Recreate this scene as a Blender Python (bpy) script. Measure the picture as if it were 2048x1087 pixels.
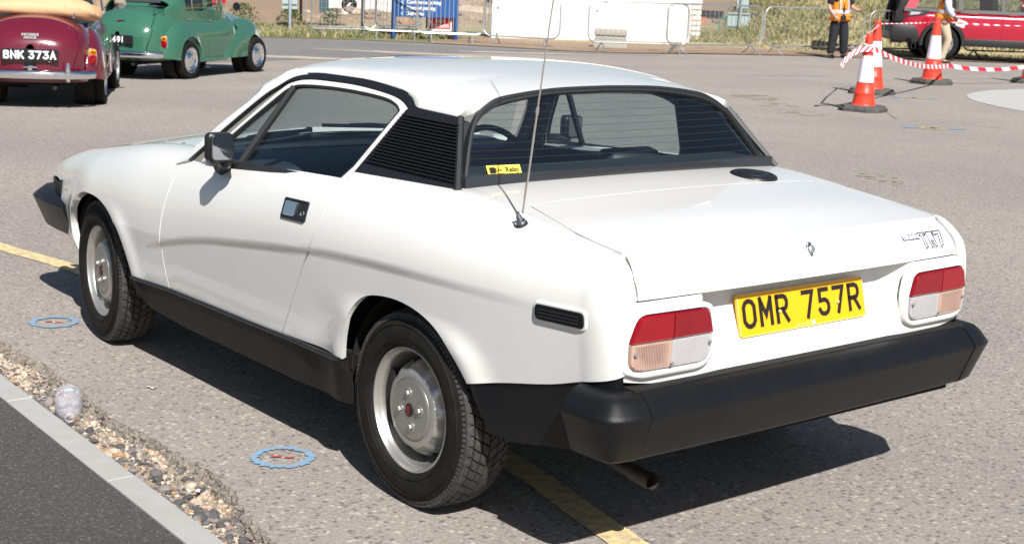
import bpy, bmesh, math, random
import numpy as np
from mathutils import Vector, Matrix, Euler
from mathutils.geometry import delaunay_2d_cdt

for o in list(bpy.data.objects): bpy.data.objects.remove(o)
scene = bpy.context.scene
COL = scene.collection
rnd = random.Random(7)

# ------------------------------------------------------------------ camera
CAM_POS = Vector((-3.18839567, 3.01598672, 1.50559629))
yaw, pitch, roll = -0.685037677, -0.204184763, 0.0423173655
fw = Vector((math.cos(yaw)*math.cos(pitch), math.sin(yaw)*math.cos(pitch), math.sin(pitch)))
ri = Vector((math.sin(yaw), -math.cos(yaw), 0)); up = ri.cross(fw)
r2 = math.cos(roll)*ri + math.sin(roll)*up; u2 = -math.sin(roll)*ri + math.cos(roll)*up
cd = bpy.data.cameras.new('camera'); cam = bpy.data.objects.new('camera', cd); COL.objects.link(cam)
cam.matrix_world = Matrix(((r2.x, u2.x, -fw.x, CAM_POS.x), (r2.y, u2.y, -fw.y, CAM_POS.y), (r2.z, u2.z, -fw.z, CAM_POS.z), (0, 0, 0, 1)))
cd.sensor_width = 36.0; cd.lens = 2845.01518*36/2048
cd.clip_start = .05; cd.clip_end = 3000
cd.dof.use_dof = True; cd.dof.focus_distance = 5.0; cd.dof.aperture_fstop = 10
scene.camera = cam
# ------------------------------------------------------------------ sky and sun
SUN = Vector((-.97, .40, 1.0)).normalized()
world = bpy.data.worlds.new('World'); scene.world = world; world.use_nodes = True
wn = world.node_tree.nodes; wl = world.node_tree.links
sky = wn.new('ShaderNodeTexSky'); sky.sky_type = 'NISHITA'; sky.sun_disc = False
sky.sun_elevation = math.asin(SUN.z); sky.sun_rotation = math.atan2(SUN.x, SUN.y)
sky.air_density = 1.0; sky.dust_density = 1.2; sky.ozone_density = 1.0
bg = wn['Background']; bg.inputs['Strength'].default_value = .05
wl.new(sky.outputs[0], bg.inputs[0])
sl = bpy.data.lights.new('sun', 'SUN'); sl.energy = 5.0; sl.angle = math.radians(.53); sl.color = (1, .972, .93)
so = bpy.data.objects.new('sun', sl); COL.objects.link(so); so.rotation_euler = SUN.to_track_quat('Z', 'Y').to_euler()
so.location = (0, 0, 20)
vs = scene.view_settings; vs.view_transform = 'Standard'; vs.look = 'None'; vs.gamma = 1; vs.exposure = .56; vs.use_curve_mapping = False

# ------------------------------------------------------------------ materials
def mat(name, rgb, rough=.5, metal=0, coat=0, var=.05, scale=30, bump=0, bscale=200, spec=.5, trans=0, emis=None, alpha=1, ior=1.45, rvar=0, dust=None):
    m = bpy.data.materials.new(name); m.use_nodes = True
    n = m.node_tree.nodes; l = m.node_tree.links; p = n['Principled BSDF']
    p.inputs['Roughness'].default_value = rough; p.inputs['Metallic'].default_value = metal
    p.inputs['Coat Weight'].default_value = coat; p.inputs['Coat Roughness'].default_value = .03
    p.inputs['Specular IOR Level'].default_value = spec; p.inputs['Transmission Weight'].default_value = trans
    p.inputs['IOR'].default_value = ior
    tc = n.new('ShaderNodeTexCoord')
    nz = n.new('ShaderNodeTexNoise'); nz.inputs['Scale'].default_value = scale; nz.inputs['Detail'].default_value = 5
    l.new(tc.outputs['Object'], nz.inputs['Vector'])
    mx = n.new('ShaderNodeMix'); mx.data_type = 'RGBA'
    mx.inputs[6].default_value = tuple(c*(1-var) for c in rgb)+(1,); mx.inputs[7].default_value = tuple(min(1, c*(1+var)) for c in rgb)+(1,)
    l.new(nz.outputs[0], mx.inputs[0]); out = mx.outputs[2]
    if dust:
        n3 = n.new('ShaderNodeTexNoise'); n3.inputs['Scale'].default_value = dust[2]; n3.inputs['Detail'].default_value = 8; n3.inputs['Roughness'].default_value = .7
        l.new(tc.outputs['Object'], n3.inputs['Vector'])
        cr = n.new('ShaderNodeValToRGB'); cr.color_ramp.elements[0].position = dust[3] if len(dust) > 3 else .45; cr.color_ramp.elements[1].position = dust[4] if len(dust) > 3 else .75
        cr.color_ramp.elements[1].color = (dust[1],)*3+(1,); cr.color_ramp.elements[0].color = (0, 0, 0, 1)
        l.new(n3.outputs[0], cr.inputs[0])
        m2 = n.new('ShaderNodeMix'); m2.data_type = 'RGBA'; l.new(cr.outputs[0], m2.inputs[0]); l.new(out, m2.inputs[6]); m2.inputs[7].default_value = dust[0]+(1,)
        out = m2.outputs[2]
    l.new(out, p.inputs['Base Color'])
    if rvar:
        mr = n.new('ShaderNodeMapRange'); mr.inputs[3].default_value = max(0, rough-rvar); mr.inputs[4].default_value = rough+rvar
        l.new(nz.outputs[0], mr.inputs[0]); l.new(mr.outputs[0], p.inputs['Roughness'])
    if bump:
        nb = n.new('ShaderNodeTexNoise'); nb.inputs['Scale'].default_value = bscale; nb.inputs['Detail'].default_value = 3
        l.new(tc.outputs['Object'], nb.inputs['Vector'])
        b = n.new('ShaderNodeBump'); b.inputs['Strength'].default_value = bump; b.inputs['Distance'].default_value = .002
        l.new(nb.outputs[0], b.inputs['Height']); l.new(b.outputs[0], p.inputs['Normal'])
    if emis: p.inputs['Emission Color'].default_value = emis+(1,); p.inputs['Emission Strength'].default_value = 1
    return m
def glassmat(name, tint, rough=.0, base=.10):
    m = bpy.data.materials.new(name); m.use_nodes = True
    n = m.node_tree.nodes; l = m.node_tree.links; n.remove(n['Principled BSDF'])
    t = n.new('ShaderNodeBsdfTransparent'); g = n.new('ShaderNodeBsdfGlossy'); g.inputs['Roughness'].default_value = rough
    tc = n.new('ShaderNodeTexCoord'); nz = n.new('ShaderNodeTexNoise'); nz.inputs['Scale'].default_value = 6
    l.new(tc.outputs['Object'], nz.inputs['Vector'])
    mc = n.new('ShaderNodeMix'); mc.data_type = 'RGBA'; mc.inputs[6].default_value = tuple(c*.97 for c in tint)+(1,); mc.inputs[7].default_value = tint+(1,)
    l.new(nz.outputs[0], mc.inputs[0]); l.new(mc.outputs[2], t.inputs[0])
    f = n.new('ShaderNodeLayerWeight'); f.inputs[0].default_value = .5
    pw = n.new('ShaderNodeMath'); pw.operation = 'POWER'; pw.inputs[1].default_value = 4.2; l.new(f.outputs['Facing'], pw.inputs[0])
    mr = n.new('ShaderNodeMapRange'); mr.inputs[3].default_value = base; mr.inputs[4].default_value = 1; l.new(pw.outputs[0], mr.inputs[0])
    mx = n.new('ShaderNodeMixShader'); l.new(mr.outputs[0], mx.inputs[0]); l.new(t.outputs[0], mx.inputs[1]); l.new(g.outputs[0], mx.inputs[2])
    l.new(mx.outputs[0], n['Material Output'].inputs[0])
    return m
M = {}
M['white'] = mat('white_paint', (.735, .73, .705), .22, coat=.8, var=.012, scale=8)
M['black_rubber'] = mat('black_bumper_rubber', (.0065, .007, .0085), .38, var=.25, scale=14, bump=.25, bscale=900, rvar=.06, spec=.30, dust=((.018, .0175, .017), .15, 9))
M['black_satin'] = mat('black_satin', (.012, .013, .016), .38, var=.2, bump=.1, bscale=700)
M['black_trim'] = mat('black_trim', (.02, .021, .024), .45, var=.2, bump=.1, bscale=600)
M['sill'] = mat('dark_sill_paint', (.010, .0088, .0078), .5, var=.2, spec=.22, dust=((.03, .026, .022), .45, 12))
M['dark'] = mat('dark_underside', (.012, .011, .010), .9, var=.3)
M['tyre'] = mat('tyre_rubber', (.010, .0098, .0095), .75, var=.25, spec=.2, scale=60, bump=.2, bscale=400, dust=((.04, .036, .032), .35, 16))
M['tread'] = mat('tread_rubber', (.035, .033, .031), .75, var=.25, scale=80, bump=.3, bscale=500, dust=((.12, .11, .10), .6, 30))
M['silver'] = mat('silver_wheel_paint', (.48, .47, .44), .34, metal=.75, var=.08, scale=25, rvar=.05)
M['silver2'] = mat('silver_hub_paint', (.36, .35, .335), .38, metal=.7, var=.08, scale=25, rvar=.05)
M['chrome'] = mat('chrome', (.82, .83, .85), .06, metal=1, var=.02)
M['mirror_dimmed'] = mat('mirror_with_dimmed_reflection', (.34, .36, .38), .05, metal=1, var=.02)  # plain mirror, colour darkened to imitate a dark reflection
M['steel'] = mat('galvanised_steel', (.56, .57, .58), .38, metal=.85, var=.12, scale=40)
M['glass_side'] = glassmat('tinted_side_glass', (.80, .88, .88))
M['glass_rear'] = glassmat('tinted_rear_glass', (.84, .93, .92), base=.17)
M['shoulder_shade'] = mat('body_paint_greyed_for_shade', (.20, .20, .175), .5, var=.1)  # body-coloured door-frame shoulder, its shade put into the grey
M['interior'] = mat('dark_blue_interior_trim', (.020, .025, .030), .62, var=.15, bump=.2, bscale=300)
M['seat'] = mat('seat_vinyl', (.022, .032, .036), .48, var=.15, bump=.15, bscale=200)
M['red_lens'] = mat('red_lens', (.25, .003, .010), .12, coat=.4, var=.2, scale=25)
M['red_lens2'] = mat('dark_red_lens', (.20, .003, .009), .10, coat=.4, var=.2, scale=25)
M['clear_lens'] = mat('clear_ribbed_lens', (.42, .41, .42), .12, coat=.5, var=.08)
M['amber_lens'] = mat('faded_amber_lens', (.44, .30, .245), .14, coat=.5, var=.25, scale=18)
M['amber'] = mat('amber_lens_bright', (.85, .30, .02), .12, coat=.5, var=.1)
M['plate_y'] = mat('yellow_plate', (.80, .415, .008), .30, var=.03, coat=.2)
M['plate_edge'] = mat('plate_edge', (.70, .50, .16), .4, var=.1)
M['ink'] = mat('black_ink', (.020, .014, .012), .4, var=.1)
M['decal'] = mat('blue_black_decal', (.03, .035, .09), .4, var=.1)
M['white_ink'] = mat('white_ink', (.78, .78, .78), .5, var=.03)
M['sticker'] = mat('yellow_sticker', (.86, .74, .10), .4, var=.04)
M['exhaust'] = mat('rusty_exhaust', (.10, .088, .078), .5, metal=.6, var=.4, scale=30, dust=((.08, .05, .032), .5, 20))
M['wire'] = mat('heater_wire', (.06, .045, .035), .6)

# ------------------------------------------------------------------ mesh helpers
class MB:
    def __init__(s): s.v = []; s.f = []
    def add(s, v, f):
        b = len(s.v); s.v += [tuple(p) for p in v]; s.f += [tuple(b+i for i in q) for q in f]
    def box(s, c, d, rot=None, ch=0):
        x, y, z = d[0]/2, d[1]/2, d[2]/2
        V = [Vector((i*x, j*y, k*z)) for k in (-1, 1) for j in (-1, 1) for i in (-1, 1)]
        if rot is not None:
            R = rot if isinstance(rot, Matrix) else Euler(rot).to_matrix()
            V = [R @ p for p in V]
        c = Vector(c)
        s.add([p+c for p in V], [(0, 2, 3, 1), (4, 5, 7, 6), (0, 1, 5, 4), (2, 6, 7, 3), (0, 4, 6, 2), (1, 3, 7, 5)])
    def rbox(s, c, d, r, rot=None, seg=3, axis=2):
        """box with rounded corners round one axis, edges of the caps bevelled"""
        a, b = [i for i in range(3) if i != axis]
        out = []
        for (sx, sy, a0) in ((1, 1, 0), (-1, 1, 90), (-1, -1, 180), (1, -1, 270)):
            for k in range(seg+1):
                t = math.radians(a0+90*k/seg)
                out.append((sx*(d[a]/2-r)+r*math.cos(t), sy*(d[b]/2-r)+r*math.sin(t)))
        bev = min(r*.5, d[axis]*.25); V = []; F = []; n = len(out)
        R = None
        if rot is not None: R = rot if isinstance(rot, Matrix) else Euler(rot).to_matrix()
        for h, sc in ((-d[axis]/2, 1), (-d[axis]/2+bev, 0), (d[axis]/2-bev, 0), (d[axis]/2, 1)):
            for (p, q) in out:
                pp = p-math.copysign(bev, p)*sc; qq = q-math.copysign(bev, q)*sc
                w = [0, 0, 0]; w[a] = pp; w[b] = qq; w[axis] = h; w = Vector(w)
                if R is not None: w = R @ w
                V.append(w+Vector(c))
        for L in range(3):
            for i in range(n):
                j = (i+1) % n; F.append((L*n+i, L*n+j, (L+1)*n+j, (L+1)*n+i))
        F.append(tuple(range(n-1, -1, -1))); F.append(tuple(range(3*n, 4*n)))
        s.add(V, F)
    def tube(s, path, r, n=8, cap=True, closed=False):
        P = [Vector(p) for p in path]; m = len(P); rings = []
        R = r if isinstance(r, (list, tuple)) else [r]*m
        up0 = None; V = []
        for i in range(m):
            if closed: t = P[(i+1) % m]-P[i-1]
            else: t = P[min(i+1, m-1)]-P[max(i-1, 0)]
            t.normalize()
            if up0 is None:
                up0 = Vector((0, 0, 1)) if abs(t.z) < .9 else Vector((1, 0, 0))
            a = t.cross(up0)
            if a.length < 1e-6: a = t.orthogonal()
            a.normalize(); b = a.cross(t); up0 = b
            for k in range(n):
                w = 2*math.pi*k/n; V.append(P[i]+R[i]*(math.cos(w)*a+math.sin(w)*b))
        F = []
        for i in range(m if closed else m-1):
            for k in range(n):
                F.append((i*n+k, i*n+(k+1) % n, ((i+1) % m)*n+(k+1) % n, ((i+1) % m)*n+k))
        if cap and not closed: F.append(tuple(range(n-1, -1, -1))); F.append(tuple((m-1)*n+k for k in range(n)))
        s.add(V, F)
    def lathe(s, prof, n=32, axis='z', c=(0, 0, 0), rot=None, closed=False):
        V = []; F = []; m = len(prof)
        R = None
        if rot is not None: R = rot if isinstance(rot, Matrix) else Euler(rot).to_matrix()
        for k in range(n):
            w = 2*math.pi*k/n
            for (r, h) in prof:
                if axis == 'z': p = Vector((r*math.cos(w), r*math.sin(w), h))
                elif axis == 'y': p = Vector((r*math.cos(w), h, r*math.sin(w)))
                else: p = Vector((h, r*math.cos(w), r*math.sin(w)))
                if R is not None: p = R @ p
                V.append(p+Vector(c))
        for k in range(n):
            j = (k+1) % n
            for i in range(m if closed else m-1):
                F.append((k*m+i, j*m+i, j*m+(i+1) % m, k*m+(i+1) % m))
        s.add(V, F)
    def prism(s, pts, fn, d0, d1):
        """2-D outline pts; fn(p, d) -> 3-D"""
        n = len(pts); V = [fn(p, d0) for p in pts]+[fn(p, d1) for p in pts]
        F = [(i, (i+1) % n, n+(i+1) % n, n+i) for i in range(n)]
        F += [tuple(range(n-1, -1, -1)), tuple(range(n, 2*n))]
        s.add(V, F)
    def build(s, name, m, parent=None, smooth=True, angle=35, bevel=0, loc=None, recalc=True):
        me = bpy.data.meshes.new(name); me.from_pydata(s.v, [], s.f)
        return link(name, me, m, parent, smooth, angle, bevel, loc, recalc)
def link(name, me, m, parent=None, smooth=True, angle=35, bevel=0, loc=None, recalc=True):
    if recalc or bevel:
        bm = bmesh.new(); bm.from_mesh(me)
        if bevel: bmesh.ops.bevel(bm, geom=[e for e in bm.edges if len(e.link_faces) == 2 and e.calc_face_angle(0) > .5], offset=bevel, segments=2, affect='EDGES', profile=.5)
        bmesh.ops.recalc_face_normals(bm, faces=bm.faces); bm.to_mesh(me); bm.free()
    if smooth:
        me.polygons.foreach_set('use_smooth', [True]*len(me.polygons))
        if angle: me.set_sharp_from_angle(angle=math.radians(angle))
    me.materials.append(M[m] if isinstance(m, str) else m)
    o = bpy.data.objects.new(name, me); COL.objects.link(o)
    if parent: o.parent = parent
    if loc is not None: o.location = loc
    return o
def tag(o, label=None, cat=None, group=None, kind=None):
    if label: o['label'] = label
    if cat: o['category'] = cat
    if group: o['group'] = group
    if kind: o['kind'] = kind
    return o
def thing(name, label, cat, loc=(0, 0, 0), rz=0, group=None, scale=1):
    o = bpy.data.objects.new(name, None); COL.objects.link(o); o.location = loc; o.rotation_euler = (0, 0, rz); o.scale = (scale,)*3
    return tag(o, label, cat, group)
def copy_tree(o, parent=None):
    c = o.copy(); COL.objects.link(c)
    if parent: c.parent = parent
    for ch in list(o.children): copy_tree(ch, c)
    return c
def text_mesh(s, size, extrude=.0005, align='CENTER', offset=0, shear=0, sx=1):
    cu = bpy.data.curves.new('t', 'FONT'); cu.body = s; cu.size = size; cu.extrude = extrude; cu.align_x = align; cu.align_y = 'CENTER'
    cu.offset = offset; cu.shear = shear; cu.resolution_u = 3
    ob = bpy.data.objects.new('t', cu); COL.objects.link(ob)
    bpy.context.view_layer.update()
    me = bpy.data.meshes.new_from_object(ob.evaluated_get(bpy.context.evaluated_depsgraph_get()))
    bpy.data.objects.remove(ob); bpy.data.curves.remove(cu)
    if sx != 1:
        for v in me.vertices: v.co.x *= sx
    return me
def text_obj(name, s, size, m, parent, mtx, **kw):
    me = text_mesh(s, size, **kw); me.transform(mtx)
    return link(name, me, m, parent, smooth=False, recalc=False)
def frame(o, x, y, z=None):
    """matrix whose local X,Y run along x,y"""
    x = Vector(x).normalized(); y = Vector(y); y = (y-x*y.dot(x)).normalized(); z = x.cross(y)
    return Matrix(((x.x, y.x, z.x, o[0]), (x.y, y.y, z.y, o[1]), (x.z, y.z, z.z, o[2]), (0, 0, 0, 1)))
def stroke(pl, w, closed=False):
    """mitred outline quads of a polyline"""
    P = [Vector(p) for p in pl]; n = len(P); L = []; Rr = []
    for i in range(n):
        a = P[i]-P[i-1] if (i > 0 or closed) else None
        b = P[(i+1) % n]-P[i] if (i < n-1 or closed) else None
        if a is None: a = b
        if b is None: b = a
        a = a.normalized(); b = b.normalized(); na = Vector((-a.y, a.x)); nb = Vector((-b.y, b.x))
        m = (na+nb); m = m.normalized() if m.length > 1e-6 else na
        k = w/2/max(.45, m.dot(na)); L.append(P[i]+m*k); Rr.append(P[i]-m*k)
    return L, Rr
G_ = {'O': [[(0, .22), (.12, .06), (.28, 0), (.42, 0), (.58, .06), (.7, .22), (.7, .78), (.58, .94), (.42, 1), (.28, 1), (.12, .94), (0, .78), 'c']],
 'M': [[(0, 0), (0, 1)], [(0, 1), (.35, .35), (.7, 1)], [(.7, 1), (.7, 0)]],
 'R': [[(0, 0), (0, 1)], [(0, 1), (.45, 1), (.62, .93), (.68, .8), (.68, .65), (.6, .52), (.45, .46), (0, .46)], [(.36, .46), (.7, 0)]],
 '7': [[(0, 1), (.68, 1), (.26, 0)]],
 '5': [[(.64, 1), (.08, 1), (.08, .56), (.42, .58), (.6, .5), (.68, .36), (.68, .2), (.58, .06), (.42, 0), (.26, 0), (.12, .05), (.02, .18)]],
 'B': [[(0, 0), (0, 1)], [(0, 1), (.45, 1), (.62, .92), (.64, .72), (.5, .54), (0, .54)], [(.4, .54), (.6, .46), (.68, .3), (.64, .1), (.48, 0), (0, 0)]],
 'N': [[(0, 0), (0, 1), (.7, 0), (.7, 1)]],
 'K': [[(0, 0), (0, 1)], [(.68, 1), (.08, .42)], [(.22, .56), (.72, 0)]],
 '3': [[(.04, 1), (.64, 1), (.34, .58), (.52, .55), (.66, .42), (.68, .25), (.58, .07), (.4, 0), (.22, .02), (.04, .14)]],
 'A': [[(0, 0), (.36, 1), (.72, 0)], [(.14, .3), (.58, .3)]],
 '4': [[(.72, .25), (0, .25), (.5, 1), (.5, 0)]],
 '9': [[(.62, .6), (.5, .46), (.3, .42), (.1, .52), (.02, .7), (.08, .9), (.28, 1), (.46, .98), (.62, .84), (.66, .6), (.6, .3), (.45, .1), (.25, .0)]],
 '1': [[(.3, 0), (.3, 1)]], 'J': [[(.5, 1), (.5, .2), (.4, .05), (.25, 0), (.1, .05), (.02, .2)]]}
def plate_text(s, h, w, sw, gap, space, mtx, name, m, parent, d=.0012):
    """each character of a number plate as a mesh of its own, centred on the matrix origin"""
    wid = []; 
    for ch in s: wid.append(space if ch == ' ' else (w*.35 if ch == '1' else w))
    tot = sum(wid)+gap*(len(s)-1); x = -tot/2
    for ch, cw in zip(s, wid):
        if ch != ' ':
            b = MB()
            off = -.12 if ch == '1' else 0
            for pl in G_[ch]:
                cl = pl[-1] == 'c'; pp = pl[:-1] if cl else pl
                pts = [(x+sw/2+(p[0]+off)/.7*(w-sw), -h/2+sw/2*(1 if True else 0)+p[1]*(h-sw)) for p in pp]
                if not cl:   # square ends reach the full height
                    def ext(a, c):
                        v = Vector(a)-Vector(c); v.normalize(); return (a[0]+v.x*sw/2, a[1]+v.y*sw/2)
                    pts[0] = ext(pts[0], pts[1]); pts[-1] = ext(pts[-1], pts[-2])
                L, Rr = stroke(pts, sw, cl); n = len(L)
                for i in range(n if cl else n-1):
                    j = (i+1) % n; q = [L[i], L[j], Rr[j], Rr[i]]
                    b.prism(q, lambda p, dd: mtx @ Vector((p[0], p[1], dd)), .0002, d)
            b.build(name, m, parent, smooth=False)
        x += cw+gap
def densify(poly, st):
    out = []
    for i in range(len(poly)):
        a = np.array(poly[i], float); b = np.array(poly[(i+1) % len(poly)], float)
        k = max(1, int(np.ceil(np.max(np.abs(b-a)/np.array(st)))))
        for j in range(k): out.append(tuple(a+(b-a)*j/k))
    return out
def inpoly(P, poly):
    x, y = P[:, 0], P[:, 1]; ins = np.zeros(len(P), bool); n = len(poly)
    for i in range(n):
        x1, y1 = poly[i]; x2, y2 = poly[(i+1) % n]
        c = ((y1 > y) != (y2 > y)) & (x < (x2-x1)*(y-y1)/((y2-y1) if y2 != y1 else 1e-12)+x1); ins ^= c
    return ins
def smooth_poly(pts, k=4):
    """closed or open Catmull-Rom through pts (open)"""
    P = [np.array(p, float) for p in pts]; out = []
    for i in range(len(P)-1):
        p0 = P[max(i-1, 0)]; p1 = P[i]; p2 = P[i+1]; p3 = P[min(i+2, len(P)-1)]
        for j in range(k):
            t = j/k; out.append(tuple(.5*((2*p1)+(-p0+p2)*t+(2*p0-5*p1+4*p2-p3)*t*t+(-p0+3*p1-3*p2+p3)*t**3)))
    out.append(tuple(P[-1])); return out
def patch(poly, fn, step=(.03, .03), flange=.018, off=0, xtra=None):
    """triangulated patch of surface fn over a 2-D outline -> verts, faces, normals (outward by fn's own orientation towards +ref)"""
    B = densify(poly, step); n = len(B); Bn = np.array(B)
    a0, b0 = Bn.min(0); a1, b1 = Bn.max(0)
    A = np.arange(a0+step[0]*.5, a1, step[0]); Bq = np.arange(b0+step[1]*.5, b1, step[1])
    if xtra is not None: A = np.unique(np.concatenate([A, [q for q in xtra if a0 < q < a1]]))
    g = np.array([(p+(.25*step[0] if j % 2 else 0), q) for j, q in enumerate(Bq) for p in A])
    if len(g):
        g = g[inpoly(g, B)]
    if len(g):
        S = np.array(step); dm = np.full(len(g), 1e9)
        for i in range(n):
            p = Bn[i]/S; q = Bn[(i+1) % n]/S; e = q-p; w = g/S-p; t = np.clip((w @ e)/max(e @ e, 1e-12), 0, 1)
            dm = np.minimum(dm, np.hypot(*(w-t[:, None]*e).T))
        g = g[dm > .4]
    allp = [Vector((p[0]/step[0], p[1]/step[1])) for p in B]+[Vector((p[0]/step[0], p[1]/step[1])) for p in g]
    r = delaunay_2d_cdt(allp, [(i, (i+1) % n) for i in range(n)], [], 1, 1e-5)
    Q = np.array([(v.x*step[0], v.y*step[1]) for v in r[0]]); F = [tuple(f) for f in r[2]]
    P = fn(Q[:, 0], Q[:, 1]); e = 1e-4
    da = fn(Q[:, 0]+e, Q[:, 1])-fn(Q[:, 0]-e, Q[:, 1]); db = fn(Q[:, 0], Q[:, 1]+e)-fn(Q[:, 0], Q[:, 1]-e)
    N = np.cross(da, db); ln = np.linalg.norm(N, axis=1)[:, None]; N = N/np.maximum(ln, 1e-12)
    return Q, P, N, F, r[1]
def panel(name, polys, m, parent, side=1, step=(.03, .03), flange=.016, off=0, out=(0, 0, .35), outdir=None):
    """polys: list of (outline, fn). side=-1 mirrors across the car. custom normals from the surface itself"""
    V = []; F = []; NN = []
    for it in polys:
        poly, fn = it[0], it[1]; st = it[2] if len(it) > 2 else step
        Q, P, N, Fs, edges = patch(poly, fn, st)
        ref = P-np.array([np.clip(P[:, 0].mean(), -.4, 2.4), 0, out[2]]) if outdir is None else np.tile(np.array(outdir, float), (len(P), 1))
        if (N*ref).sum() < 0: N = -N
        P = P+N*off
        b = len(V); V += P.tolist(); NN += N.tolist()
        cnt = {}
        for f in Fs:
            p = [P[i] for i in f]; fnm = np.cross(p[1]-p[0], p[2]-p[0])
            if fnm @ N[f[0]] < 0: f = f[::-1]
            F.append(tuple(b+i for i in f))
            for i in range(3):
                e = (f[i], f[(i+1) % 3]); cnt[e] = cnt.get(e, 0)+1
        bd = [e for e in cnt if (e[1], e[0]) not in cnt]
        if flange:
            for (i, j) in bd:
                t = P[j]-P[i]; en = np.cross(t, N[i]); L = np.linalg.norm(en)
                if L < 1e-9: continue
                en = en/L; k = len(V)
                V += [P[i].tolist(), P[j].tolist(), (P[j]-N[j]*flange).tolist(), (P[i]-N[i]*flange).tolist()]; NN += [en.tolist()]*4
                F.append((k+3, k+2, k+1, k)[::-1] if False else (k+1, k, k+3, k+2))
    V = np.array(V); NN = np.array(NN)
    if side < 0:
        V[:, 1] *= -1; NN[:, 1] *= -1; F = [f[::-1] for f in F]
    me = bpy.data.meshes.new(name); me.from_pydata(V.tolist(), [], F)
    me.polygons.foreach_set('use_smooth', [True]*len(me.polygons))
    me.normals_split_custom_set_from_vertices(NN.tolist())
    me.materials.append(M[m]); o = bpy.data.objects.new(name, me); COL.objects.link(o); o.parent = parent
    return o
# ================================================================== surface functions of the coupe
def pchip(xs, ys):
    xs=np.array(xs,float); ys=np.array(ys,float); h=np.diff(xs); d=np.diff(ys)/h
    m=np.zeros(len(xs)); m[0]=d[0]; m[-1]=d[-1]
    for i in range(1,len(xs)-1):
        if d[i-1]*d[i]>0:
            w1=2*h[i]+h[i-1]; w2=h[i]+2*h[i-1]
            m[i]=(w1+w2)/(w1/d[i-1]+w2/d[i])
    def f(x):
        x=np.clip(np.asarray(x,float),xs[0],xs[-1]); i=np.clip(np.searchsorted(xs,x)-1,0,len(xs)-2)
        t=(x-xs[i])/h[i]
        return ys[i]*(1+2*t)*(1-t)**2+m[i]*h[i]*t*(1-t)**2+ys[i+1]*t*t*(3-2*t)+m[i+1]*h[i]*t*t*(t-1)
    return f
def sstep(a,b,x):
    t=np.clip((np.asarray(x,float)-a)/(b-a),0,1); return t*t*(3-2*t)
XC=-.69                      # where the flank starts to turn into the tail
W_ =pchip([-.86,-.69,-.4,0,.5,1,1.6,2.16,2.5,2.75,3.0],[.738,.754,.79,.823,.839,.841,.841,.822,.765,.722,.665])
ZW_=pchip([-.86,-.3,.5,1.0,1.5,2.2,3.0],[.70,.70,.67,.615,.55,.53,.46])
ZT_=pchip([-.86,-.72,-.4,-.05,.4,1.35,1.76,2.2,2.57,2.83,3.0,3.08],[.84,.853,.89,.923,.927,.868,.840,.780,.720,.660,.605,.57])
YT_=pchip([-.86,-.4,0,.4,.9,1.4,1.8,2.4,3.0],[.655,.64,.625,.64,.645,.66,.66,.63,.59])
SWX=[-.62,-.33,0,.33,.6,.81,1.04,1.28,1.475,1.59,1.8]
SWZ=[.72,.715,.71,.697,.669,.644,.615,.576,.532,.503,.45]
SW_=pchip(SWX,SWZ)
def side_raw(x,v):
    """v in [0,.5]: z .18..zw   v in [.5,1]: superellipse up to deck edge"""
    x=np.asarray(x,float); v=np.asarray(v,float)
    W,zw,zt,yt=W_(x),ZW_(x),ZT_(x),YT_(x)
    lo=np.clip(v/.5,0,1); zl=.18+(zw-.18)*lo
    tl=1-lo; yl=W-.062*tl**1.15
    th=np.clip((v-.5)*np.pi,0,np.pi/2)
    n=2.25
    c=np.maximum(np.cos(th),0)**(2/n); s=np.maximum(np.sin(th),0)**(2/n)
    yu=yt+(W-yt)*c; zu=zw+(zt-zw)*s
    up=v>=.5
    return np.where(up,yu,yl),np.where(up,zu,zl)
ARCH=((0.0,.285,.325,.335),(2.10,.30,.345,.345))
def disp(x,z):
    """swage undercut and the wheel-arch flares"""
    sw=SW_(x); d=sw-z
    fade=(.35+.65*sstep(-.45,.15,x))*sstep(-.66,-.40,x)*(1-sstep(1.40,1.72,x))
    out=-.0095*sstep(-.002,.030,d)*fade
    r=np.hypot(x-.0,(z-.285)); 
    out=out+.016*np.exp(-((r-.34)/.05)**2)*sstep(.60,.50,z)-.0035*np.exp(-((r-.47)/.06)**2)*sstep(.58,.45,z)*sstep(.2,.3,x)
    r2=np.hypot(x-2.10,(z-.29)); 
    out=out+.012*np.exp(-((r2-.37)/.05)**2)*sstep(.62,.5,z)
    return out
def XT(z):                    # tail profile x(z)
    z=np.asarray(z,float)
    return -.795+.012*sstep(.62,.78,z)*1.0+.075*np.clip((z-.745)/.108,0,1)**2.4+.02*np.clip((.62-z)/.15,0,1)**2
def body(s,v):
    """s>=XC: s is x along the flank.  XC-1<=s<XC: corner then tail, s runs to XC-1 at y=0"""
    s=np.asarray(s,float); v=np.asarray(v,float)
    x=np.maximum(s,XC); y,z=side_raw(x,v); y=y+disp(x,z)
    k=np.clip((XC-s),0,1)                # 0..1
    xt=np.minimum(XT(z),XC-.002)
    r=.05*(1-.92*sstep(.72,1.0,v))
    ph=np.clip(k/.12,0,1)*np.pi/2
    xc=XC-(XC-xt)*np.sin(ph); yc=y-r*(1-np.cos(ph))
    q=np.clip((k-.12)/.88,0,1)
    yy=np.where(k>.12,(y-r)*(1-q),yc); xx=np.where(k>0,xc,x)
    xx=xx-.008*np.where(k>.12,1-(1-q)**2,0)
    xx=xx+.05*sstep(.44,.36,np.abs(yy))*sstep(.60,.73,z)*(z<.7485)*(k>.12)
    return np.stack([xx,yy,z],-1)
def deck(x,y):                # rear deck and bonnet height
    zt,yt=ZT_(x),YT_(x); q=np.clip(np.abs(y)/yt,0,1)
    crown=np.where(np.asarray(x)<.8,.012*sstep(-.80,-.5,x),.045*sstep(3.0,2.3,x))
    return zt+crown*(1-q*q)
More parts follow.
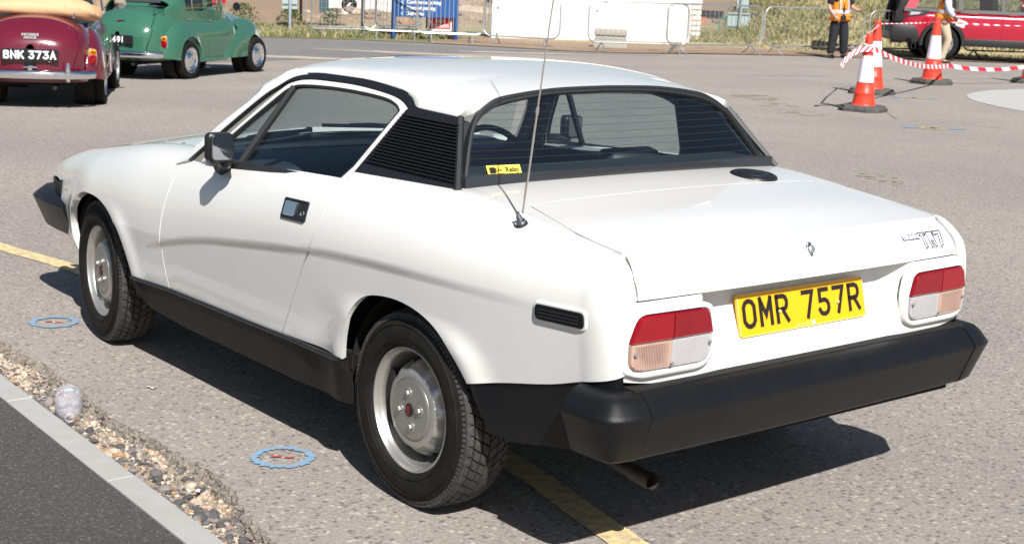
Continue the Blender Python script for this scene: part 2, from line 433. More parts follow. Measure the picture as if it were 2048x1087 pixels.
# greenhouse
YB_=pchip([-.1,.0,.4,.9,1.2,1.45],[.655,.667,.706,.724,.722,.706])
KG=.64
def glass_y(x,z): return YB_(x)-KG*(np.asarray(z)-.92)
ZR_=pchip([.0,.08,.20,.275,.30,.33,.38,.47,.62,.81,.914,1.0,1.066,1.131,1.26,1.39],[1.092,1.100,1.105,1.108,1.122,1.140,1.153,1.162,1.170,1.170,1.164,1.148,1.112,1.07,.952,.834])
ZC_=pchip([-.1,.02,.1,.3,.6,.9,1.13,1.158,1.20,1.26,1.33,1.42],[1.13,1.163,1.184,1.211,1.229,1.222,1.192,1.165,1.085,1.025,.962,.880])
def roof(x,y):
    zr=np.minimum(ZR_(x),1.17); yr=glass_y(x,zr); q=np.clip(np.abs(y)/yr,0,1); n=2.5
    return zr+(ZC_(x)-zr)*(1-q**n)**(1/n)
def rwin_x(y,z): return -.07+.63*(np.asarray(z)-.936)+.10*np.asarray(y)**2
# ================================================================== the white wedge coupe
car = thing('sports_coupe', 'white wedge-shaped sports coupe with black bumpers and yellow rear number plate', 'car')
def P3(fn): return lambda a, b: fn(a, b)
def deck3(x, y): return np.stack([x, y, deck(x, y)], -1)
def glass3(x, z): return np.stack([x, glass_y(x, z), z], -1)
def roof3(x, y): return np.stack([x, y, roof(x, y)], -1)
def rwin3(y, z): return np.stack([rwin_x(y, z), y, z], -1)
GAP = .0034
# --- outlines on the flank, (x, v) with v the height parameter of body()
REAR_ARCH = smooth_poly([(.304, .188), (.292, .235), (.274, .283), (.241, .351), (.189, .396), (.115, .414), (.015, .416), (-.081, .398), (-.165, .361), (-.236, .303), (-.284, .248)], 4)
FRONT_ARCH = smooth_poly([(2.420, .218), (2.444, .27), (2.453, .321), (2.439, .406), (2.390, .489), (2.335, .541), (2.235, .577), (2.143, .579), (2.036, .564), (1.921, .524), (1.825, .466), (1.780, .353), (1.752, .236)], 4)
SHUT_F = smooth_poly([(1.404, .835), (1.423, .737), (1.430, .677), (1.449, .584), (1.463, .514), (1.472, .471), (1.478, .373), (1.467, .238)], 4)
SHUT_R = smooth_poly([(.385, .830), (.381, .794), (.381, .749), (.392, .659), (.414, .574), (.446, .511), (.492, .460), (.573, .341), (.673, .195)], 4)
DOOR_BOT = [(1.467, .238), (1.1, .214), (.9, .203), (.673, .195)]
def sh(pl, d): return [(p[0]+d, p[1]) for p in pl]
side_names = ((1, 'left'), (-1, 'right'))
stq = (.02, .010)
for sd, _n in side_names:
    # front wing: shut line -> bottom -> arch -> nose end -> along the wing top
    nose = [(2.420, .218), (2.47, .228), (2.54, .25), (2.64, .275), (2.67, .36), (2.645, .45), (2.622, .52), (2.615, .60), (2.72, .648), (2.84, .683), (2.905, .70), (2.95, .75), (2.99, .83), (3.02, .92), (3.03, 1.0)]
    wing = sh(SHUT_F[::-1], GAP)[:1]+[(1.60, .235), (1.68, .234)]+FRONT_ARCH[::-1]+nose[1:]+[(2.4, 1.0), (1.9, 1.0), (1.47, 1.0), (1.43, .9)]+sh(SHUT_F, GAP)[:-1]
    panel('front_wing', [(wing, body)], 'white', car, sd, stq, flange=.028)
    belt = [(.385, .830), (.55, .825), (.8, .828), (1.05, .835), (1.25, .845), (1.404, .835)]
    door = sh(SHUT_R, GAP)+[(p[0], p[1]-.002) for p in DOOR_BOT[::-1]][1:-1]+sh(SHUT_F[::-1], -GAP)+belt[::-1][1:-1]
    dr = panel('door', [(door, body)], 'white', car, sd, stq, flange=.02)
    # rear quarter: flank, corner and the tail up to the lamp line
    bot = smooth_poly([(-.284, .248), (-.42, .280), (-.579, .313), (XC, .345), (XC-.12, .378)], 3)
    QTOP = [(-.5, 1.0), (-.2, 1.0), (.0, 1.0), (.2, .985), (.397, .91), (.387, .87)]+sh(SHUT_R, -GAP)[:-1]
    q1 = sh(SHUT_R[::-1], -GAP)[:1]+[(.45, .194), (.33, .1925)]+REAR_ARCH+bot[1:10]+[(XC, 1.0)]+QTOP
    qc = [bot[9]]+bot[10:]+[(XC-.125, .50), (XC-.170, .596), (XC-.152, .709), (XC-.150, .807), (XC-.150, .885), (XC-.13, .95), (XC-.04, 1.0), (XC, 1.0)]
    xt = np.linspace(XC-.13, XC, 14)
    q2 = [(-.085, .30), (-.085, .60), (-.05, .66), (-.06, .625), (-.2, .636), (-.4, .641), (-.55, .648), (-.655, .652), (-.69, .655), (-.70, .650), (-.66, .6505), (-.508, .6465), (-.40, .628), (-.276, .600), (-.2745, .3)]
    ytq = lambda x: float(YT_(x))
    q2 = [(-.05, 0), (-.05, ytq(-.05)), (-.2, ytq(-.2)), (-.4, ytq(-.4)), (-.535, ytq(-.535)), (-.505, .636), (-.42, .617), (-.276, .590), (-.270, .50), (-.268, 0)]
    rq = panel('rear_quarter', [(q1, body), (qc, body, (.01, .02)), (q2, deck3, (.03, .03))], 'white', car, sd, stq, flange=.016)
    # tail below the lid
    tp = [(XC-.12, .385), (XC-.5, .390), (XC-1, .392), (XC-1, .60), (XC-.6, .598), (XC-.17, .594), (XC-.125, .50)]
    vt = lambda z: None
    # black lower rear side and sill
    lv = [(-.286, .245)]+[(p[0], p[1]-.004) for p in bot[1:]]+[(XC-.13, .30), (XC-.06, .17), (-.6, .15), (-.42, .12), (-.36, .13), (-.315, .19)]
    panel('lower_valance', [(lv, body)], 'black_rubber', car, sd, stq, flange=.02, off=-.006)
    sill = [(1.75, .231), (1.467, .232), (1.1, .209), (.9, .198), (.673, .190), (.312, .186), (.30, .12), (.285, .05), (.6, .045), (1.0, .05), (1.4, .06), (1.64, .09), (1.72, .15)]
    panel('sill', [(sill, body)], 'sill', car, sd, (.03, .02), flange=.03, off=.004)
    lip = MB(); L = []
    for p in ((1.745, .230), (1.467, .231), (1.1, .208), (.9, .197), (.673, .189), (.315, .186)):
        w = body(np.array([p[0]]), np.array([p[1]]))[0]; L.append((w[0], sd*(w[1]+.006), w[2]))
    lip.tube(L, .007, 6); lip.build('sill_lip', 'black_satin', car)
    # ---------------- greenhouse side
    FO = smooth_poly([(1.275, .838), (1.186, .944), (1.027, 1.099), (.969, 1.132), (.881, 1.147), (.74, 1.151), (.599, 1.150), (.441, 1.139), (.362, 1.126), (.312, 1.106)], 4)+[(.392, .918), (.436, .871)]
    FI = smooth_poly([(1.245, .848), (1.170, .937), (1.026, 1.073), (.972, 1.113), (.904, 1.127), (.742, 1.134), (.583, 1.133), (.443, 1.126), (.375, 1.113), (.343, 1.097)], 4)+[(.414, .927), (.452, .879)]
    ring = FO+FI[::-1]
    panel('window_frame', [(ring, glass3, (.02, .02))], 'white', dr, sd, flange=.02, off=.002, outdir=(0, 1, .64))
    def inset(pl, c, k): return [(c[0]+(p[0]-c[0])*k, c[1]+(p[1]-c[1])*k) for p in pl]
    gl = inset(FI, (.75, .99), 1.008)
    panel('side_window', [(gl, glass3, (.06, .06))], 'glass_side', dr, sd, flange=0, off=-.010, outdir=(0, 1, .64))
    # rubber round the inside of the frame
    b = MB(); pth = [(p[0], sd*(glass_y(p[0], p[1])-.004), p[1]) for p in inset(FI, (.75, .99), .992)]
    b.tube([tuple(map(float, p)) for p in pth], .007, 6); b.build('window_seal', 'black_trim', dr)
    b = MB(); pth = [(x, sd*(glass_y(x, z)+.003), z) for x, z in ((1.235, .852), (1.14, .855), (1.02, .860), (.8, .868), (.45, .881))]
    b.tube([tuple(map(float, p)) for p in pth], .012, 6); b.build('waist_seal', 'black_trim', dr)
    b = MB(); pth = [(x, sd*(glass_y(x, z)-.002), z) for x, z in ((1.022, .86), (1.0, .95), (.975, 1.04), (.955, 1.118))]
    b.tube([tuple(map(float, p)) for p in pth], .013, 6); b.build('quarter_light_bar', 'black_trim', dr)
    # black drip rail
    RT = smooth_poly([(1.389, .834), (1.26, .952), (1.131, 1.07), (1.066, 1.112), (.997, 1.149), (.914, 1.166), (.811, 1.172), (.621, 1.172), (.47, 1.164), (.377, 1.154), (.313, 1.135), (.282, 1.112)], 4)
    RB = smooth_poly([(1.36, .836), (1.235, .950), (1.105, 1.068), (1.045, 1.108), (.985, 1.137), (.905, 1.149), (.811, 1.154), (.621, 1.153), (.47, 1.144), (.39, 1.134), (.335, 1.120), (.307, 1.104)], 4)
    RTd = [(p[0]-.013*float(sstep(.80, 1.05, p[0])), p[1]-.005*float(sstep(.80, 1.05, p[0]))) for p in RT]
    panel('drip_rail', [(RTd+RB[::-1], glass3, (.02, .02))], 'black_satin', car, sd, flange=.022, off=.004, outdir=(0, 1, .64))
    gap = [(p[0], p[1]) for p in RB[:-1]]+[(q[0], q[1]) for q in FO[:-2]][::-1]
    panel('door_frame_shoulder', [(gap, glass3, (.02, .02))], 'shoulder_shade', car, sd, flange=.0, off=-.009, outdir=(0, 1, .64))  # body-coloured shoulder between rail and frame, shade painted as grey
    # louvred panel behind the door
    LP = [(.397, .912), (.316, 1.104), (.284, 1.113), (.082, 1.103), (-.055, .921)]
    panel('louvre_panel', [(LP, glass3, (.05, .05))], 'black_satin', car, sd, flange=.02, off=.004, outdir=(0, 1, .64))
    lp = COL.objects[-1]
    lp = [o for o in car.children if o.name.startswith('louvre_panel')][-1]
    ns = 17
    for k in range(ns):
        t = (k+.5)/ns; zc = .938+t*(1.088-.938)
        z0 = lambda t_: None
        xr = -.043+(zc-.938)*(.070+.032)/(1.088-.938); xf = .367-(zc-.938)*(.383-.326)/(1.088-.938)
        # slat: slanted blade, bottom edge proud
        b = MB(); ny, nz_ = .842, .539
        def pt(x, dz, o): 
            z = zc+dz+.011*(x-.15)/.4; return (x, sd*(float(glass_y(x, z))+o*ny), z+o*nz_)
        n_ = 6; V = []; F = []
        for i in range(n_+1):
            x = xr+(xf-xr)*i/n_
            V += [pt(x, .0034, .004), pt(x, -.0012, .0145), pt(x, -.0036, .0130), pt(x, .0, .003)]
        for i in range(n_):
            for j in range(4): F.append((i*4+j, i*4+(j+1) % 4, i*4+4+(j+1) % 4, i*4+4+j))
        F += [(0, 1, 2, 3), (n_*4+3, n_*4+2, n_*4+1, n_*4)]
        b.add(V, F); b.build('slat', 'black_satin', lp, smooth=False)
    b = MB()   # rear edge strip beside the rear window
    b.tube([(-.058, sd*.664, .921), (.012, sd*.611, 1.012), (.081, sd*.559, 1.105)], .011, 6); b.build('louvre_edge', 'black_trim', lp)
    # pillar between windscreen and door
    pil = RT[:24]; scr = smooth_poly([(1.504, .806), (1.426, .859), (1.326, .922), (1.236, .977), (1.151, 1.032), (1.10, 1.078), (1.05, 1.118)], 4)
    scr = smooth_poly([(1.455, .806), (1.395, .852), (1.308, .943), (1.208, 1.024), (1.133, 1.084), (1.072, 1.139), (1.035, 1.163), (.985, 1.176)], 4)
    panel('windscreen_pillar', [([(p[0]-.012, p[1]-.004) for p in RT[:21]]+scr[::-1], glass3, (.02, .02))], 'white', car, sd, flange=.03, off=.005, outdir=(.2, 1, .64))
    # door handle
    hb = []
    for (a, v) in ((.625, .682), (.481, .677), (.485, .591), (.621, .596)): hb.append(body(np.array([a]), np.array([v]))[0])
    hb = [Vector((p[0], sd*p[1], p[2])) for p in hb]
    cen = sum(hb, Vector())/4; ex = (hb[0]-hb[1]).normalized(); ez = (hb[0]-hb[3]).normalized(); ny = ex.cross(ez)
    if ny.y*sd < 0: ny = -ny
    MX = frame(cen, ex, ez); R3 = MX.to_3x3()
    zs = 1 if (R3 @ Vector((0, 0, 1))).dot(ny) > 0 else -1
    w = (hb[0]-hb[1]).length; h = (hb[0]-hb[3]).length
    b = MB(); out = []
    for (x0, y0, a0) in ((1, 1, 0), (-1, 1, 90), (-1, -1, 180), (1, -1, 270)):
        for k in range(4):
            t = math.radians(a0+30*k); out.append((x0*(w/2-.008)+.008*math.cos(t), y0*(h/2-.008)+.008*math.sin(t)))
    n_ = len(out); inn = [(p[0]*.88, p[1]*.84) for p in out]
    V = [MX @ Vector((p[0], p[1], zs*-.004)) for p in out]+[MX @ Vector((p[0], p[1], zs*.005)) for p in out]+[MX @ Vector((p[0], p[1], zs*.005)) for p in inn]+[MX @ Vector((p[0], p[1], zs*.0022)) for p in inn]
    F = []
    for L in range(3): F += [(L*n_+i, L*n_+(i+1) % n_, (L+1)*n_+(i+1) % n_, (L+1)*n_+i) for i in range(n_)]
    F.append(tuple(range(3*n_, 4*n_))); b.add(V, F); dh = b.build('door_handle', 'black_satin', dr)
    b = MB(); b.rbox(MX @ Vector((w*.19, h*.02, zs*.004)), (w*.46, h*.70, .007), .004, R3); b.build('handle_flap', 'chrome', dr)
    b = MB(); b.lathe([(0, .002), (.007, .002), (.009, 0), (.009, -.003)], 14, 'z', MX @ Vector((-w*.33, -h*.1, zs*.002)), R3); b.build('key_lock', 'steel', dr)
    # side vent marker on the rear quarter
    mb = [body(np.array([a]), np.array([v]))[0] for a, v in ((-.540, .520), (-.704, .524), (-.701, .479), (-.546, .470))]
    mb = [Vector((p[0], sd*p[1], p[2])) for p in mb]; cen = sum(mb, Vector())/4
    ex = ((mb[0]-mb[1])+(mb[3]-mb[2])).normalized(); ez = (mb[0]-mb[3]); MX = frame(cen, ex, ez); R3 = MX.to_3x3()
    nn = R3 @ Vector((0, 0, 1)); zs = 1 if nn.y*sd > 0 else -1; w = (mb[0]-mb[1]).length*.98; h = (mb[0]-mb[3]).length*.86
    b = MB(); b.rbox(MX @ Vector((0, 0, zs*.001)), (w+.012, h+.012, .008), .014, R3); b.build('vent_recess', 'white', rq)
    b = MB(); b.rbox(MX @ Vector((0, 0, zs*.004)), (w, h, .010), .012, R3, seg=4); vg = b.build('side_vent', 'black_rubber', rq)
    for k in (-1, 0, 1):
        b = MB(); b.box(MX @ Vector((-.004*zs*0, k*h*.22, zs*.0098)), (w*.80, .0035, .003), R3); b.build('vent_rib', 'black_trim', rq)
# --- tail panel (whole width)
vq = []
tail = [(XC-.122, .40), (XC-.122, .52), (XC-.16, .585), (XC-.5, .585), (XC-1, .585), (XC-1, .392), (XC-.5, .392)]
def tail_v(y, z):            # tail by (y, z)
    y = np.asarray(y, float); z = np.asarray(z, float)
    a = np.abs(y); x = XT(z)-.008*(1-np.clip(a/.70, 0, 1)**2)
    x = x+.012*np.clip((a-.64)/.06, 0, 1)**2
    x = x+.072*sstep(.45, .34, a)*sstep(.49, .735, z)*(z < .7485)
    return np.stack([x, y, z], -1)
tpoly = [(-.70, .555), (-.6, .540), (-.3, .530), (0, .528), (.3, .530), (.6, .540), (.70, .555), (.70, .66), (.685, .735), (.655, .7475), (-.655, .7475), (-.685, .735), (-.70, .66)]
tail_o = panel('tail_panel', [(tpoly, tail_v, (.03, .015))], 'white', car, 1, flange=.015, outdir=(-1, 0, .1))
b = MB(); b.box((-.735, 0, .7445), (.075, .90, .003)); b.build('lid_lip', 'white', car, smooth=False)
for yy in (-.145, .07):
    b = MB(); b.box((-.772, yy, .7505), (.02, .085, .004)); b.build('number_plate_light', 'dark', car, smooth=False)
# --- boot lid
def lid_top(x, y): return np.stack([x, y, deck(x, y)], -1)
def lid_back(y, z):
    y = np.asarray(y, float); z = np.asarray(z, float); a = np.abs(y)
    x = np.minimum(XT(z), XC-.002)-.008*(1-np.clip(a/.70, 0, 1)**2)+.012*np.clip((a-.60)/.06, 0, 1)**2*sstep(.75, .83, z)
    return np.stack([x, y, z], -1)
zl = .8525
lt = [(-.2725, 0), (-.2745, .55), (-.280, .586), (-.30, .590), (-.42, .6145), (-.505, .633), (-.60, .641), (-.66, .641), (-.70, .638), (-.7125, .632), (-.714, .30), (-.714, 0)]
lt = lt+[(p[0], -p[1]) for p in lt[::-1][1:-1]]
lb = [(.632, zl), (.640, .83), (.651, .80), (.6535, .752), (.30, .750), (0, .750)]
lb = lb+[(-p[0], p[1]) for p in lb[::-1][1:]]
lid = panel('boot_lid', [(lt, lid_top, (.03, .03)), (lb, lid_back, (.03, .012))], 'white', car, 1, flange=.014, out=(0, 0, -.2))
# lock on the lid
LM = frame((-.763, 0, .818), (0, -1, 0), (.40, 0, 1))
b = MB(); R3 = LM.to_3x3()
b.rbox(LM @ Vector((0, 0, .003)), (.016, .042, .005), .007, R3, seg=4); b.rbox(LM @ Vector((0, 0, .004)), (.028, .028, .006), .013, R3, seg=5); b.build('boot_lock', 'chrome', lid)
b = MB(); b.lathe([(0, .009), (.009, .0085), (.011, .007), (.011, .004)], 16, 'z', LM @ Vector((0, 0, .004)), R3); b.build('lock_barrel', 'steel', lid)
# badge lettering at the right of the lid
def on_lid(y, z):
    p = lid_back(np.array([y]), np.array([z]))[0]; q = lid_back(np.array([y]), np.array([z+.01]))[0]
    return p, q-p
p, dz = on_lid(-.452, .806)
TM = frame(p+np.array([-.001, 0, 0]), (0, -1, 0), dz)
b = MB(); b.box(TM @ Vector((0, .011, 0)), (.078, .019, .0016), TM.to_3x3()); b.build('badge_plate', 'decal', lid, smooth=False)
text_obj('badge_lettering', 'TRIUMPH', .0185, 'white_ink', lid, TM @ Matrix.Translation((0, .0105, .001)), extrude=.0003, offset=.0008, sx=.98)
p, dz = on_lid(-.548, .803); TM = frame(p+np.array([-.001, 0, 0]), (0, -1, 0), dz)
def outline_glyph(pts, x0, w, h, sx):
    b = MB(); q = [Vector((x0+px*w, (py-.5)*h)) for px, py in pts]; L, Rr = stroke(q, .0017, True); n = len(q)
    for i in range(n):
        j = (i+1) % n; b.prism([L[i], L[j], Rr[j], Rr[i]], lambda p_, d: TM @ Vector((p_[0], p_[1], d)), 0, .0012)
    for i in range(n):       # heavier top edges
        j = (i+1) % n
        if abs(q[i].y-q[j].y) < .002: b.box(TM @ Vector(((q[i].x+q[j].x)/2, q[i].y, .0008)), (abs(q[i].x-q[j].x), .0026, .0012), TM.to_3x3())
    b.build('badge_letter', 'decal', lid, smooth=False)
outline_glyph([(0, 1), (1, 1), (1, .78), (.84, .78), (.84, .88), (.68, .88), (.68, 0), (.36, 0), (.36, .88), (.2, .88), (.2, .78), (0, .78)], -.056, .033, .050, 1)
outline_glyph([(.1, 0), (.38, 0), (.38, .42), (.62, .42), (.62, 0), (.92, 0), (.92, .5), (.88, .55), (.92, .6), (.92, 1), (.1, 1)], -.019, .033, .050, 1)
outline_glyph([(0, 1), (1, 1), (1, .85), (.68, 0), (.30, 0), (.62, .80), (.25, .80), (.25, .72), (0, .72)], .017, .035, .050, 1)
# --- number plate
PM = frame((-.7555, 0, .660), (0, -1, 0), (.2527, 0, .9675))
b = MB(); b.rbox(PM @ Vector((0, 0, -.001)), (.524, .115, .008), .010, PM.to_3x3(), seg=4); npl = b.build('number_plate', 'plate_y', car)
b = MB(); out = []
R3 = PM.to_3x3()
for (x0, y0, w, h) in ((0, .0552, .512, .0035), (0, -.0552, .512, .0035), (-.2598, 0, .0035, .104), (.2598, 0, .0035, .104)):
    b.box(PM @ Vector((x0, y0, .0036)), (w, h, .003), R3)
b.build('plate_rim', 'plate_edge', npl, smooth=False)
plate_text('OMR 757R', .079, .053, .0125, .0125, .030, PM @ Matrix.Translation((0, .003, .0032)), 'plate_character', 'ink', npl)
for xx in (-.098, .145):
    b = MB(); b.lathe([(0, .006), (.004, .005), (.006, .002), (.006, 0)], 12, 'z', PM @ Vector((xx, -.004, .003)), R3); b.build('plate_screw', 'plate_edge', npl)
b = MB(); b.box(PM @ Vector((.035, -.047, .0032)), (.016, .009, .001), R3); b.build('plate_emblem', 'white_ink', npl, smooth=False)
b = MB()
for k in range(7): b.box(PM @ Vector((-.035+k*.0085, -.0475, .0032)), (.006, .005, .0006), R3)
b.build('maker_lettering', 'plate_edge', npl, smooth=False)
# --- tail lamps
for sd in (1, -1):
    def tl(y, z, d): return Vector((-.8005-d-.02*0+.012*max(0, (abs(y)-.62)/.06)**2*.5, sd*y, z))
    def rr(pts, r, seg=4):   # round corners of polygon
        o = []; n = len(pts)
        for i in range(n):
            p0, p1, p2 = Vector(pts[i-1]), Vector(pts[i]), Vector(pts[(i+1) % n]); rad = r[i]
            if rad == 0: o.append(tuple(p1)); continue
            a = (p0-p1).normalized()*rad; c = (p2-p1).normalized()*rad
            for k in range(seg+1):
                t = k/seg; o.append(tuple((p1+a)*(1-t)**2+p1*2*t*(1-t)+(p1+c)*t*t))
        return o
    bez = rr([(.404, .728), (.690, .732), (.706, .655), (.703, .578), (.665, .558), (.430, .556), (.402, .580), (.392, .655)], [.03, .025, 0, .0, .03, .03, 0, 0])
    inn = rr([(.430, .718), (.664, .721), (.690, .652), (.690, .592), (.660, .578), (.436, .576), (.413, .592), (.411, .652)], [.022, .022, 0, .016, .02, .02, .016, 0])
    lampo = tag(bpy.data.objects.new('tail_lamp', None)); COL.objects.link(lampo); lampo.parent = car
    # bezel: ring from body out to the lens
    b = MB(); n1 = len(bez)
    def rs(pl, n):
        L = [0]
        for i in range(len(pl)): L.append(L[-1]+(Vector(pl[(i+1) % len(pl)])-Vector(pl[i])).length)
        o = []
        for k in range(n):
            t = L[-1]*k/n; i = max(j for j in range(len(pl)) if L[j] <= t); f_ = (t-L[i])/max(1e-9, L[i+1]-L[i])
            o.append(tuple(Vector(pl[i]).lerp(Vector(pl[(i+1) % len(pl)]), f_)))
        return o
    n1 = 64; A = rs(bez, n1); Bq = rs(inn, n1)
    rings = [[tl(p[0], p[1], -.016) for p in A], [tl(.03*Bq[i][0]+.97*A[i][0], .03*Bq[i][1]+.97*A[i][1], .002) for i in range(n1)], [tl(.3*Bq[i][0]+.7*A[i][0], .3*Bq[i][1]+.7*A[i][1], .008) for i in range(n1)], [tl(.8*Bq[i][0]+.2*A[i][0], .8*Bq[i][1]+.2*A[i][1], .008) for i in range(n1)], [tl(p[0], p[1], -.004) for p in Bq]]
    V = [p for r_ in rings for p in r_]; F = [(L*n1+i, L*n1+(i+1) % n1, (L+1)*n1+(i+1) % n1, (L+1)*n1+i) for L in range(4) for i in range(n1)]
    b.add(V, F); b.build('lamp_surround', 'white', lampo, angle=60)
    red = rr([(.432, .716), (.662, .719), (.687, .6515), (.4135, .6515)], [.02, .02, 0, 0])
    b = MB(); c_ = (.55, .68)
    def lens(pl, d, nm, m, cc):
        n = len(pl); R_ = [[tl(p[0], p[1], -.006) for p in pl], [tl(p[0], p[1], d-.004) for p in pl], [tl(cc[0]+(p[0]-cc[0])*.965, cc[1]+(p[1]-cc[1])*.90, d) for p in pl]]
        V = [p for r_ in R_ for p in r_]; F = [(L*n+i, L*n+(i+1) % n, (L+1)*n+(i+1) % n, (L+1)*n+i) for L in range(2) for i in range(n)]+[tuple(2*n+i for i in range(n))]
        b = MB(); b.add(V, F); return b.build(nm, m, lampo, angle=30)
    ro = rr([(.556, .7177), (.662, .719), (.687, .6515), (.556, .6515)], [0, .02, 0, 0]); rin = rr([(.432, .716), (.5555, .7177), (.5555, .6515), (.4135, .6515)], [.02, 0, 0, 0])
    lens(ro, .016, 'red_lens', 'red_lens', (.62, .684)); lens(rin, .016, 'red_lens', 'red_lens2', (.49, .684))
    am = rr([(.554, .6505), (.687, .6505), (.687, .594), (.660, .581), (.554, .5795)], [0, 0, .012, .016, 0]); cl = rr([(.4135, .6505), (.5535, .6505), (.5535, .5795), (.437, .579), (.415, .594)], [0, 0, 0, .016, .012])
    lens(am, .011, 'amber_lens', 'amber_lens', (.62, .617)); lens(cl, .011, 'clear_lens', 'clear_lens', (.48, .617))
    for (nm, m, y0, y1) in (('amber_rib', 'amber_lens', .566, .676), ('clear_rib', 'clear_lens', .426, .546)):
        b = MB(); nr = 20
        for k in range(nr):
            y = y0+(y1-y0)*(k+.5)/nr; b.box(tl(y, .6155, .0112), (.0022, .0026, .058))
        o = b.build(nm, m, lampo, smooth=False); o['kind'] = 'stuff'
    for (y, z) in ((.676, .625), (.555, .590), (.424, .628)):
        b = MB(); b.lathe([(0, .005), (.004, .004), (.0055, 0)], 10, 'x', tl(y, z, .0145), Matrix.Rotation(math.pi, 3, 'Z')); b.build('lens_screw', 'steel', lampo)
# --- bumpers
def sweep(name, path, prof, m, parent, caps=True, taper=None, smooth=40, bevel=0):
    """profile (outward, z) swept along a plan path, mitred"""
    P = [Vector((p[0], p[1])) for p in path]; n = len(P); V = []; k = len(prof)
    for i in range(n):
        a = (P[i]-P[max(i-1, 0)]); c = (P[min(i+1, n-1)]-P[i])
        if i == 0: a = c
        if i == n-1: c = a
        a = a.normalized(); c = c.normalized(); na = Vector((a.y, -a.x)); nc = Vector((c.y, -c.x)); mm = (na+nc).normalized(); s = 1/max(.5, mm.dot(na))
        for (o, z) in prof: V.append((P[i].x+mm.x*o*s, P[i].y+mm.y*o*s, z))
    F = [(i*k+j, i*k+(j+1) % k, (i+1)*k+(j+1) % k, (i+1)*k+j) for i in range(n-1) for j in range(k)]
    if caps: F += [tuple(range(k)), tuple((n-1)*k+j for j in range(k-1, -1, -1))]
    b = MB(); b.add(V, F); return b.build(name, m, parent, angle=smooth, bevel=bevel)
prof = [(-.125, .536), (-.070, .538), (-.058, .536), (-.044, .530), (-.027, .517), (-.010, .496), (-.002, .487), (0, .480), (-.003, .472), (-.022, .425), (-.042, .372), (-.05, .364), (-.060, .361), (-.135, .361)]
mid = [(-.874, .668), (-.879, .45), (-.882, .2), (-.883, 0), (-.882, -.2), (-.879, -.45), (-.874, -.668)]
bump = sweep('rear_bumper', mid, prof, 'black_rubber', car)
for sd in (1, -1):
    cp = [(-.690, .803), (-.73, .8025), (-.77, .801), (-.805, .797), (-.832, .788), (-.850, .773), (-.861, .750), (-.868, .722), (-.872, .695), (-.8735, .672)]
    if sd < 0: cp = [(p[0], -p[1]) for p in cp[::-1]]
    pr2 = [(o*1.0+.003, z+.002) if 0 < i < 13 else (o, z) for i, (o, z) in enumerate(prof)]
    pr2 = [(-.10, .534), (-.062, .536), (-.047, .531)]+[(o+.002, z) for (o, z) in prof[3:12]]+[(-.058, .360), (-.09, .360)]
    sweep('bumper_end', cp, pr2, 'black_rubber', bump, smooth=50)
b = MB(); b.box((-.795, 0, .524), (.05, 1.36, .03)); b.build('bumper_seal', 'dark', bump, smooth=False)
b = MB(); b.box((-.79, -.18, .352), (.02, .95, .022)); b.build('bumper_bracket', 'dark', bump, smooth=False)
fp = [(2.55, -.772), (2.62, -.775), (2.75, -.772), (2.88, -.762), (2.95, -.745), (3.0, -.715), (3.03, -.675), (3.05, -.55), (3.065, -.3), (3.07, 0)]
fp = fp+[(p[0], -p[1]) for p in fp[::-1][1:]]
fpro = [(-.12, .528), (-.07, .528), (-.05, .524), (-.012, .495), (0, .482), (-.004, .472), (-.05, .36), (-.06, .352), (-.14, .352)]
sweep('front_bumper', fp, fpro, 'black_rubber', car)
# nose, between the bumper and the bonnet
def nose_fn(y, z):
    y = np.asarray(y, float); z = np.asarray(z, float); a = np.abs(y)
    return np.stack([3.03-.5*np.clip(a/.78, 0, 1)**6-.15*np.clip((z-.50)/.12, 0, 1)**3*0, y, z], -1)
panel('nose_panel', [([(-.74, .40), (.74, .40), (.70, .56), (.55, .585), (-.55, .585), (-.70, .56)], nose_fn, (.04, .04))], 'black_trim', car, 1, flange=0, outdir=(1, 0, 0))
for sd in (1, -1):
    b = MB()
    for k in range(5):
        z = .530+.010*k
        b.tube([(2.62, sd*.742, z), (2.74, sd*.722, z), (2.84, sd*.69, z)], .0035, 5)
    b.tube([(2.62, sd*.743, .53), (2.62, sd*.741, .59)], .006, 5)
    b.build('front_side_lamp', 'black_trim', car)
    b = MB(); b.prism([(2.60, .52), (2.82, .52), (2.84, .575), (2.60, .575)], lambda p, d: Vector((p[0], sd*(d-(p[0]-2.6)*.16-.03*0), p[1])), .66, .728); b.build('side_lamp_housing', 'dark', car, smooth=False)
# --- bonnet, roof, screens
def bon(x, y): return np.stack([x, y, deck(x, y)-.0], -1)
bp = [(1.56, .655), (1.8, .655), (2.2, .632), (2.6, .592), (3.055, .55), (3.055, -.55), (2.6, -.592), (2.2, -.632), (1.8, -.655), (1.56, -.655), (1.66, -.4), (1.69, 0), (1.66, .4)]
panel('bonnet', [(bp, bon, (.05, .05))], 'white', car, 1, flange=.02, outdir=(0, 0, 1))
b = MB(); b.box((1.56, 0, .835), (.26, 1.29, .03)); b.build('scuttle', 'black_trim', car, smooth=False)
rp = []
zr_ = lambda x: float(glass_y(x, min(float(ZR_(x)), 1.17)))
for x in list(np.linspace(.088, .27, 7))+list(np.linspace(.285, .42, 10))+list(np.linspace(.46, 1.10, 19))+list(np.linspace(1.12, 1.40, 12)): rp.append((x, .9993*zr_(x)))
back = []
redge = smooth_poly([(.072, .533), (.077, .505), (.081, .468), (.089, .406), (.093, .219), (.091, 0)], 4)
front = [(1.405, float(glass_y(1.405, ZR_(1.405)))-.045), (1.33, float(glass_y(1.33, ZR_(1.33)))-.05), (1.25, float(glass_y(1.25, ZR_(1.25)))-.052), (1.18, float(glass_y(1.18, ZR_(1.18)))-.062), (1.155, .52), (1.15, .45), (1.152, .3), (1.158, 0)]
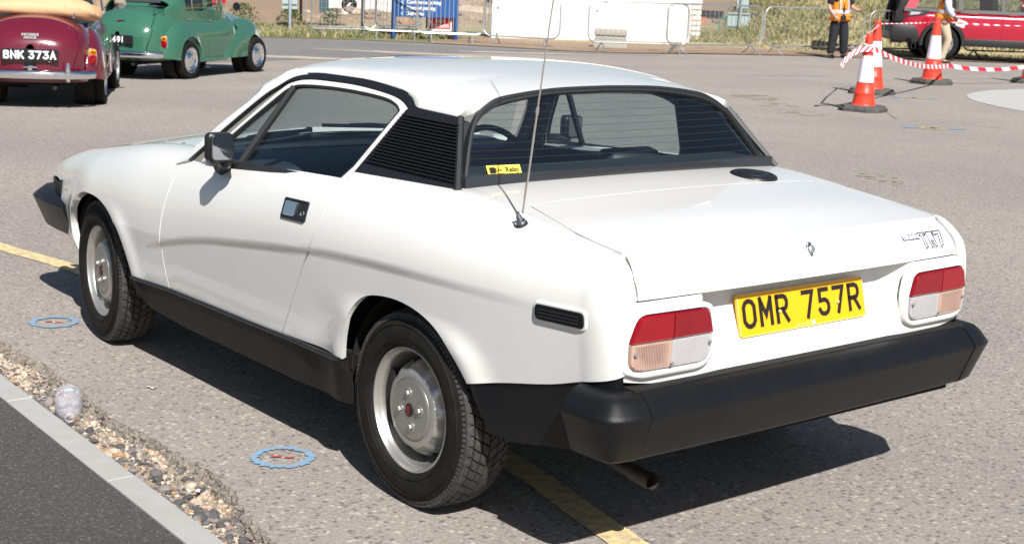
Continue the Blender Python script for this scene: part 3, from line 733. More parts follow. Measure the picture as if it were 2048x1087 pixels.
half = front[::-1]+rp[::-1]+[(x, min(y, .999*zr_(x))) for x, y in back]+[(x-.004, y) for x, y in redge]
full = half+[(p[0], -p[1]) for p in half[::-1][1:-1]]
panel('roof', [(full, roof3, (.03, .02))], 'white', car, 1, flange=.02, out=(0, 0, .6))
# windscreen
def ws(y, t):
    y = np.asarray(y, float); t = np.asarray(t, float)
    yb = y*(.70-.19*t)/.70; xb = 1.63-.20*(y/.70)**2; xt = 1.155-.06*(y/.70)**2
    zb = .862-.045*(y/.7)**2; zt = 1.195-.045*(y/.7)**2
    return np.stack([xb+(xt-xb)*t, yb, zb+(zt-zb)*t-.02*t*(1-t)*4*0], -1)
panel('windscreen', [([(-.70, 0), (.70, 0), (.70, 1), (-.70, 1)], ws, (.08, .1))], 'glass_side', car, 1, flange=0, outdir=(1, 0, .5))
b = MB(); P_ = [ws(np.array([y]), np.array([t]))[0] for y, t in [(-.7+.1*k, 0) for k in range(15)]]
b.tube([tuple(p) for p in P_], .012, 6); P_ = [ws(np.array([y]), np.array([1.]))[0] for y in [-.7+.1*k for k in range(15)]]
b.tube([tuple(p) for p in P_], .014, 6); b.build('windscreen_seal', 'black_trim', car)
# wipers
for (x0, y0, x1, y1) in ((1.585, .16, 1.46, .60), (1.60, -.38, 1.60, .10)):
    b = MB(); za = lambda x, y: .880-.045*(y/.7)**2+.014
    p0 = Vector((x0, y0, za(x0, y0))); p1 = Vector((x1, y1, za(x1, y1)+.012))
    b.tube([p0, p0.lerp(p1, .5)+Vector((0, 0, .012)), p0.lerp(p1, .72)+Vector((0, 0, .010))], [.008, .006, .004], 6)
    d = (p1-p0).normalized(); q0 = p0+d*.02; b.box((p0+p1)/2+Vector((-.012, 0, .004)), ((p1-p0).length*1.0, .006, .014), frame((0, 0, 0), d, (0, 0, 1)).to_3x3() @ Matrix.Rotation(math.pi/2, 3, 'X'))
    b.lathe([(0, .02), (.012, .018), (.014, 0)], 10, 'z', p0-Vector((0, 0, .006))); b.build('wiper', 'black_satin', car)
# rear window
WO = smooth_poly([(.637, .924), (.602, .99), (.566, 1.053), (.538, 1.090), (.508, 1.118), (.468, 1.141), (.406, 1.161), (.219, 1.181), (0, 1.186)], 4)
WI = smooth_poly([(.606, .948), (.570, 1.02), (.534, 1.076), (.509, 1.098), (.472, 1.119), (.408, 1.140), (.227, 1.163), (0, 1.169)], 4)
WOb = [(.637, .924), (.509, .926), (.293, .931), (0, .936)]; WIb = [(.606, .946), (.432, .949), (.134, .954), (0, .955)]
mir = lambda pl: [(-p[0], p[1]) for p in pl]
O_ = WO+mir(WO)[::-1][1:]+mir(WOb)[1:]+WOb[::-1][1:-1]
I_ = WI+mir(WI)[::-1][1:]+mir(WIb)[1:]+WIb[::-1][1:-1]
rw = panel('rear_window', [(inset(I_, (0, 1.05), 1.03), rwin3, (.06, .06))], 'glass_rear', car, 1, flange=0, off=-.004, outdir=(-1, 0, .5))
# frame ring by resampling both loops
A = rs(O_, 160); Bq = rs(I_, 160)
def align(A, B):
    best = min(range(len(B)), key=lambda s: sum((Vector(A[i])-Vector(B[(i+s) % len(B)])).length for i in range(0, len(A), 8)))
    return [B[(i+best) % len(B)] for i in range(len(B))]
Bq = align(A, Bq); n1 = 160
def rwp(p, o): 
    q = rwin3(np.array([p[0]]), np.array([p[1]]))[0]; return Vector((q[0]-.85*o, q[1], q[2]+.53*o))
mixp = lambda a, c, t: (a[0]+(c[0]-a[0])*t, a[1]+(c[1]-a[1])*t)
rings = [[rwp(A[i], -.012) for i in range(n1)], [rwp(A[i], .004) for i in range(n1)], [rwp(mixp(A[i], Bq[i], .12), .010) for i in range(n1)], [rwp(mixp(A[i], Bq[i], .5), .011) for i in range(n1)], [rwp(mixp(A[i], Bq[i], .58), .007) for i in range(n1)], [rwp(mixp(A[i], Bq[i], .95), .006) for i in range(n1)], [rwp(Bq[i], -.006) for i in range(n1)]]
V = [p for r_ in rings for p in r_]; F = [(L*n1+i, L*n1+(i+1) % n1, (L+1)*n1+(i+1) % n1, (L+1)*n1+i) for L in range(6) for i in range(n1)]
b = MB(); b.add(V, F); b.build('window_rubber', 'black_trim', rw, angle=50)
for k in range(9):
    z = .975+.0205*k; hw = float(np.interp(z, [.946, 1.02, 1.092, 1.118, 1.15], [.60, .565, .53, .505, .40]))
    b = MB(); b.tube([rwp((-hw+2*hw*i/12, z), -.002) for i in range(13)],   .00045, 4, cap=False); b.build('heater_wire', 'wire', rw)
# sticker
SM_c = rwp((.481, .963), .001); e1 = rwp((.425, .963), .001)-rwp((.539, .963), .001); e2 = rwp((.481, .975), .001)-rwp((.481, .95), .001)
SM = frame(SM_c, e1, e2); R3 = SM.to_3x3()
b = MB(); b.box(SM_c, (.114, .031, .0012), R3); b.build('window_sticker', 'sticker', rw, smooth=False)
b = MB(); b.box(SM @ Vector((-.040, 0, .001)), (.020, .019, .0008), R3); b.box(SM @ Vector((-.028, .0, .001)), (.0025, .013, .0008), R3)
L, Rr = stroke([Vector((-.024, -.0095)), Vector((-.006, -.0095)), Vector((-.006, .0095)), Vector((-.024, .0095))], .0012, True)
for i in range(4): b.prism([L[i], L[(i+1) % 4], Rr[(i+1) % 4], Rr[i]], lambda p_, d: SM @ Vector((p_[0], p_[1], d)), .0008, .0014)
b.build('sticker_emblem', 'ink', rw, smooth=False)
text_obj('sticker_lettering', 'AA', .0125, 'ink', rw, SM @ Matrix.Translation((-.015, 0, .0012)), extrude=.0003, offset=.0005, sx=.8)
text_obj('sticker_lettering', 'Relay', .0235, 'ink', rw, SM @ Matrix.Translation((.027, .000, .0012)), extrude=.0003, offset=.0006, sx=.92)
# --- fuel cap, aerial
def dk(x, y): return Vector((x, y, float(deck(np.array([x]), np.array([y]))[0])))
c0_ = dk(-.190, -.405); nrm = Vector((-.075, 0, 1)).normalized(); FM = frame(c0_, Vector((1, 0, .075)), (0, 1, 0))
b = MB(); b.lathe([(0, .012), (.030, .0115), (.048, .010), (.052, .006), (.054, .006), (.058, .009), (.066, .009), (.074, .005), (.077, 0), (.077, -.004)], 40, 'z', c0_, FM.to_3x3()); fc = b.build('fuel_cap', 'black_satin', car)
b = MB(); b.lathe([(0, .0135), (.026, .0135), (.030, .012)], 32, 'z', c0_, FM.to_3x3()); b.build('cap_grip', 'black_satin', fc)
ab = body(np.array([-.385]), np.array([.88]))[0]; AB = Vector(ab)
d = (Vector((-.405, .645, 1.45))-AB).normalized()
ar = MB(); ar.tube([AB+d*.03, AB+d*.30], [.0032, .0028], 8); ar.tube([AB+d*.30, AB+d*.62], [.0022, .002], 8); ar.tube([AB+d*.62, AB+d*1.0], [.0014, .0012], 8)
ar.tube([AB+d*.285, AB+d*.305], .004, 8)
aer = ar.build('aerial', 'chrome', car)
b = MB(); R3 = Vector((-.05, .42, .9)).to_track_quat('Z', 'Y').to_matrix()
b.lathe([(0, .036), (.005, .036), (.0055, .028), (.008, .024), (.009, .016), (.014, .012), (.015, .005)], 20, 'z', AB, R3); b.build('aerial_base', 'chrome', aer)
b = MB(); b.lathe([(.015, .006), (.018, .004), (.019, -.004)], 20, 'z', AB, R3); b.build('aerial_gasket', 'black_trim', aer)
# --- door mirrors
for sd in (1, -1):
    mo = bpy.data.objects.new('door_mirror', None); COL.objects.link(mo); mo.parent = car
    mdx = 0 if sd > 0 else .24
    foot = Vector((1.075+mdx*.8, sd*.782, .846)); head = Vector((.955+mdx, sd*.862, .928-mdx*.06))
    face = Vector((-.994, sd*.05, .09)).normalized(); lat = Vector((0, 0, 1)).cross(face).normalized(); FM = frame(head, lat, Vector((0, 0, 1))); R3 = FM.to_3x3()
    zsn = 1 if (R3 @ Vector((0, 0, 1))).dot(face) > 0 else -1
    b = MB(); b.rbox(head-face*.022, (.088, .096, .046), .018, R3, seg=4); b.build('mirror_housing', 'black_satin', mo)
    b = MB(); b.rbox(head+face*.0065, (.073, .080, .004), .013, R3, seg=4); b.build('mirror_glass', 'mirror_dimmed', mo)
    b = MB(); b.rbox(head+face*.004, (.082, .089, .006), .016, R3, seg=4); b.build('mirror_rim', 'black_satin', mo)
    b = MB(); b.tube([foot+Vector((.03, 0, -.004)), foot+Vector((-.01, sd*.012, .014)), head-Vector((-.01, sd*.02, .050)), head-Vector((-.022, 0, .030))], [.030, .024, .019, .016], 10); b.build('mirror_stalk', 'black_satin', mo)
# --- wheels
TR = .2885
def wheel_mesh(loc, rz, sd, label=None):
    w = bpy.data.objects.new('wheel', None); COL.objects.link(w); w.parent = car; w.location = loc; w.rotation_euler = (0, 0, rz+(0 if sd > 0 else math.pi))
    return w
def make_wheel(w):
    # local: axle along y, outer face +y.  tyre centre at y=0
    hw = .0875
    tp_ = [(.183, .070), (.186, .079), (.196, .086), (.215, .0905), (.238, .089), (.256, .083), (.270, .074), (.2775, .064), (.279, .05), (.281, .02), (.281, -.02), (.279, -.05), (.2775, -.064), (.270, -.074), (.238, -.089), (.21, -.09), (.183, -.072)]
    b = MB(); b.lathe(tp_, 72, 'y'); ty = b.build('tyre', 'tyre', w, angle=50)
    # raised ribs on the side wall
    b = MB()
    for r in (.247, .200): b.lathe([(r-.0012, .0862 if r > .22 else .0875), (r, .0893 if r > .22 else .0898), (r+.0012, .0862 if r > .22 else .0885)], 72, 'y')
    b.build('sidewall_rib', 'tyre', w)
    # tread blocks
    b = MB(); rows = [(-.066, .020, .0), (-.040, .022, .5), (-.0135, .022, .0), (.0135, .022, .5), (.040, .022, .0), (.066, .020, .5)]
    nb = 56
    for ri, (yc, bw, ph) in enumerate(rows):
        for k in range(nb):
            a = 2*math.pi*(k+ph)/nb; da = 2*math.pi/nb*.42; sk = .30*(1 if ri < 3 else -1)*da*2
            r0, r1 = .270, .2888-.0022*(abs(yc)/.04)**2
            if abs(yc) > .06: r1 = .2835
            V = []
            for r in (r0, r1):
                for (sa, sy) in ((-1, -1), (1, -1), (1, 1), (-1, 1)):
                    aa = a+sa*da+sy*sk*(1 if abs(yc) < .06 else .3); yy = yc+sy*bw/2
                    rr_ = r-(.0045 if (r == r1 and abs(yy) > .07) else 0)
                    V.append((rr_*math.cos(aa), yy, rr_*math.sin(aa)))
            b.add(V, [(0, 1, 5, 4), (1, 2, 6, 5), (2, 3, 7, 6), (3, 0, 4, 7), (4, 5, 6, 7)])
    for k in range(nb*2):      # fine shoulder ribs reaching down the side wall
        a = 2*math.pi*k/(nb*2); da = 2*math.pi/(nb*2)*.33; V = []
        for (r, y) in ((.2825, .068), (.2765, .0745), (.264, .0815)):
            for sa in (-1, 1): V.append((r*math.cos(a+sa*da), y, r*math.sin(a+sa*da)))
        V2 = [(p[0]*.99, p[1]-.004, p[2]*.99) for p in V]
        b.add(V+V2, [(0, 1, 3, 2), (2, 3, 5, 4), (0, 2, 8, 6), (1, 7, 9, 3), (2, 4, 10, 8), (3, 9, 11, 5), (4, 5, 11, 10)])
    o = b.build('tread', 'tread', w, smooth=False, recalc=True); o['kind'] = 'stuff'
    # rim
    rp_ = [(.1835, .066), (.1835, .074), (.181, .0765), (.1775, .0765), (.1755, .073), (.1735, .066), (.168, .062), (.164, .050), (.160, .02), (.156, -.004), (.154, -.02), (.150, -.026)]
    b = MB(); b.lathe(rp_, 72, 'y'); b.build('rim', 'silver', w, angle=40)
    # centre disc with twelve slots round its slope
    prof_ = [(.155, -.020), (.151, -.018), (.148, -.006), (.143, .012), (.135, .034), (.124, .053), (.112, .063), (.103, .067), (.093, .067)]
    n = 96; V = []; F = []; m_ = len(prof_)
    for k in range(n):
        a = 2*math.pi*k/n; inslot = (k % 8) in (0, 1, 2, 3, 4)
        for i, (r, y) in enumerate(prof_):
            yy = y-.024 if (inslot and 2 < i < 5) else (y-.010 if inslot and i in (2, 5) else y)
            V.append((r*math.cos(a), yy, r*math.sin(a)))
    for k in range(n):
        j = (k+1) % n
        for i in range(m_-1): F.append((k*m_+i, j*m_+i, j*m_+i+1, k*m_+i+1))
    b = MB(); b.add(V, F); b.build('wheel_disc', 'silver', w, angle=28)
    for k in range(12):
        a = 2*math.pi*(k*8+2)/n; R_ = Matrix.Rotation(-a, 3, 'Y')
        c = R_ @ Vector((.1405, .004, 0)); b = MB(); b.box(c, (.012, .022, .024), R_); b.build('wheel_slot', 'dark', w, smooth=False)
    b = MB(); b.lathe([(.0925, .065), (.0915, .0675), (.0895, .0685), (.088, .067), (.086, .069), (.07, .0712), (.03, .0717), (0, .0717)], 56, 'y'); b.build('hub_cap', 'silver2', w, angle=30)
    for k in range(4):
        a = math.pi/2*k+math.radians(80); c = (.049*math.cos(a), .0712, .049*math.sin(a))
        b = MB(); b.lathe([(.0155, -.001), (.0155, .0022), (.0125, .0030), (.0115, -.0015), (.0, -.0015)], 22, 'y', c); b.build('nut_recess', 'silver', w)
        b = MB(); b.lathe([(.0105, -.001), (.0100, .007), (.0085, .009), (0, .009)], 6, 'y', c); b.build('wheel_nut', 'silver2', w, angle=20)
    b = MB(); b.lathe([(.0195, -.001), (.0195, .003), (.017, .0045), (0, .005)], 28, 'y', (0, .0712, 0)); b.build('hub_badge', 'ink', w)
    b = MB(); b.box((0, .0765, 0), (.006, .001, .024)); b.build('badge_emblem', 'red_lens', w, smooth=False)
    b = MB(); b.tube([(-.142, .010, .0), (-.150, .028, -.004), (-.151, .046, -.006)], [.004, .004, .0055], 8); b.build('tyre_valve', 'dark', w)
w0 = wheel_mesh((0, .695, .2865), 0, 1); make_wheel(w0)
w0.rotation_euler = (0, 0, 0)
for (x, sd, st) in ((2.159, 1, -.105), (0, -1, 0), (2.159, -1, -.105)):
    c = copy_tree(w0, car); c.location = (x, sd*.695, .2865)
    c.rotation_euler = (0, .6*(x > 1)+.3, st+(0 if sd > 0 else math.pi))
# --- under the skin: wheel wells, floor, cabin
for sd in (1, -1):
    for xc, r in ((0, .345), (2.11, .36)):
        b = MB(); n = 22; V = []; F = []
        for k in range(n+1):
            a = math.radians(2+176*k/n)
            for y in (.745, .50): V.append((xc+r*math.cos(a), sd*y, .31+r*math.sin(a)*.88))
        for k in range(n): F.append((2*k, 2*k+1, 2*k+3, 2*k+2))
        F.append(tuple(2*k+1 for k in range(n+1))); b.add(V, F); b.build('wheel_well', 'dark', car, smooth=False, recalc=False)
b = MB()
b.box((.95, 0, .29), (1.65, 1.48, .16)); b.box((-.58, 0, .43), (.36, 1.30, .18)); b.box((2.78, 0, .42), (.5, 1.2, .2)); b.box((1.08, 0, .30), (3.0, .95, .16))
b.tube([(0, -.62, .285), (0, .62, .285)], .045, 8); b.tube([(2.159, -.62, .285), (2.159, .62, .285)], .03, 8)
b.build('underbody', 'dark', car, smooth=False)
b = MB(); ex = [(-.1, .30, .26), (-.35, .42, .235), (-.55, .455, .228), (-.66, .46, .224)]; b.tube(ex, .019, 14, cap=False)
b.tube([(-.60, .457, .226), (-.685, .463, .2225)], .0225, 16, cap=False); b.tube([(-.685, .463, .2225), (-.60, .457, .226)], .020, 16, cap=False)
b.build('exhaust_pipe', 'exhaust', car)
b = MB()
for sd in (1, -1):
    b.prism([(1.40, .40), (.35, .40), (.30, .80), (.42, .865), (1.28, .845), (1.42, .80)], lambda p, d: Vector((p[0], sd*d, p[1])), .665, .70)
    b.prism([(.38, .90), (.29, 1.10), (.09, 1.09), (-.03, .93)], lambda p, d: Vector((p[0], sd*(float(glass_y(p[0], p[1]))-d), p[1])), .03, .05)
b.box((.86, 0, .385), (1.3, 1.36, .03))
b.prism([(.26, .40), (.20, .40), (-.06, .93), (-.06, .955), (.10, .955)], lambda p, d: Vector((p[0], d, p[1])), -.64, .64)
b.build('cabin_trim', 'interior', car, smooth=False)
b = MB(); b.prism([(1.12, .60), (1.10, .78), (1.14, .825), (1.30, .845), (1.60, .848), (1.62, .5)], lambda p, d: Vector((p[0], d, p[1])), -.66, .66)
b.build('dashboard', 'interior', car, bevel=.012)
b = MB(); b.prism([(1.02, .76), (1.03, .83), (1.06, .862), (1.2, .868), (1.22, .76)], lambda p, d: Vector((p[0], d, p[1])), -.54, -.20); b.build('instrument_binnacle', 'interior', car, bevel=.012)
# headliner just under the roof
hl = [(x*.0+x, y*.93) for x, y in full]
panel('headliner', [([(max(.14, min(1.08, p[0])), p[1]*.93) for p in [q for q in full if q[0] < 1.13 or abs(q[1]) < .46][::3]], lambda x, y: np.stack([x, y, roof(x, y)-.035], -1), (.08, .08))], 'interior', car, 1, flange=0, out=(0, 0, .6))
for y0 in (.36, -.36):
    st = bpy.data.objects.new('seat', None); COL.objects.link(st); st.parent = car
    b = MB(); b.rbox((.78, y0, .52), (.50, .48, .15), .06, axis=2, seg=4); b.build('seat_cushion', 'seat', st, angle=60)
    b = MB(); b.rbox((.42, y0, .69), (.13, .47, .46), .06, (0, -.26, 0), axis=2, seg=4); b.build('seat_backrest', 'seat', st, angle=60)
    b = MB(); b.rbox((.335, y0+.005, .885), (.095, .235, .125), .03, (0, -.18, 0), axis=1, seg=5); b.build('headrest', 'seat', st, angle=60)
swc = Vector((1.075, -.365, .765)); sr = MB(); ax = Vector((-.87, 0, .42)).normalized(); a1 = Vector((0, 1, 0)); a2 = ax.cross(a1)
sr.tube([swc+.185*(math.cos(t)*a1+math.sin(t)*a2) for t in [2*math.pi*k/40 for k in range(40)]], .0125, 8, closed=True)
for t in (.35, math.pi-.35, math.pi*1.28, math.pi*1.72): sr.tube([swc-ax*.03, swc+.18*(math.cos(t)*a1+math.sin(t)*a2)], .010, 6)
sr.lathe([(0, .02), (.05, .015), (.06, -.02)], 20, 'z', swc-ax*.03, ax.to_track_quat('Z', 'Y').to_matrix()); sr.tube([swc-ax*.03, swc-ax*.25], .03, 8)
sr.build('steering_wheel', 'seat', car)
b = MB(); b.rbox((1.06, 0, 1.105), (.02, .19, .055), .012, None, axis=0); b.tube([(1.06, 0, 1.12), (1.12, 0, 1.165)], .008, 6); b.build('interior_mirror', 'black_satin', car)
# added inner shell so that no light shows through the shut lines
for sd in (1, -1):
    b = MB(); pl = [(1.50, .30), (1.50, .78), (1.38, .80), (.42, .80), (.36, .80), (.36, .62), (.50, .30)]
    b.prism(pl, lambda p, d: Vector((p[0], sd*d, p[1])), .715, .735); b.build('shut_line_backing', 'dark', car, smooth=False)
# ================================================================== ground
def ground_mat(name, base_a, base_b, spec_dark, spec_light, stone=75, dark_amt=.25, light_amt=.12, rough=.9, bump=.6, stain=(.8, .35), fine=320):
    m = bpy.data.materials.new(name); m.use_nodes = True; n = m.node_tree.nodes; l = m.node_tree.links; p = n['Principled BSDF']
    p.inputs['Roughness'].default_value = rough; p.inputs['Specular IOR Level'].default_value = .3
    tc = n.new('ShaderNodeTexCoord')
    def noise(s, d=6, r=.6):
        t = n.new('ShaderNodeTexNoise'); t.inputs['Scale'].default_value = s; t.inputs['Detail'].default_value = d; t.inputs['Roughness'].default_value = r; l.new(tc.outputs['Object'], t.inputs['Vector']); return t
    def ramp(src, a, b):
        c = n.new('ShaderNodeMapRange'); c.inputs[1].default_value = a; c.inputs[2].default_value = b; l.new(src, c.inputs[0]); return c.outputs[0]
    def mix(f, a, b, mode='MIX'):
        x = n.new('ShaderNodeMix'); x.data_type = 'RGBA'; x.blend_type = mode
        for s_, v in ((0, f), (6, a), (7, b)):
            if isinstance(v, (int, float)): x.inputs[s_].default_value = v
            elif isinstance(v, tuple): x.inputs[s_].default_value = v+(1,)
            else: l.new(v, x.inputs[s_])
        return x.outputs[2]
    big = noise(stain[0], 7, .65); c = mix(ramp(big.outputs[0], .35, .68), base_a, base_b)
    v1 = n.new('ShaderNodeTexVoronoi'); v1.inputs['Scale'].default_value = stone; v1.inputs['Randomness'].default_value = 1; l.new(tc.outputs['Object'], v1.inputs['Vector'])
    sep = n.new('ShaderNodeSeparateColor'); l.new(v1.outputs['Color'], sep.inputs[0])
    inner = ramp(v1.outputs['Distance'], .62, .38)      # inside of a stone
    def sel(ch, amt):
        g = n.new('ShaderNodeMath'); g.operation = 'LESS_THAN'; l.new(sep.outputs[ch], g.inputs[0]); g.inputs[1].default_value = amt
        k = n.new('ShaderNodeMath'); k.operation = 'MULTIPLY'; l.new(g.outputs[0], k.inputs[0]); l.new(inner, k.inputs[1]); return k.outputs[0]
    c = mix(sel(0, dark_amt), c, spec_dark); c = mix(sel(1, light_amt), c, spec_light)
    v2 = n.new('ShaderNodeTexVoronoi'); v2.inputs['Scale'].default_value = stone*2.3; l.new(tc.outputs['Object'], v2.inputs['Vector'])
    s2 = n.new('ShaderNodeSeparateColor'); l.new(v2.outputs['Color'], s2.inputs[0])
    c = mix(.42, c, mix(ramp(s2.outputs[2], 0, 1), tuple(x*.55 for x in base_a), tuple(min(1, x*1.35) for x in base_a)))
    f = noise(fine, 3, .6); c = mix(.55, c, mix(ramp(f.outputs[0], .3, .7), (.25, .25, .25), (.75, .75, .75)), 'OVERLAY')
    w = noise(stain[1], 4, .5); c = mix(ramp(w.outputs[0], .35, .75), c, mix(.28, c, (.12, .115, .11)))
    l.new(c, p.inputs['Base Color'])
    h = n.new('ShaderNodeMath'); h.operation = 'ADD'; l.new(v1.outputs['Distance'], h.inputs[0]); l.new(f.outputs[0], h.inputs[1])
    b = n.new('ShaderNodeBump'); b.inputs['Strength'].default_value = bump; b.inputs['Distance'].default_value = .004; b.invert = True
    l.new(h.outputs[0], b.inputs['Height']); l.new(b.outputs[0], p.inputs['Normal'])
    M[name] = m
ground_mat('worn_asphalt', (.330, .292, .260), (.268, .241, .224), (.075, .073, .078), (.56, .51, .45), stone=62, dark_amt=.20, light_amt=.10)
ground_mat('smooth_road', (.205, .198, .192), (.180, .174, .170), (.11, .11, .11), (.30, .29, .28), stone=90, dark_amt=.2, light_amt=.08)
ground_mat('new_tarmac', (.082, .076, .073), (.066, .061, .059), (.022, .02, .02), (.24, .215, .20), stone=135, dark_amt=.3, light_amt=.13, bump=.8, fine=500)
ground_mat('sand_bed', (.42, .33, .235), (.34, .265, .19), (.12, .11, .10), (.52, .44, .34), stone=110, dark_amt=.25, light_amt=.2, bump=1)
ground_mat('brown_soil', (.33, .225, .15), (.27, .20, .13), (.14, .10, .07), (.44, .34, .25), stone=9, dark_amt=.2, light_amt=.15, stain=(.25, .1), fine=30)
ground_mat('verge_soil', (.24, .20, .11), (.16, .165, .065), (.10, .09, .05), (.36, .30, .18), stone=14, dark_amt=.25, light_amt=.12, stain=(.5, .2), fine=40)
ground_mat('bank_soil', (.40, .33, .18), (.33, .28, .14), (.14, .13, .06), (.42, .35, .2), stone=8, dark_amt=.25, light_amt=.15, stain=(.35, .15), fine=30)
ground_mat('broken_edge', (.27, .235, .195), (.21, .18, .15), (.06, .055, .05), (.34, .29, .23), stone=95, dark_amt=.3, light_amt=.15, bump=1)
M['kerb_concrete'] = mat('kerb_concrete', (.36, .355, .34), .85, var=.10, scale=14, bump=.4, bscale=350, dust=((.33, .31, .28), .5, 9))
M['yellow_paint'] = mat('worn_yellow_paint', (.72, .55, .27), .75, var=.15, scale=25, bump=.4, bscale=180, dust=((.27, .24, .21), .9, 26, .44, .66))
M['blue_paint'] = mat('blue_spray_paint', (.16, .34, .54), .8, var=.3, scale=60, bump=.3, dust=((.29, .265, .235), .85, 75, .44, .60))
M['blue_paint2'] = mat('faded_blue_spray', (.20, .30, .40), .8, var=.3, scale=60, dust=((.24, .22, .21), .8, 30))
M['red_paint'] = mat('red_spray_paint', (.55, .06, .055), .6, var=.3, scale=60, dust=((.3, .2, .18), .4, 70))
M['yellow_spray'] = mat('faded_yellow_spray', (.50, .45, .16), .8, var=.3, scale=60, dust=((.24, .22, .21), .8, 30))
M['white_paint'] = mat('white_road_paint', (.42, .42, .395), .75, var=.07, scale=20, bump=.3, bscale=120, dust=((.42, .41, .39), .5, 6))
M['faded_white'] = mat('faded_white_paint', (.38, .36, .34), .8, var=.2, scale=8, dust=((.22, .21, .2), .95, 5))
def flat(name, pts, z, m, kind='structure', parent=None):
    P = [Vector((p[0], p[1])) for p in pts]; n = len(P)
    r = delaunay_2d_cdt(P, [(i, (i+1) % n) for i in range(n)], [], 1, 1e-5)
    b = MB(); b.add([(v.x, v.y, z) for v in r[0]], [tuple(f) if (r[0][f[1]]-r[0][f[0]]).cross(r[0][f[2]]-r[0][f[0]]) > 0 else tuple(f[::-1]) for f in r[2]])
    o = b.build(name, m, parent, smooth=False, recalc=False)
    if kind: o['kind'] = kind
    return o
flat('ground', [(-400, -400), (400, -400), (400, 400), (-400, 400)], -.11, 'brown_soil')
EDG = [(-9, 1.40), (-3, 1.33), (-1, 1.27), (-.4, 1.25), (-.047, 1.222), (.12, 1.19), (.286, 1.152), (.45, 1.12), (.613, 1.113), (.85, 1.13), (1.094, 1.140), (1.35, 1.128), (1.6, 1.102), (1.877, 1.094), (2.1, 1.11), (2.319, 1.126), (2.8, 1.12), (3.5, 1.09), (6, 1.05), (12, .9), (27, .4)]
ef = pchip([p[0] for p in EDG], [p[1] for p in EDG])
xs = [-9, -6, -3, -2, -1.2]+list(np.arange(-.9, 3.2, .014))+list(np.arange(3.3, 6, .1))+[8, 12, 20, 27]
edge = []
jj = 0
for x in xs:
    jj = .7*jj+rnd.gauss(0, .0065)
    edge.append((x, float(ef(x))+(jj+rnd.uniform(-.005, .005) if -1 < x < 6 else 0)))
VERGE = [(27, .4), (26.2, -3), (25.4, -7), (25.09, -10.0), (24.45, -12.33), (23.72, -14.09), (22.55, -15.28), (21.22, -16.33), (19.92, -17.06), (19.2, -18.2), (19.0, -20.3), (18.4, -22.9), (17.5, -24.5), (15.56, -27.6), (12, -34), (4, -48)]
asph = flat('asphalt', edge+VERGE[1:]+[(-60, -90), (-60, 1.4)], 0, 'worn_asphalt')
# broken lip of the slab: rough little wall down to the bed
b = MB(); V = []; F = []; rows_ = 6
vis = [p for p in edge if -1 <= p[0] <= 6]
for i, (x, y) in enumerate(vis):
    for k in range(rows_):
        t = k/(rows_-1); V.append((x+rnd.uniform(-.003, .003), y+.026*t**.8+(rnd.uniform(-.008, .008) if 0 < k < rows_-1 else 0), -.0005-.042*t**1.3+(rnd.uniform(-.006, .006) if 0 < k < rows_-1 else 0)))
for i in range(len(vis)-1):
    for k in range(rows_-1): a = i*rows_+k; F.append((a, a+rows_, a+rows_+1, a+1))
b.add(V, F); tag(b.build('asphalt_edge', 'broken_edge', smooth=False), kind='structure')
# bed of the gravel strip, gently uneven
from mathutils import noise as mnoise
ko = lambda x: 1.332-.031*x; ki = lambda x: 1.420-.031*x
b = MB(); V = []; F = []; nx, ny = 150, 12
bedz = lambda x, y: -.036+.016*mnoise.noise((x*3.1, y*5, 2))+.008*mnoise.noise((x*14, y*14, 5))
for i in range(nx+1):
    x = -1.2+7.0*i/nx
    for j in range(ny+1):
        y = float(ef(x))+.005+(ko(x)-float(ef(x))+.01)*j/ny; V.append((x, y, bedz(x, y)))
for i in range(nx):
    for j in range(ny): a = i*(ny+1)+j; F.append((a, a+ny+1, a+ny+2, a+1))
b.add(V, F); bed = tag(b.build('gravel_bed', 'sand_bed'), kind='structure')
# loose stones
sm = {'s1': (.085, .082, .082), 's2': (.14, .13, .125), 's3': (.44, .36, .28), 's4': (.52, .43, .34), 's5': (.40, .24, .13), 's6': (.24, .215, .20), 's7': (.46, .34, .30)}
for k, c in sm.items(): M[k] = mat('stone_'+k, c, .85, var=.25, scale=60, bump=.5, bscale=300)
def stone_geo(seed, sub=1):
    r = random.Random(seed); bm = bmesh.new(); bmesh.ops.create_icosphere(bm, subdivisions=sub, radius=1)
    sx, sy, sz = r.uniform(.8, 1.3), r.uniform(.65, 1), r.uniform(.45, .75)
    for v in bm.verts:
        k = 1+(r.uniform(-.22, .18) if sub == 1 else .28*mnoise.noise((v.co.x*1.3+seed*7, v.co.y*1.3, v.co.z*1.3))+r.uniform(-.05, .05)); v.co = Vector((v.co.x*sx*k, v.co.y*sy*k, v.co.z*sz*k))
    V = [v.co.copy() for v in bm.verts]; F = [tuple(v.index for v in f.verts) for f in bm.faces]; bm.free(); return V, F
SG = [stone_geo(i) for i in range(10)]
SG2 = [stone_geo(40+i, 2) for i in range(10)]
keys = list(sm); wts = [26, 16, 16, 16, 9, 12, 5]
SMESH = {}
for i, g in enumerate(SG2):
    for k in keys:
        me = bpy.data.meshes.new('stone'); me.from_pydata([tuple(v) for v in g[0]], [], g[1]); me.materials.append(M[k]); SMESH[(i, k)] = me
big = []
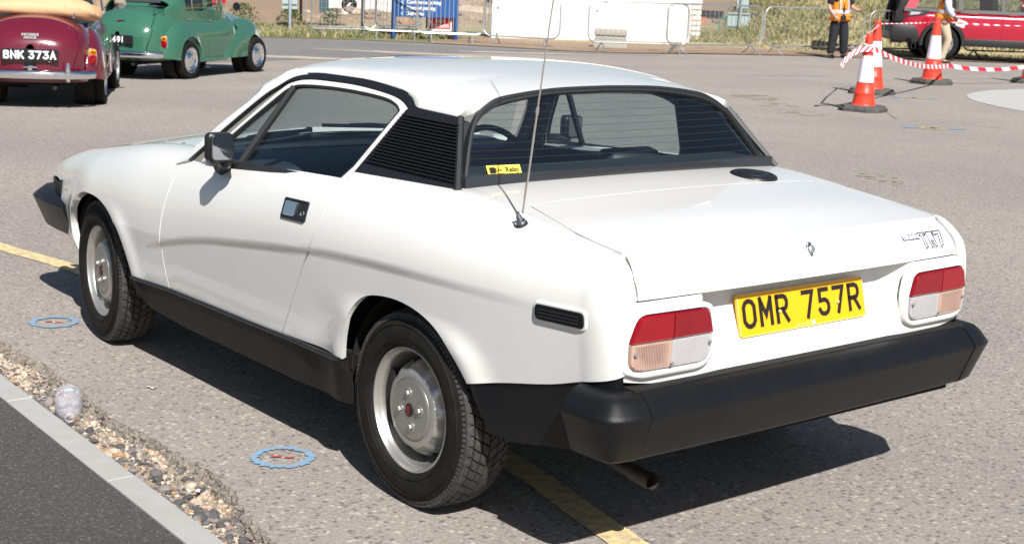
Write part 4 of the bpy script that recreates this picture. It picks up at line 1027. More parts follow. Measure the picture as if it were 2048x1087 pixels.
for q in range(190):
    x = rnd.choice([rnd.uniform(-.15, 2.4), rnd.uniform(-.1, 1.0)]); y = rnd.uniform(float(ef(x))+.035, ko(x)-.008); s = rnd.choice([rnd.uniform(.008, .014), rnd.uniform(.009, .024)])
    dark = mnoise.noise((x*2.2, y*9, 9)) > -.02
    k = rnd.choices(keys, [40, 26, 6, 5, 8, 18, 4] if dark else [8, 8, 26, 30, 12, 8, 8])[0]
    o = bpy.data.objects.new('stone', SMESH[(rnd.randrange(10), k)]); COL.objects.link(o); o.parent = bed
    o.location = (x, y, bedz(x, y)+s*.30); o.scale = (s, s, s); o.rotation_euler = (rnd.uniform(-.5, .5), rnd.uniform(-.5, .5), rnd.uniform(0, 6.28))
for k in keys:
    b = MB()
    for q in range(int({'s1': 1500, 's2': 1000, 's3': 1700, 's4': 1700, 's5': 500, 's6': 800, 's7': 450}[k])):
        x = rnd.uniform(-.4, 3.6); y = rnd.uniform(float(ef(x))+.012, ko(x)-.003); dark = mnoise.noise((x*2.2, y*9, 9)) > -.02
        if (k in ('s1', 's2', 's6')) != dark and rnd.random() < .72: continue
        s = rnd.uniform(.003, .0095); g = SG[rnd.randrange(10)]; R_ = Euler((rnd.uniform(-.6, .6), rnd.uniform(-.6, .6), rnd.uniform(0, 6.28))).to_matrix()
        c = Vector((x, y, bedz(x, y)+s*.25)); b.add([R_ @ (v*s)+c for v in g[0]], g[1])
    o = b.build('gravel', k, bed, smooth=False, recalc=False); o['kind'] = 'stuff'
# scattered grit on the slab near its edge
b = MB()
for q in range(260):
    x = rnd.uniform(-.5, 3.4); y = float(ef(x))-abs(rnd.gauss(0, .10))-.01; s = rnd.uniform(.0012, .0034); g = SG[rnd.randrange(10)]
    b.add([v*s+Vector((x, y, s*.4)) for v in g[0]], g[1])
o = b.build('grit', 's6', smooth=False, recalc=False); tag(o, 'scattered grit lying on the asphalt beside its broken edge', 'grit', kind='stuff')
# kerb of separate stones
kerb = bpy.data.objects.new('kerb', None); COL.objects.link(kerb); kerb['kind'] = 'structure'
for i in range(-3, 28):
    x0 = .635+.915*i+.002; x1 = x0+.911
    b = MB(); h = .12
    V = []
    for z in (-h, -.003, .0):
        for (x, yy) in ((x0, ko(x0)), (x1, ko(x1)), (x1, ki(x1)), (x0, ki(x0))):
            k = .004 if z == 0 else 0; cx = (x0+x1)/2; cy = (ko(cx)+ki(cx))/2
            V.append((x-math.copysign(k, x-cx), yy-math.copysign(k, yy-ko(x)-.04), z+(i % 3)*.0008))
    b.add(V, [(0, 1, 5, 4), (1, 2, 6, 5), (2, 3, 7, 6), (3, 0, 4, 7), (4, 5, 9, 8), (5, 6, 10, 9), (6, 7, 11, 10), (7, 4, 8, 11), (8, 9, 10, 11), (3, 2, 1, 0)])
    b.build('kerb_stone', 'kerb_concrete', kerb, smooth=False)
flat('tarmac_path', [(x, ki(x)-.001) for x in (-6, 0, 6, 12, 20, 27)]+[(27, 9), (-6, 9)], -.006, 'new_tarmac')
# painted lines and marks
def strip(name, pts, w, z, m, jag=.0):
    L, Rr = stroke([Vector(p) for p in pts], w); b = MB(); n = len(L)
    b.add([(p.x+rnd.uniform(-jag, jag), p.y+rnd.uniform(-jag, jag), z) for p in L]+[(p.x+rnd.uniform(-jag, jag), p.y+rnd.uniform(-jag, jag), z) for p in Rr], [(i, n+i, n+i+1, i+1) for i in range(n-1)])
    o = b.build(name, m, smooth=False, recalc=False); o['kind'] = 'structure'; return o
ypts = smooth_poly([(-1.5, .62), (-.534, .418), (-.30, .368), (.035, .295), (.5, .235), (1.5, .215), (3.4, .325), (4.2, .455), (6, .74), (9, 1.0)], 60)
strip('yellow_line', ypts, .104, .004, 'yellow_paint', .003)
def ring_mark(name, c, r0, r1, z, m, n=72, jag=.002, a0=0, a1=2*math.pi, parent=None):
    b = MB(); V = []; full_ = a1-a0 > 6.2
    for k in range(n+1):
        a = a0+(a1-a0)*k/n
        for r in (r0, r1): rr_ = r+rnd.uniform(-jag, jag); V.append((c[0]+rr_*math.cos(a), c[1]+rr_*math.sin(a), z))
    b.add(V, [(2*k, 2*k+1, 2*k+3, 2*k+2) for k in range(n)]); o = b.build(name, m, parent, smooth=False, recalc=False); return o
def spray_mark(c, label, red=True, blade=0):
    t = thing('painted_mark', label, 'ground mark', (0, 0, 0), 0, 'survey marks sprayed on the ground')
    ring_mark('blue_ring', c, .075, .101, .0045, 'blue_paint', n=90, jag=.0075, parent=t)
    d = Vector((-.55, -.83)).normalized(); e = Vector((-d.y, d.x))
    for sgn in (-1, 1):
        pts = []
        for k in range(10):
            a = 2*math.pi*k/10; pts.append(Vector(c)+d*(sgn*.021+.018*math.cos(a))+e*(.0065*math.sin(a)+sgn*-.004))
        b = MB(); b.add([(p.x, p.y, .0048) for p in pts], [tuple(range(10))]); b.build('red_fleck', 'red_paint', t, smooth=False, recalc=False)
    b = MB(); b.lathe([(0, .006), (.003, .0055), (.004, .003)], 8, 'z', (c[0], c[1], 0)); b.build('survey_nail', 'steel', t)
spray_mark((.540, .866), 'blue painted ring with red flecks on the asphalt near the kerb, beside the rear wheel')
spray_mark((2.530, .826), 'blue painted ring with red flecks on the asphalt left of the front wheel')
for c, lab in (((9.52, -14.89), 'faded blue and yellow sprayed mark on the asphalt behind the nearest traffic cone'), ((6.50, -11.06), 'faded blue and yellow sprayed mark on open asphalt in front of the nearest traffic cone')):
    t = thing('painted_mark', lab, 'ground mark', (0, 0, 0), 0, 'survey marks sprayed on the ground')
    ring_mark('yellow_ring', c, .11, .15, .0045, 'yellow_spray', jag=.018, parent=t)
    u = Vector((-.625, -.779))
    for sgn in (-1, 1):
        cc = Vector(c)+u*sgn*.27; b = MB(); pts = [(cc.x+.07*math.cos(a)+rnd.uniform(-.03, .03), cc.y+.10*math.sin(a)+rnd.uniform(-.02, .02), .0044) for a in [2*math.pi*k/14 for k in range(14)]]
        b.add(pts, [tuple(range(14))]); b.build('blue_patch', 'blue_paint2', t, smooth=False, recalc=False)
    b = MB(); b.box((c[0], c[1], .005), (.05, .02, .004)); b.build('survey_nail', 'dark', t, smooth=False)
# white mini roundabout disc
A_ = np.array([[9.227, -15.861], [10.206, -17.997], [7.552, -14.644]]); 
mm_ = np.linalg.solve(np.c_[2*(A_[1:]-A_[0])], (A_[1:]**2).sum(1)-(A_[0]**2).sum()); rad_ = float(np.hypot(*(A_[0]-mm_)))
b = MB(); b.add([(mm_[0]+(rad_+rnd.uniform(-.02, .02))*math.cos(a), mm_[1]+(rad_+rnd.uniform(-.02, .02))*math.sin(a), .005) for a in [2*math.pi*k/120 for k in range(120)]], [tuple(range(120))])
tag(b.build('roundabout_disc', 'white_paint', smooth=False, recalc=False), kind='structure')
# road along the far side and pale streaks of spilt soil
flat('road', [(26.0, -3), (25.2, -7), (24.9, -10.0), (24.25, -12.2), (23.5, -13.9), (22.3, -15.1), (21.0, -16.1), (19.7, -16.9), (19.75, -15.5), (18.9, -12.0), (17.95, -9.9), (17.5, -8.5), (16.2, -3), (15, 6), (26, 6)], .004, 'smooth_road')
M['spilt_soil'] = mat('spilt_soil', (.43, .37, .30), .95, var=.2, scale=3, dust=((.25, .23, .21), .8, 1.6))
def blob(name, c, L, w, ang, m, z=.008, n=36):
    pts = []
    for k in range(n):
        a = 2*math.pi*k/n; r = 1+rnd.uniform(-.28, .2); x, y = L*math.cos(a)*r, w*math.sin(a)*r
        pts.append((c[0]+x*math.cos(ang)-y*math.sin(ang), c[1]+x*math.sin(ang)+y*math.cos(ang), z))
    b = MB(); b.add(pts, [tuple(range(n))]); o = b.build(name, m, smooth=False, recalc=False); o['kind'] = 'structure'; return o
ua = math.atan2(-.779, -.625)
blob('soil_streak', (18.15, -9.6), 1.5, .32, ua+.05, 'spilt_soil'); blob('soil_streak', (19.3, -12.6), 1.9, .30, ua-.1, 'spilt_soil'); blob('soil_streak', (19.35, -15.3), 1.6, .25, ua+.25, 'spilt_soil', .0085)
blob('soil_streak', (19.1, -17.6), 1.3, .16, ua+.1, 'faded_white', .0085)
strip('faded_line', [(22.6, -13.3), (21.0, -14.9), (19.6, -16.3)], .10, .0086, 'faded_white', .02)
strip('faded_line', [(13.72, -16.0), (13.5, -16.7), (13.28, -17.5)], .12, .005, 'faded_white', .02)
M['crack_fill'] = mat('crumbled_asphalt', (.36, .30, .22), .95, var=.3, scale=6, dust=((.24, .21, .19), .9, 9))
for c, L, w in (((10.4, -12.25), .5, .22), ((10.0, -12.0), .3, .14), ((9.3, -11.6), .45, .16), ((8.3, -10.8), .35, .14), ((4.1, -6.75), .30, .07), ((3.75, -6.6), .2, .05)):
    b = MB()
    for q in range(9):
        cc = (c[0]+rnd.uniform(-1, 1)*L*.7, c[1]+rnd.uniform(-1, 1)*L*.7); l1 = rnd.uniform(.03, .11)*(w/.14); w1 = rnd.uniform(.02, .06)*(w/.14); an = ua+rnd.uniform(-.6, .6); pts = []
        for k in range(14):
            a = 2*math.pi*k/14; r = 1+rnd.uniform(-.28, .2); x, y = l1*math.cos(a)*r, w1*math.sin(a)*r; pts.append((cc[0]+x*math.cos(an)-y*math.sin(an), cc[1]+x*math.sin(an)+y*math.cos(an), .0042+q*.0001))
        b.add(pts, [tuple(range(14))])
    tag(b.build('surface_patch', 'crack_fill', smooth=False, recalc=False), kind='structure')
M['crack'] = mat('asphalt_crack', (.09, .082, .075), .95)
strip('asphalt_crack', [(8.0, -12.2), (7.4, -11.6+.0), (6.95, -11.75), (6.6, -11.9), (6.2, -12.0)], .010, .0044, 'crack', .008)
# far verge, soil and grassy bank
flat('grass_verge', VERGE[1:10]+[(21.0, -20.2), (24.6, -19.2), (25.6, -18.4), (28.6, -15.5), (30.5, -8), (31, -3)], .012, 'verge_soil')
flat('soil_apron', [(22.45, -15.35), (21.2, -16.35), (19.95, -17.1), (19.25, -18.25), (19.05, -20.3), (18.45, -22.9), (17.55, -24.5), (15.6, -27.6), (12, -34), (15, -36), (20.3, -27.5), (23.5, -25), (25.2, -19.3), (23.5, -16.2)], .017, 'brown_soil')
def bank_h(x, y):
    d = (x-19.6)*.80+(y+25.0)*-.60-1.6                              # distance beyond the foot of the bank
    e = (x+3.19)*-.735+(y-3.02)*-.678                               # how far it reaches towards the building site
    return min(max(0, d)*.36*float(sstep(-.3, 3.2, e)), 5.5)+.05*mnoise.noise((x*.6, y*.6, 3))*(1 if d > .3 else 0)
b = MB(); V = []; F = []; na, nb_ = 60, 90
for i in range(na+1):
    for j in range(nb_+1):
        s_ = i/na*26; t_ = -12+j/nb_*46
        x = 19.6+.80*s_-.60*t_*1.0; y = -25.0-.60*s_-.80*t_
        V.append((x, y, bank_h(x, y)+.02-(.06 if i == 0 else 0)))
for i in range(na):
    for j in range(nb_): a = i*(nb_+1)+j; F.append((a, a+1, a+nb_+2, a+nb_+1))
b.add(V, F); tag(b.build('grassy_bank', 'bank_soil'), kind='structure')
# ---------------- grass as real blades
for nm, c, v_ in (('g_green', (.085, .125, .028), .35), ('g_olive', (.20, .21, .08), .35), ('g_straw', (.42, .36, .21), .3), ('g_dry', (.33, .285, .15), .35), ('weed', (.06, .105, .03), .35)):
    M[nm] = mat(nm, c, .75, var=v_, scale=3)
def blades(name, m, n, sampler, hmin, hmax, wmin, wmax, lean=.35, per=4):
    b = MB(); V = []; F = []
    for q in range(n):
        x, y, z, sc = sampler()
        for k in range(per):
            a = rnd.uniform(0, 6.28); h = rnd.uniform(hmin, hmax)*sc; w = rnd.uniform(wmin, wmax); lx, ly = rnd.gauss(0, lean)*h, rnd.gauss(0, lean)*h
            px, py = x+rnd.uniform(-.06, .06), y+rnd.uniform(-.06, .06); dx, dy = w*math.cos(a), w*math.sin(a); i0 = len(V)
            V += [(px-dx, py-dy, z-.02), (px+dx, py+dy, z-.02), (px+lx*.5-dx*.6, py+ly*.5-dy*.6, z+h*.6), (px+lx*.5+dx*.6, py+ly*.5+dy*.6, z+h*.6), (px+lx*1.2, py+ly*1.2, z+h)]
            F += [(i0, i0+1, i0+3, i0+2), (i0+2, i0+3, i0+4)]
    b.add(V, F); return b.build(name, m, smooth=False, recalc=False)
def verge_s():
    while True:
        t = rnd.random(); x = 24.0+t*4.2; y = rnd.uniform(-18.5, -8.5)
        # inside the verge: beyond the kerb line
        yv = [p for p in VERGE]; k = np.interp(-y, [-p[1] for p in VERGE[1:10]], [p[0] for p in VERGE[1:10]])
        if x < k+.25 or x > k+4.5: continue
        dn = mnoise.noise((x*.8, y*.8, 1))
        if dn < -.15 and rnd.random() < .7: continue
        return x, y, .01, 1+.8*max(0, (x-k-1.5)/3)+.5*dn
tag(blades('verge_grass', 'g_green', 2300, verge_s, .03, .11, .006, .014), 'green grass growing on the verge behind the left-hand barriers', 'grass', kind='stuff')
tag(blades('verge_grass', 'g_olive', 2200, verge_s, .03, .12, .006, .014), 'olive grass mixed into the verge behind the left-hand barriers', 'grass', kind='stuff')
tag(blades('verge_grass', 'g_straw', 1300, verge_s, .04, .16, .005, .012), 'straw coloured grass stalks on the verge behind the left-hand barriers', 'grass', kind='stuff')
def bank_s():
    while True:
        s_ = rnd.uniform(0, 1)**1.2*18; t_ = rnd.uniform(-7.5, 13)
        x = 19.6+.80*s_-.60*t_; y = -25.0-.60*s_-.80*t_; h = bank_h(x, y)
        dn = mnoise.noise((x*.45, y*.45, 4)); e = (x+3.19)*-.735+(y-3.02)*-.678
        if s_ < .5 or y > -24.6 or (s_ < 1.8 and rnd.random() < .8): continue
        if e < .4+.6*dn and not (e > -1.9 and x < 26.5+dn): continue
        return x, y, h+.02, (1+.5*dn)*(.45 if s_ < 2.2 else 1)
tag(blades('bank_grass', 'g_straw', 7500, bank_s, .06, .21, .007, .016, .75), 'pale dry grass covering the bank behind the people', 'grass', kind='stuff')
tag(blades('bank_grass', 'g_dry', 7000, bank_s, .06, .21, .007, .016, .75), 'tawny dry grass covering the bank behind the people', 'grass', kind='stuff')
tag(blades('bank_grass', 'g_olive', 7500, bank_s, .06, .24, .010, .022, .6), 'olive green grass growing among the dry grass of the bank', 'grass', kind='stuff')
# ================================================================== other cars
M['maroon'] = mat('maroon_paint', (.115, .008, .022), .16, coat=.9, var=.05, scale=6)
M['green'] = mat('green_paint', (.036, .125, .080), .18, coat=.9, var=.05, scale=6)
M['suv_red'] = mat('red_metallic_paint', (.40, .008, .030), .2, metal=.15, coat=1, var=.05, scale=6)
M['bright_red'] = mat('red_car_paint', (.55, .03, .045), .25, coat=.8, var=.05)
M['tan'] = mat('tan_canvas', (.58, .36, .20), .8, var=.08, scale=18, bump=.3, bscale=120)
M['glass_car'] = glassmat('clear_car_glass', (.80, .86, .86))
M['black_plate'] = mat('black_plate', (.012, .012, .014), .3, var=.1)
M['grey_plastic'] = mat('grey_bumper_plastic', (.16, .155, .15), .5, var=.1)
M['black_clad'] = mat('black_cladding', (.018, .018, .019), .5, var=.15)
M['dark_glass'] = mat('dark_lamp_glass', (.05, .05, .055), .08, coat=.8, var=.2)
M['alloy'] = mat('alloy_wheel', (.55, .56, .58), .28, metal=.8, var=.06)
def shell(hw, zt, zb, zm, n, tuck=.06):
    def f(x, v):
        x = np.asarray(x, float); v = np.asarray(v, float); h = hw(x); t = zt(x); b_ = zb(x) if callable(zb) else zb
        lo = np.clip(v/.5, 0, 1); th = np.clip((v-.5)*np.pi, 0, np.pi/2)
        c = np.maximum(np.cos(th), 0)**(2/n); s = np.maximum(np.sin(th), 0)**(2/n)
        up = v >= .5
        return np.stack([x, np.where(up, h*c, h*(1-tuck*(1-lo)**1.6)), np.where(up, zm+(t-zm)*s, b_+(zm-b_)*lo)], -1)
    return f
def old_wheel(parent, x, y, sd, rz=0, spoke=False, R=.292):
    w = bpy.data.objects.new('wheel', None); COL.objects.link(w); w.parent = parent; w.location = (x, y, R); w.rotation_euler = (0, 0, rz+(0 if sd > 0 else math.pi))
    b = MB(); b.lathe([(.19, .055), (.20, .066), (.24, .070), (R-.02, .062), (R-.004, .048), (R, .03), (R, -.03), (R-.006, -.055), (R-.03, -.068), (.19, -.06)], 48, 'y'); b.build('tyre', 'tyre', w, angle=50)
    if spoke:
        b = MB(); b.lathe([(.195, .058), (.192, .066), (.182, .066), (.175, .05), (.172, .0), (.165, -.02)], 48, 'y')
        for k in range(8):
            R_ = Matrix.Rotation(2*math.pi*k/8, 3, 'Y'); b.box(R_ @ Vector((.11, .035, 0)), (.13, .02, .026), R_ @ Matrix.Rotation(.12, 3, 'Z'))
        b.lathe([(.055, .03), (.05, .05), (0, .052)], 24, 'y'); b.build('rim', 'alloy', w, angle=35)
        b = MB(); b.lathe([(.17, .005), (0, .005)], 32, 'y'); b.build('brake_drum', 'dark', w)
    else:
        b = MB(); b.lathe([(.195, .058), (.194, .068), (.188, .070), (.180, .062), (.168, .035), (.155, .030), (.135, .036), (.115, .044)], 48, 'y'); b.build('rim', 'chrome', w, angle=50)
        b = MB(); b.lathe([(.118, .040), (.112, .052), (.09, .066), (.05, .076), (0, .079)], 40, 'y'); b.build('hub_cap', 'chrome', w, angle=50)
    return w
def tub_hw(xs, ys): return pchip(xs, ys)
def morris(name, label, cat, paint, loc, rz, scale, convertible):
    t = thing(name, label, cat, loc, rz, None, scale)
    hw = pchip([-1.03, -1.0, -.93, -.8, -.6, -.3, 0, .5, 1.0, 1.4, 1.7, 2.1, 2.5, 2.72], [.10, .30, .44, .545, .605, .645, .675, .705, .71, .69, .60, .47, .36, .25])
    zt = pchip([-1.03, -1.0, -.93, -.8, -.6, -.3, 0, .5, 1.0, 1.4, 1.7, 2.1, 2.5, 2.72], [.62, .72, .84, .955, 1.05, 1.10, 1.10, 1.06, 1.06, 1.06, 1.03, .985, .91, .78])
    if convertible: zt = pchip([-1.03, -1.0, -.93, -.8, -.6, -.3, 0, .5, 1.0, 1.4, 1.7, 2.1, 2.5, 2.72], [.62, .72, .82, .92, 1.0, 1.03, 1.02, .99, 1.03, 1.06, 1.03, .985, .91, .78])
    body_ = shell(hw, zt, .30, .62, 2.35, .05)
    out3 = dict(out=(0, 0, .5))
    x0 = -1.03
    for sd in (1, -1):
        # rear side up to the boot edge, then door(s), scuttle and bonnet side
        panel('rear_body', [([(-.925, .0), (.02, 0), (.02, 1.0), (-.27, 1.0), (-.352, .796), (-.60, .762), (-.80, .665), (-.878, .5), (-.912, .3)], body_)], paint, t, sd, (.05, .05), **out3)
        if convertible:
            doors = [(.03, 1.20)]
        else: doors = [(.03, .60), (.61, 1.22)]
        for (a, c) in doors:
            d = panel('door', [([(a, .0), (c-.005, .0), (c-.005, .735), (a, .735)], body_)], paint, t, sd, (.05, .05), **out3)
            hp = body_(np.array([a+.10]), np.array([.68]))[0]
            b = MB(); b.tube([(a+.03, sd*(hp[1]+.03), hp[2]), (a+.16, sd*(hp[1]+.03), hp[2])], .011, 6); b.tube([(a+.05, sd*(hp[1]-.01), hp[2]), (a+.05, sd*(hp[1]+.03), hp[2])], .014, 6); b.build('door_handle', 'chrome', d)
            hp = body_(np.linspace(a, c, 5), np.full(5, .715)); b = MB(); b.tube([(p[0], sd*(p[1]+.004), p[2]) for p in hp], .008, 5); b.build('waist_moulding', 'chrome' if convertible else paint, d)
        panel('scuttle_side', [([(1.23, .0), (1.75, .0), (1.75, .9), (1.45, .95), (1.23, .9)], body_)], paint, t, sd, (.05, .05), **out3)
        panel('bonnet_side', [([(1.755, .25), (2.70, .25), (2.70, 1.0), (1.755, 1.0)], body_)], paint, t, sd, (.06, .05), **out3)
        # running sill
        b = MB(); b.box((.62, sd*.665, .275), (1.15, .10, .06)); b.build('sill', paint, t, bevel=.015)
        # rear wing: bulge over an outline with the wheel arch cut out of it
        def wing_fn(cx, cz, ed, ydepth, yb):
            E_ = np.array(ed); ang = np.arctan2(E_[:, 1]-cz, E_[:, 0]-cx); rad = np.hypot(E_[:, 0]-cx, E_[:, 1]-cz); o = np.argsort(ang); ang = ang[o]; rad = rad[o]
            ang = np.concatenate([ang-2*np.pi, ang, ang+2*np.pi]); rad = np.tile(rad, 3)
            def f(x, z):
                x = np.asarray(x, float); z = np.asarray(z, float); r = np.hypot(x-cx, z-cz); a = np.arctan2(z-cz, x-cx); q = np.clip(r/np.interp(a, ang, rad), 0, 1)
                return np.stack([x, (yb(x) if callable(yb) else yb)+ydepth*np.maximum(0, 1-q**2.6)**.5, z], -1)
            return f
        rear = smooth_poly([(-.74, .34), (-.735, .48), (-.67, .62), (-.52, .75), (-.3, .845), (-.05, .875), (.18, .84), (.36, .73), (.47, .56), (.53, .40), (.55, .30)], 4)
        arch = [(.36*math.cos(a)+.0, .30+.345*math.sin(a)) for a in np.linspace(0, math.pi, 18)]
        wf = wing_fn(-.1, .25, rear+[(.55, .1), (-.74, .1)], .215, .565)
        wg = panel('rear_wing', [(rear+[(.36, .30)]+arch[1:]+[(-.45, .31)], wf, (.035, .035))], paint, t, sd, flange=.05, outdir=(0, 1, 0))
        front = smooth_poly([(1.02, .28), (1.10, .42), (1.22, .58), (1.42, .74), (1.7, .85), (2.0, .885), (2.3, .865), (2.52, .79), (2.66, .68), (2.73, .56), (2.73, .44), (2.68, .34)], 4)
        arch2 = [(2.184+.36*math.cos(a), .29+.335*math.sin(a)) for a in np.linspace(0, math.pi, 18)]
        wf2 = wing_fn(2.0, .25, front+[(2.68, .1), (1.02, .1)], .235, lambda x: np.interp(x, [1.0, 1.3, 1.7, 2.2, 2.75], [.60, .55, .50, .47, .40]))
        panel('front_wing', [(front[:-1]+[(2.60, .33)]+arch2+[(1.75, .28)], wf2, (.04, .04))], paint, t, sd, flange=.05, outdir=(0, 1, 0))
        for wx in (0, 2.184):
            b = MB(); b.lathe([(.345, .62 if wx == 0 else .60), (.345, .40), (.0, .40)], 28, 'y', (wx, 0, .31)); 
            if sd < 0: b.v = [(p[0], -p[1], p[2]) for p in b.v]
            b.build('wheel_well', 'dark', t, smooth=False)
        # tail lamp on the wing
        lp = wf(np.array([-.575]), np.array([.60]))[0]; lc = Vector((-.665, sd*(lp[1]-.055), .575)); dirn = Vector((-.93, sd*.34, .10)).normalized(); R_ = dirn.to_track_quat('Z', 'Y').to_matrix()
        lm = bpy.data.objects.new('tail_lamp', None); COL.objects.link(lm); lm.parent = t
        FR = frame(lc, Vector((0, 0, 1)).cross(dirn), (0, 0, 1)); R3 = FR.to_3x3()
        b = MB(); b.rbox(lc, (.115, .205, .05), .055, R3, seg=5); b.build('lamp_rim', 'chrome', lm)
        b = MB(); b.rbox(FR @ Vector((0, -.030, .02)), (.092, .118, .07), .042, R3, seg=5); b.build('red_lens', 'red_lens', lm)
        b = MB(); b.rbox(FR @ Vector((0, .053, .02)), (.092, .074, .068), .034, R3, seg=5); b.build('amber_lens', 'amber', lm)
        sd_ = sd
        old_wheel(t, 0, sd*.665, sd); old_wheel(t, 2.184, sd*.665, sd, -.05, spoke=convertible)
    # tail and boot lid: back of the shell, wrapped across
    lidp = [(-.935, .06), (-.922, .3), (-.888, .5), (-.808, .67), (-.605, .768), (-.36, .798), (-.28, 1.0), (-1.0, 1.0), (-1.03, .9), (-1.03, .06)]
    bl = None
    for sd in (1, -1):
        o = panel('boot_lid' if sd > 0 else 'boot_lid', [([(p[0], p[1]) for p in lidp], body_)], paint, t, sd, (.03, .03), **out3); bl = o
    def tail_fn(y, z):
        y = np.asarray(y, float); z = np.asarray(z, float); return np.stack([-1.035+.42*np.clip(np.abs(y)/.62, 0, 1)**3.2+.04*np.clip((z-.5)/.2, 0, 1)**2, y, z], -1)
    panel('tail_panel', [([(-.45, .30), (.45, .30), (.45, .36), (.22, .60), (-.22, .60), (-.45, .36)], tail_fn, (.05, .05))], paint, t, 1, flange=0, outdir=(-1, 0, 0))
    b = MB(); b.box((.7, 0, .33), (2.9, .9, .16)); b.box((-.55, 0, .36), (.5, .8, .14)); b.tube([(0, -.6, .29), (0, .6, .29)], .05, 8); b.tube([(-.3, -.25, .26), (-1.0, -.25, .24)], .025, 8); b.build('underbody', 'dark', t, smooth=False)
    bp_ = [(-.80, .66), (-.95, .58), (-1.05, .40), (-1.10, .15), (-1.11, 0)]; bp_ = bp_+[(p[0], -p[1]) for p in bp_[::-1][1:]]
    bo = sweep('rear_bumper', [(p[0], p[1]) for p in bp_], [(-.012, .435), (.012, .43), (.026, .40), (.026, .375), (.010, .345), (-.012, .34)], 'chrome', t, smooth=60)
    for yy in ((.40, -.40) if convertible else ()):
        b = MB(); b.tube([(-1.075, yy, .32), (-1.095, yy, .36), (-1.10, yy, .45), (-1.085, yy, .52)], [.02, .026, .026, .014], 10); b.build('overrider', 'chrome', bo)
    # number plate and badge
    zc = .60; pm_ = frame((-1.075, 0, zc), (0, -1, 0), (.12, 0, 1))
    b = MB(); b.rbox(pm_ @ Vector((0, 0, 0)), (.60, .128, .014), .02, pm_.to_3x3()); npx = b.build('number_plate', 'black_plate', t)
    plate_text('BNK 373A' if convertible else 'J 491', .092, .066, .019, .009, .028, pm_ @ Matrix.Translation((0 if convertible else -.02, 0, .0075)), 'plate_character', 'white_ink', npx, .003)
    b = MB(); b.rbox((-1.08, 0, zc-.085), (.035, .13, .035), .015, axis=0); b.build('plate_lamp', 'dark' if convertible else 'chrome', npx)
    b = MB(); b.tube([(-1.07, -.075, .465), (-1.085, 0, .475), (-1.07, .075, .465)], [.008, .016, .008], 8); b.rbox((-1.085, 0, .45), (.03, .045, .05), .01, axis=0); b.build('boot_handle', 'chrome', t)
    bz = .80; bx = float(np.interp(bz, [.72, .84, .955], [-1.0, -.93, -.8]))-.012
    if convertible:
        mt = frame((bx, .0, bz), (0, -1, 0), (.5, 0, 1)); me = text_mesh('MORRIS', .045, extrude=.004, offset=.002, sx=1.15); me.transform(mt @ Matrix.Translation((0, .012, .004))); link('badge_lettering', me, 'chrome', t, False, recalc=False)
        me = text_mesh('MINOR', .038, extrude=.004, offset=.002, sx=1.1); me.transform(mt @ Matrix.Translation((0, -.024, .004))); link('badge_lettering', me, 'chrome', t, False, recalc=False)
    else:
        bx = -.905; bz = .872
        b = MB(); b.tube([(bx-.012, .08, bz), (bx-.018, 0, bz), (bx-.012, -.085, bz+.006)], [.004, .014, .004], 6); b.build('boot_badge', 'chrome', t)
        b = MB(); b.lathe([(.017, -.004), (.015, .004), (0, .006)], 16, 'x', (bx-.034, .015, bz), Matrix.Rotation(math.pi, 3, 'Z')); b.build('badge_centre', 'red_lens', t)
    for yy in (.44, -.44):
        b = MB(); b.tube([(-.58, yy, 1.045), (-.66, yy, 1.005)], .010, 6); b.build('lid_hinge', 'chrome', t)
    if not convertible:
        chw = pchip([-.42, -.3, 0, .6, 1.1, 1.4], [.52, .56, .61, .63, .61, .56]); czt = pchip([-.42, -.33, -.2, 0, .3, .7, 1.05, 1.25, 1.42], [1.09, 1.17, 1.30, 1.42, 1.50, 1.53, 1.50, 1.38, 1.07])
        cab = shell(chw, czt, .86, 1.03, 2.9, 0)
        for sd in (1, -1):
            panel('rear_quarter', [([(-.42, .0), (-.01, .0), (-.01, .78), (-.13, .80), (-.30, .62), (-.42, .60)], cab), ([(-.30, .62), (-.13, .8), (-.01, .78), (-.01, .9), (-.2, .95), (-.32, 1.0), (-.42, 1.0), (-.42, .9), (-.37, .9), (-.30, .80)], cab)], paint, t, sd, (.03, .03), out=(0, 0, 1.0))
            panel('roof', [([(-.2, .95), (-.01, .80), (1.12, .80), (1.25, 1.0), (-.32, 1.0)], cab)], paint, t, sd, (.06, .04), out=(0, 0, 1.0))
            for (a, c) in ((.55, .62), (.0, .04), (1.14, 1.20)):
                panel('window_pillar', [([(a, .0), (c, .0), (c, .82), (a, .82)], cab)], paint, t, sd, (.04, .06), out=(0, 0, 1.0), flange=.02)
            panel('waist_panel', [([(.04, .0), (1.14, .0), (1.14, .50), (.04, .50)], cab)], paint, t, sd, (.06, .06), out=(0, 0, .9), flange=.02)
            panel('scuttle_top', [([(1.14, .0), (1.36, .0), (1.36, .5), (1.14, .5)], cab)], paint, t, sd, (.06, .06), out=(0, 0, .9), flange=.02)
            panel('side_window', [([(.04, .48), (.55, .48), (.55, .81), (.04, .81)], cab)], 'glass_car', t, sd, (.06, .06), flange=0, off=-.01, out=(0, 0, 1.0))
            panel('side_window', [([(.62, .48), (1.14, .48), (1.14, .81), (.62, .81)], cab)], 'glass_car', t, sd, (.06, .06), flange=0, off=-.01, out=(0, 0, 1.0))
            for x_ in (.22, 1.0):
                L = cab(np.full(5, x_), np.linspace(.49, .81, 5)); b = MB(); b.tube([(p[0], sd*p[1], p[2]) for p in L], .009, 5); b.build('window_divider', 'chrome', t)
            L = cab(np.linspace(.03, 1.18, 12), np.full(12, .51)); b = MB(); b.tube([(p[0], sd*(p[1]+.005), p[2]) for p in L], .011, 5); b.build('window_rail', paint, t)
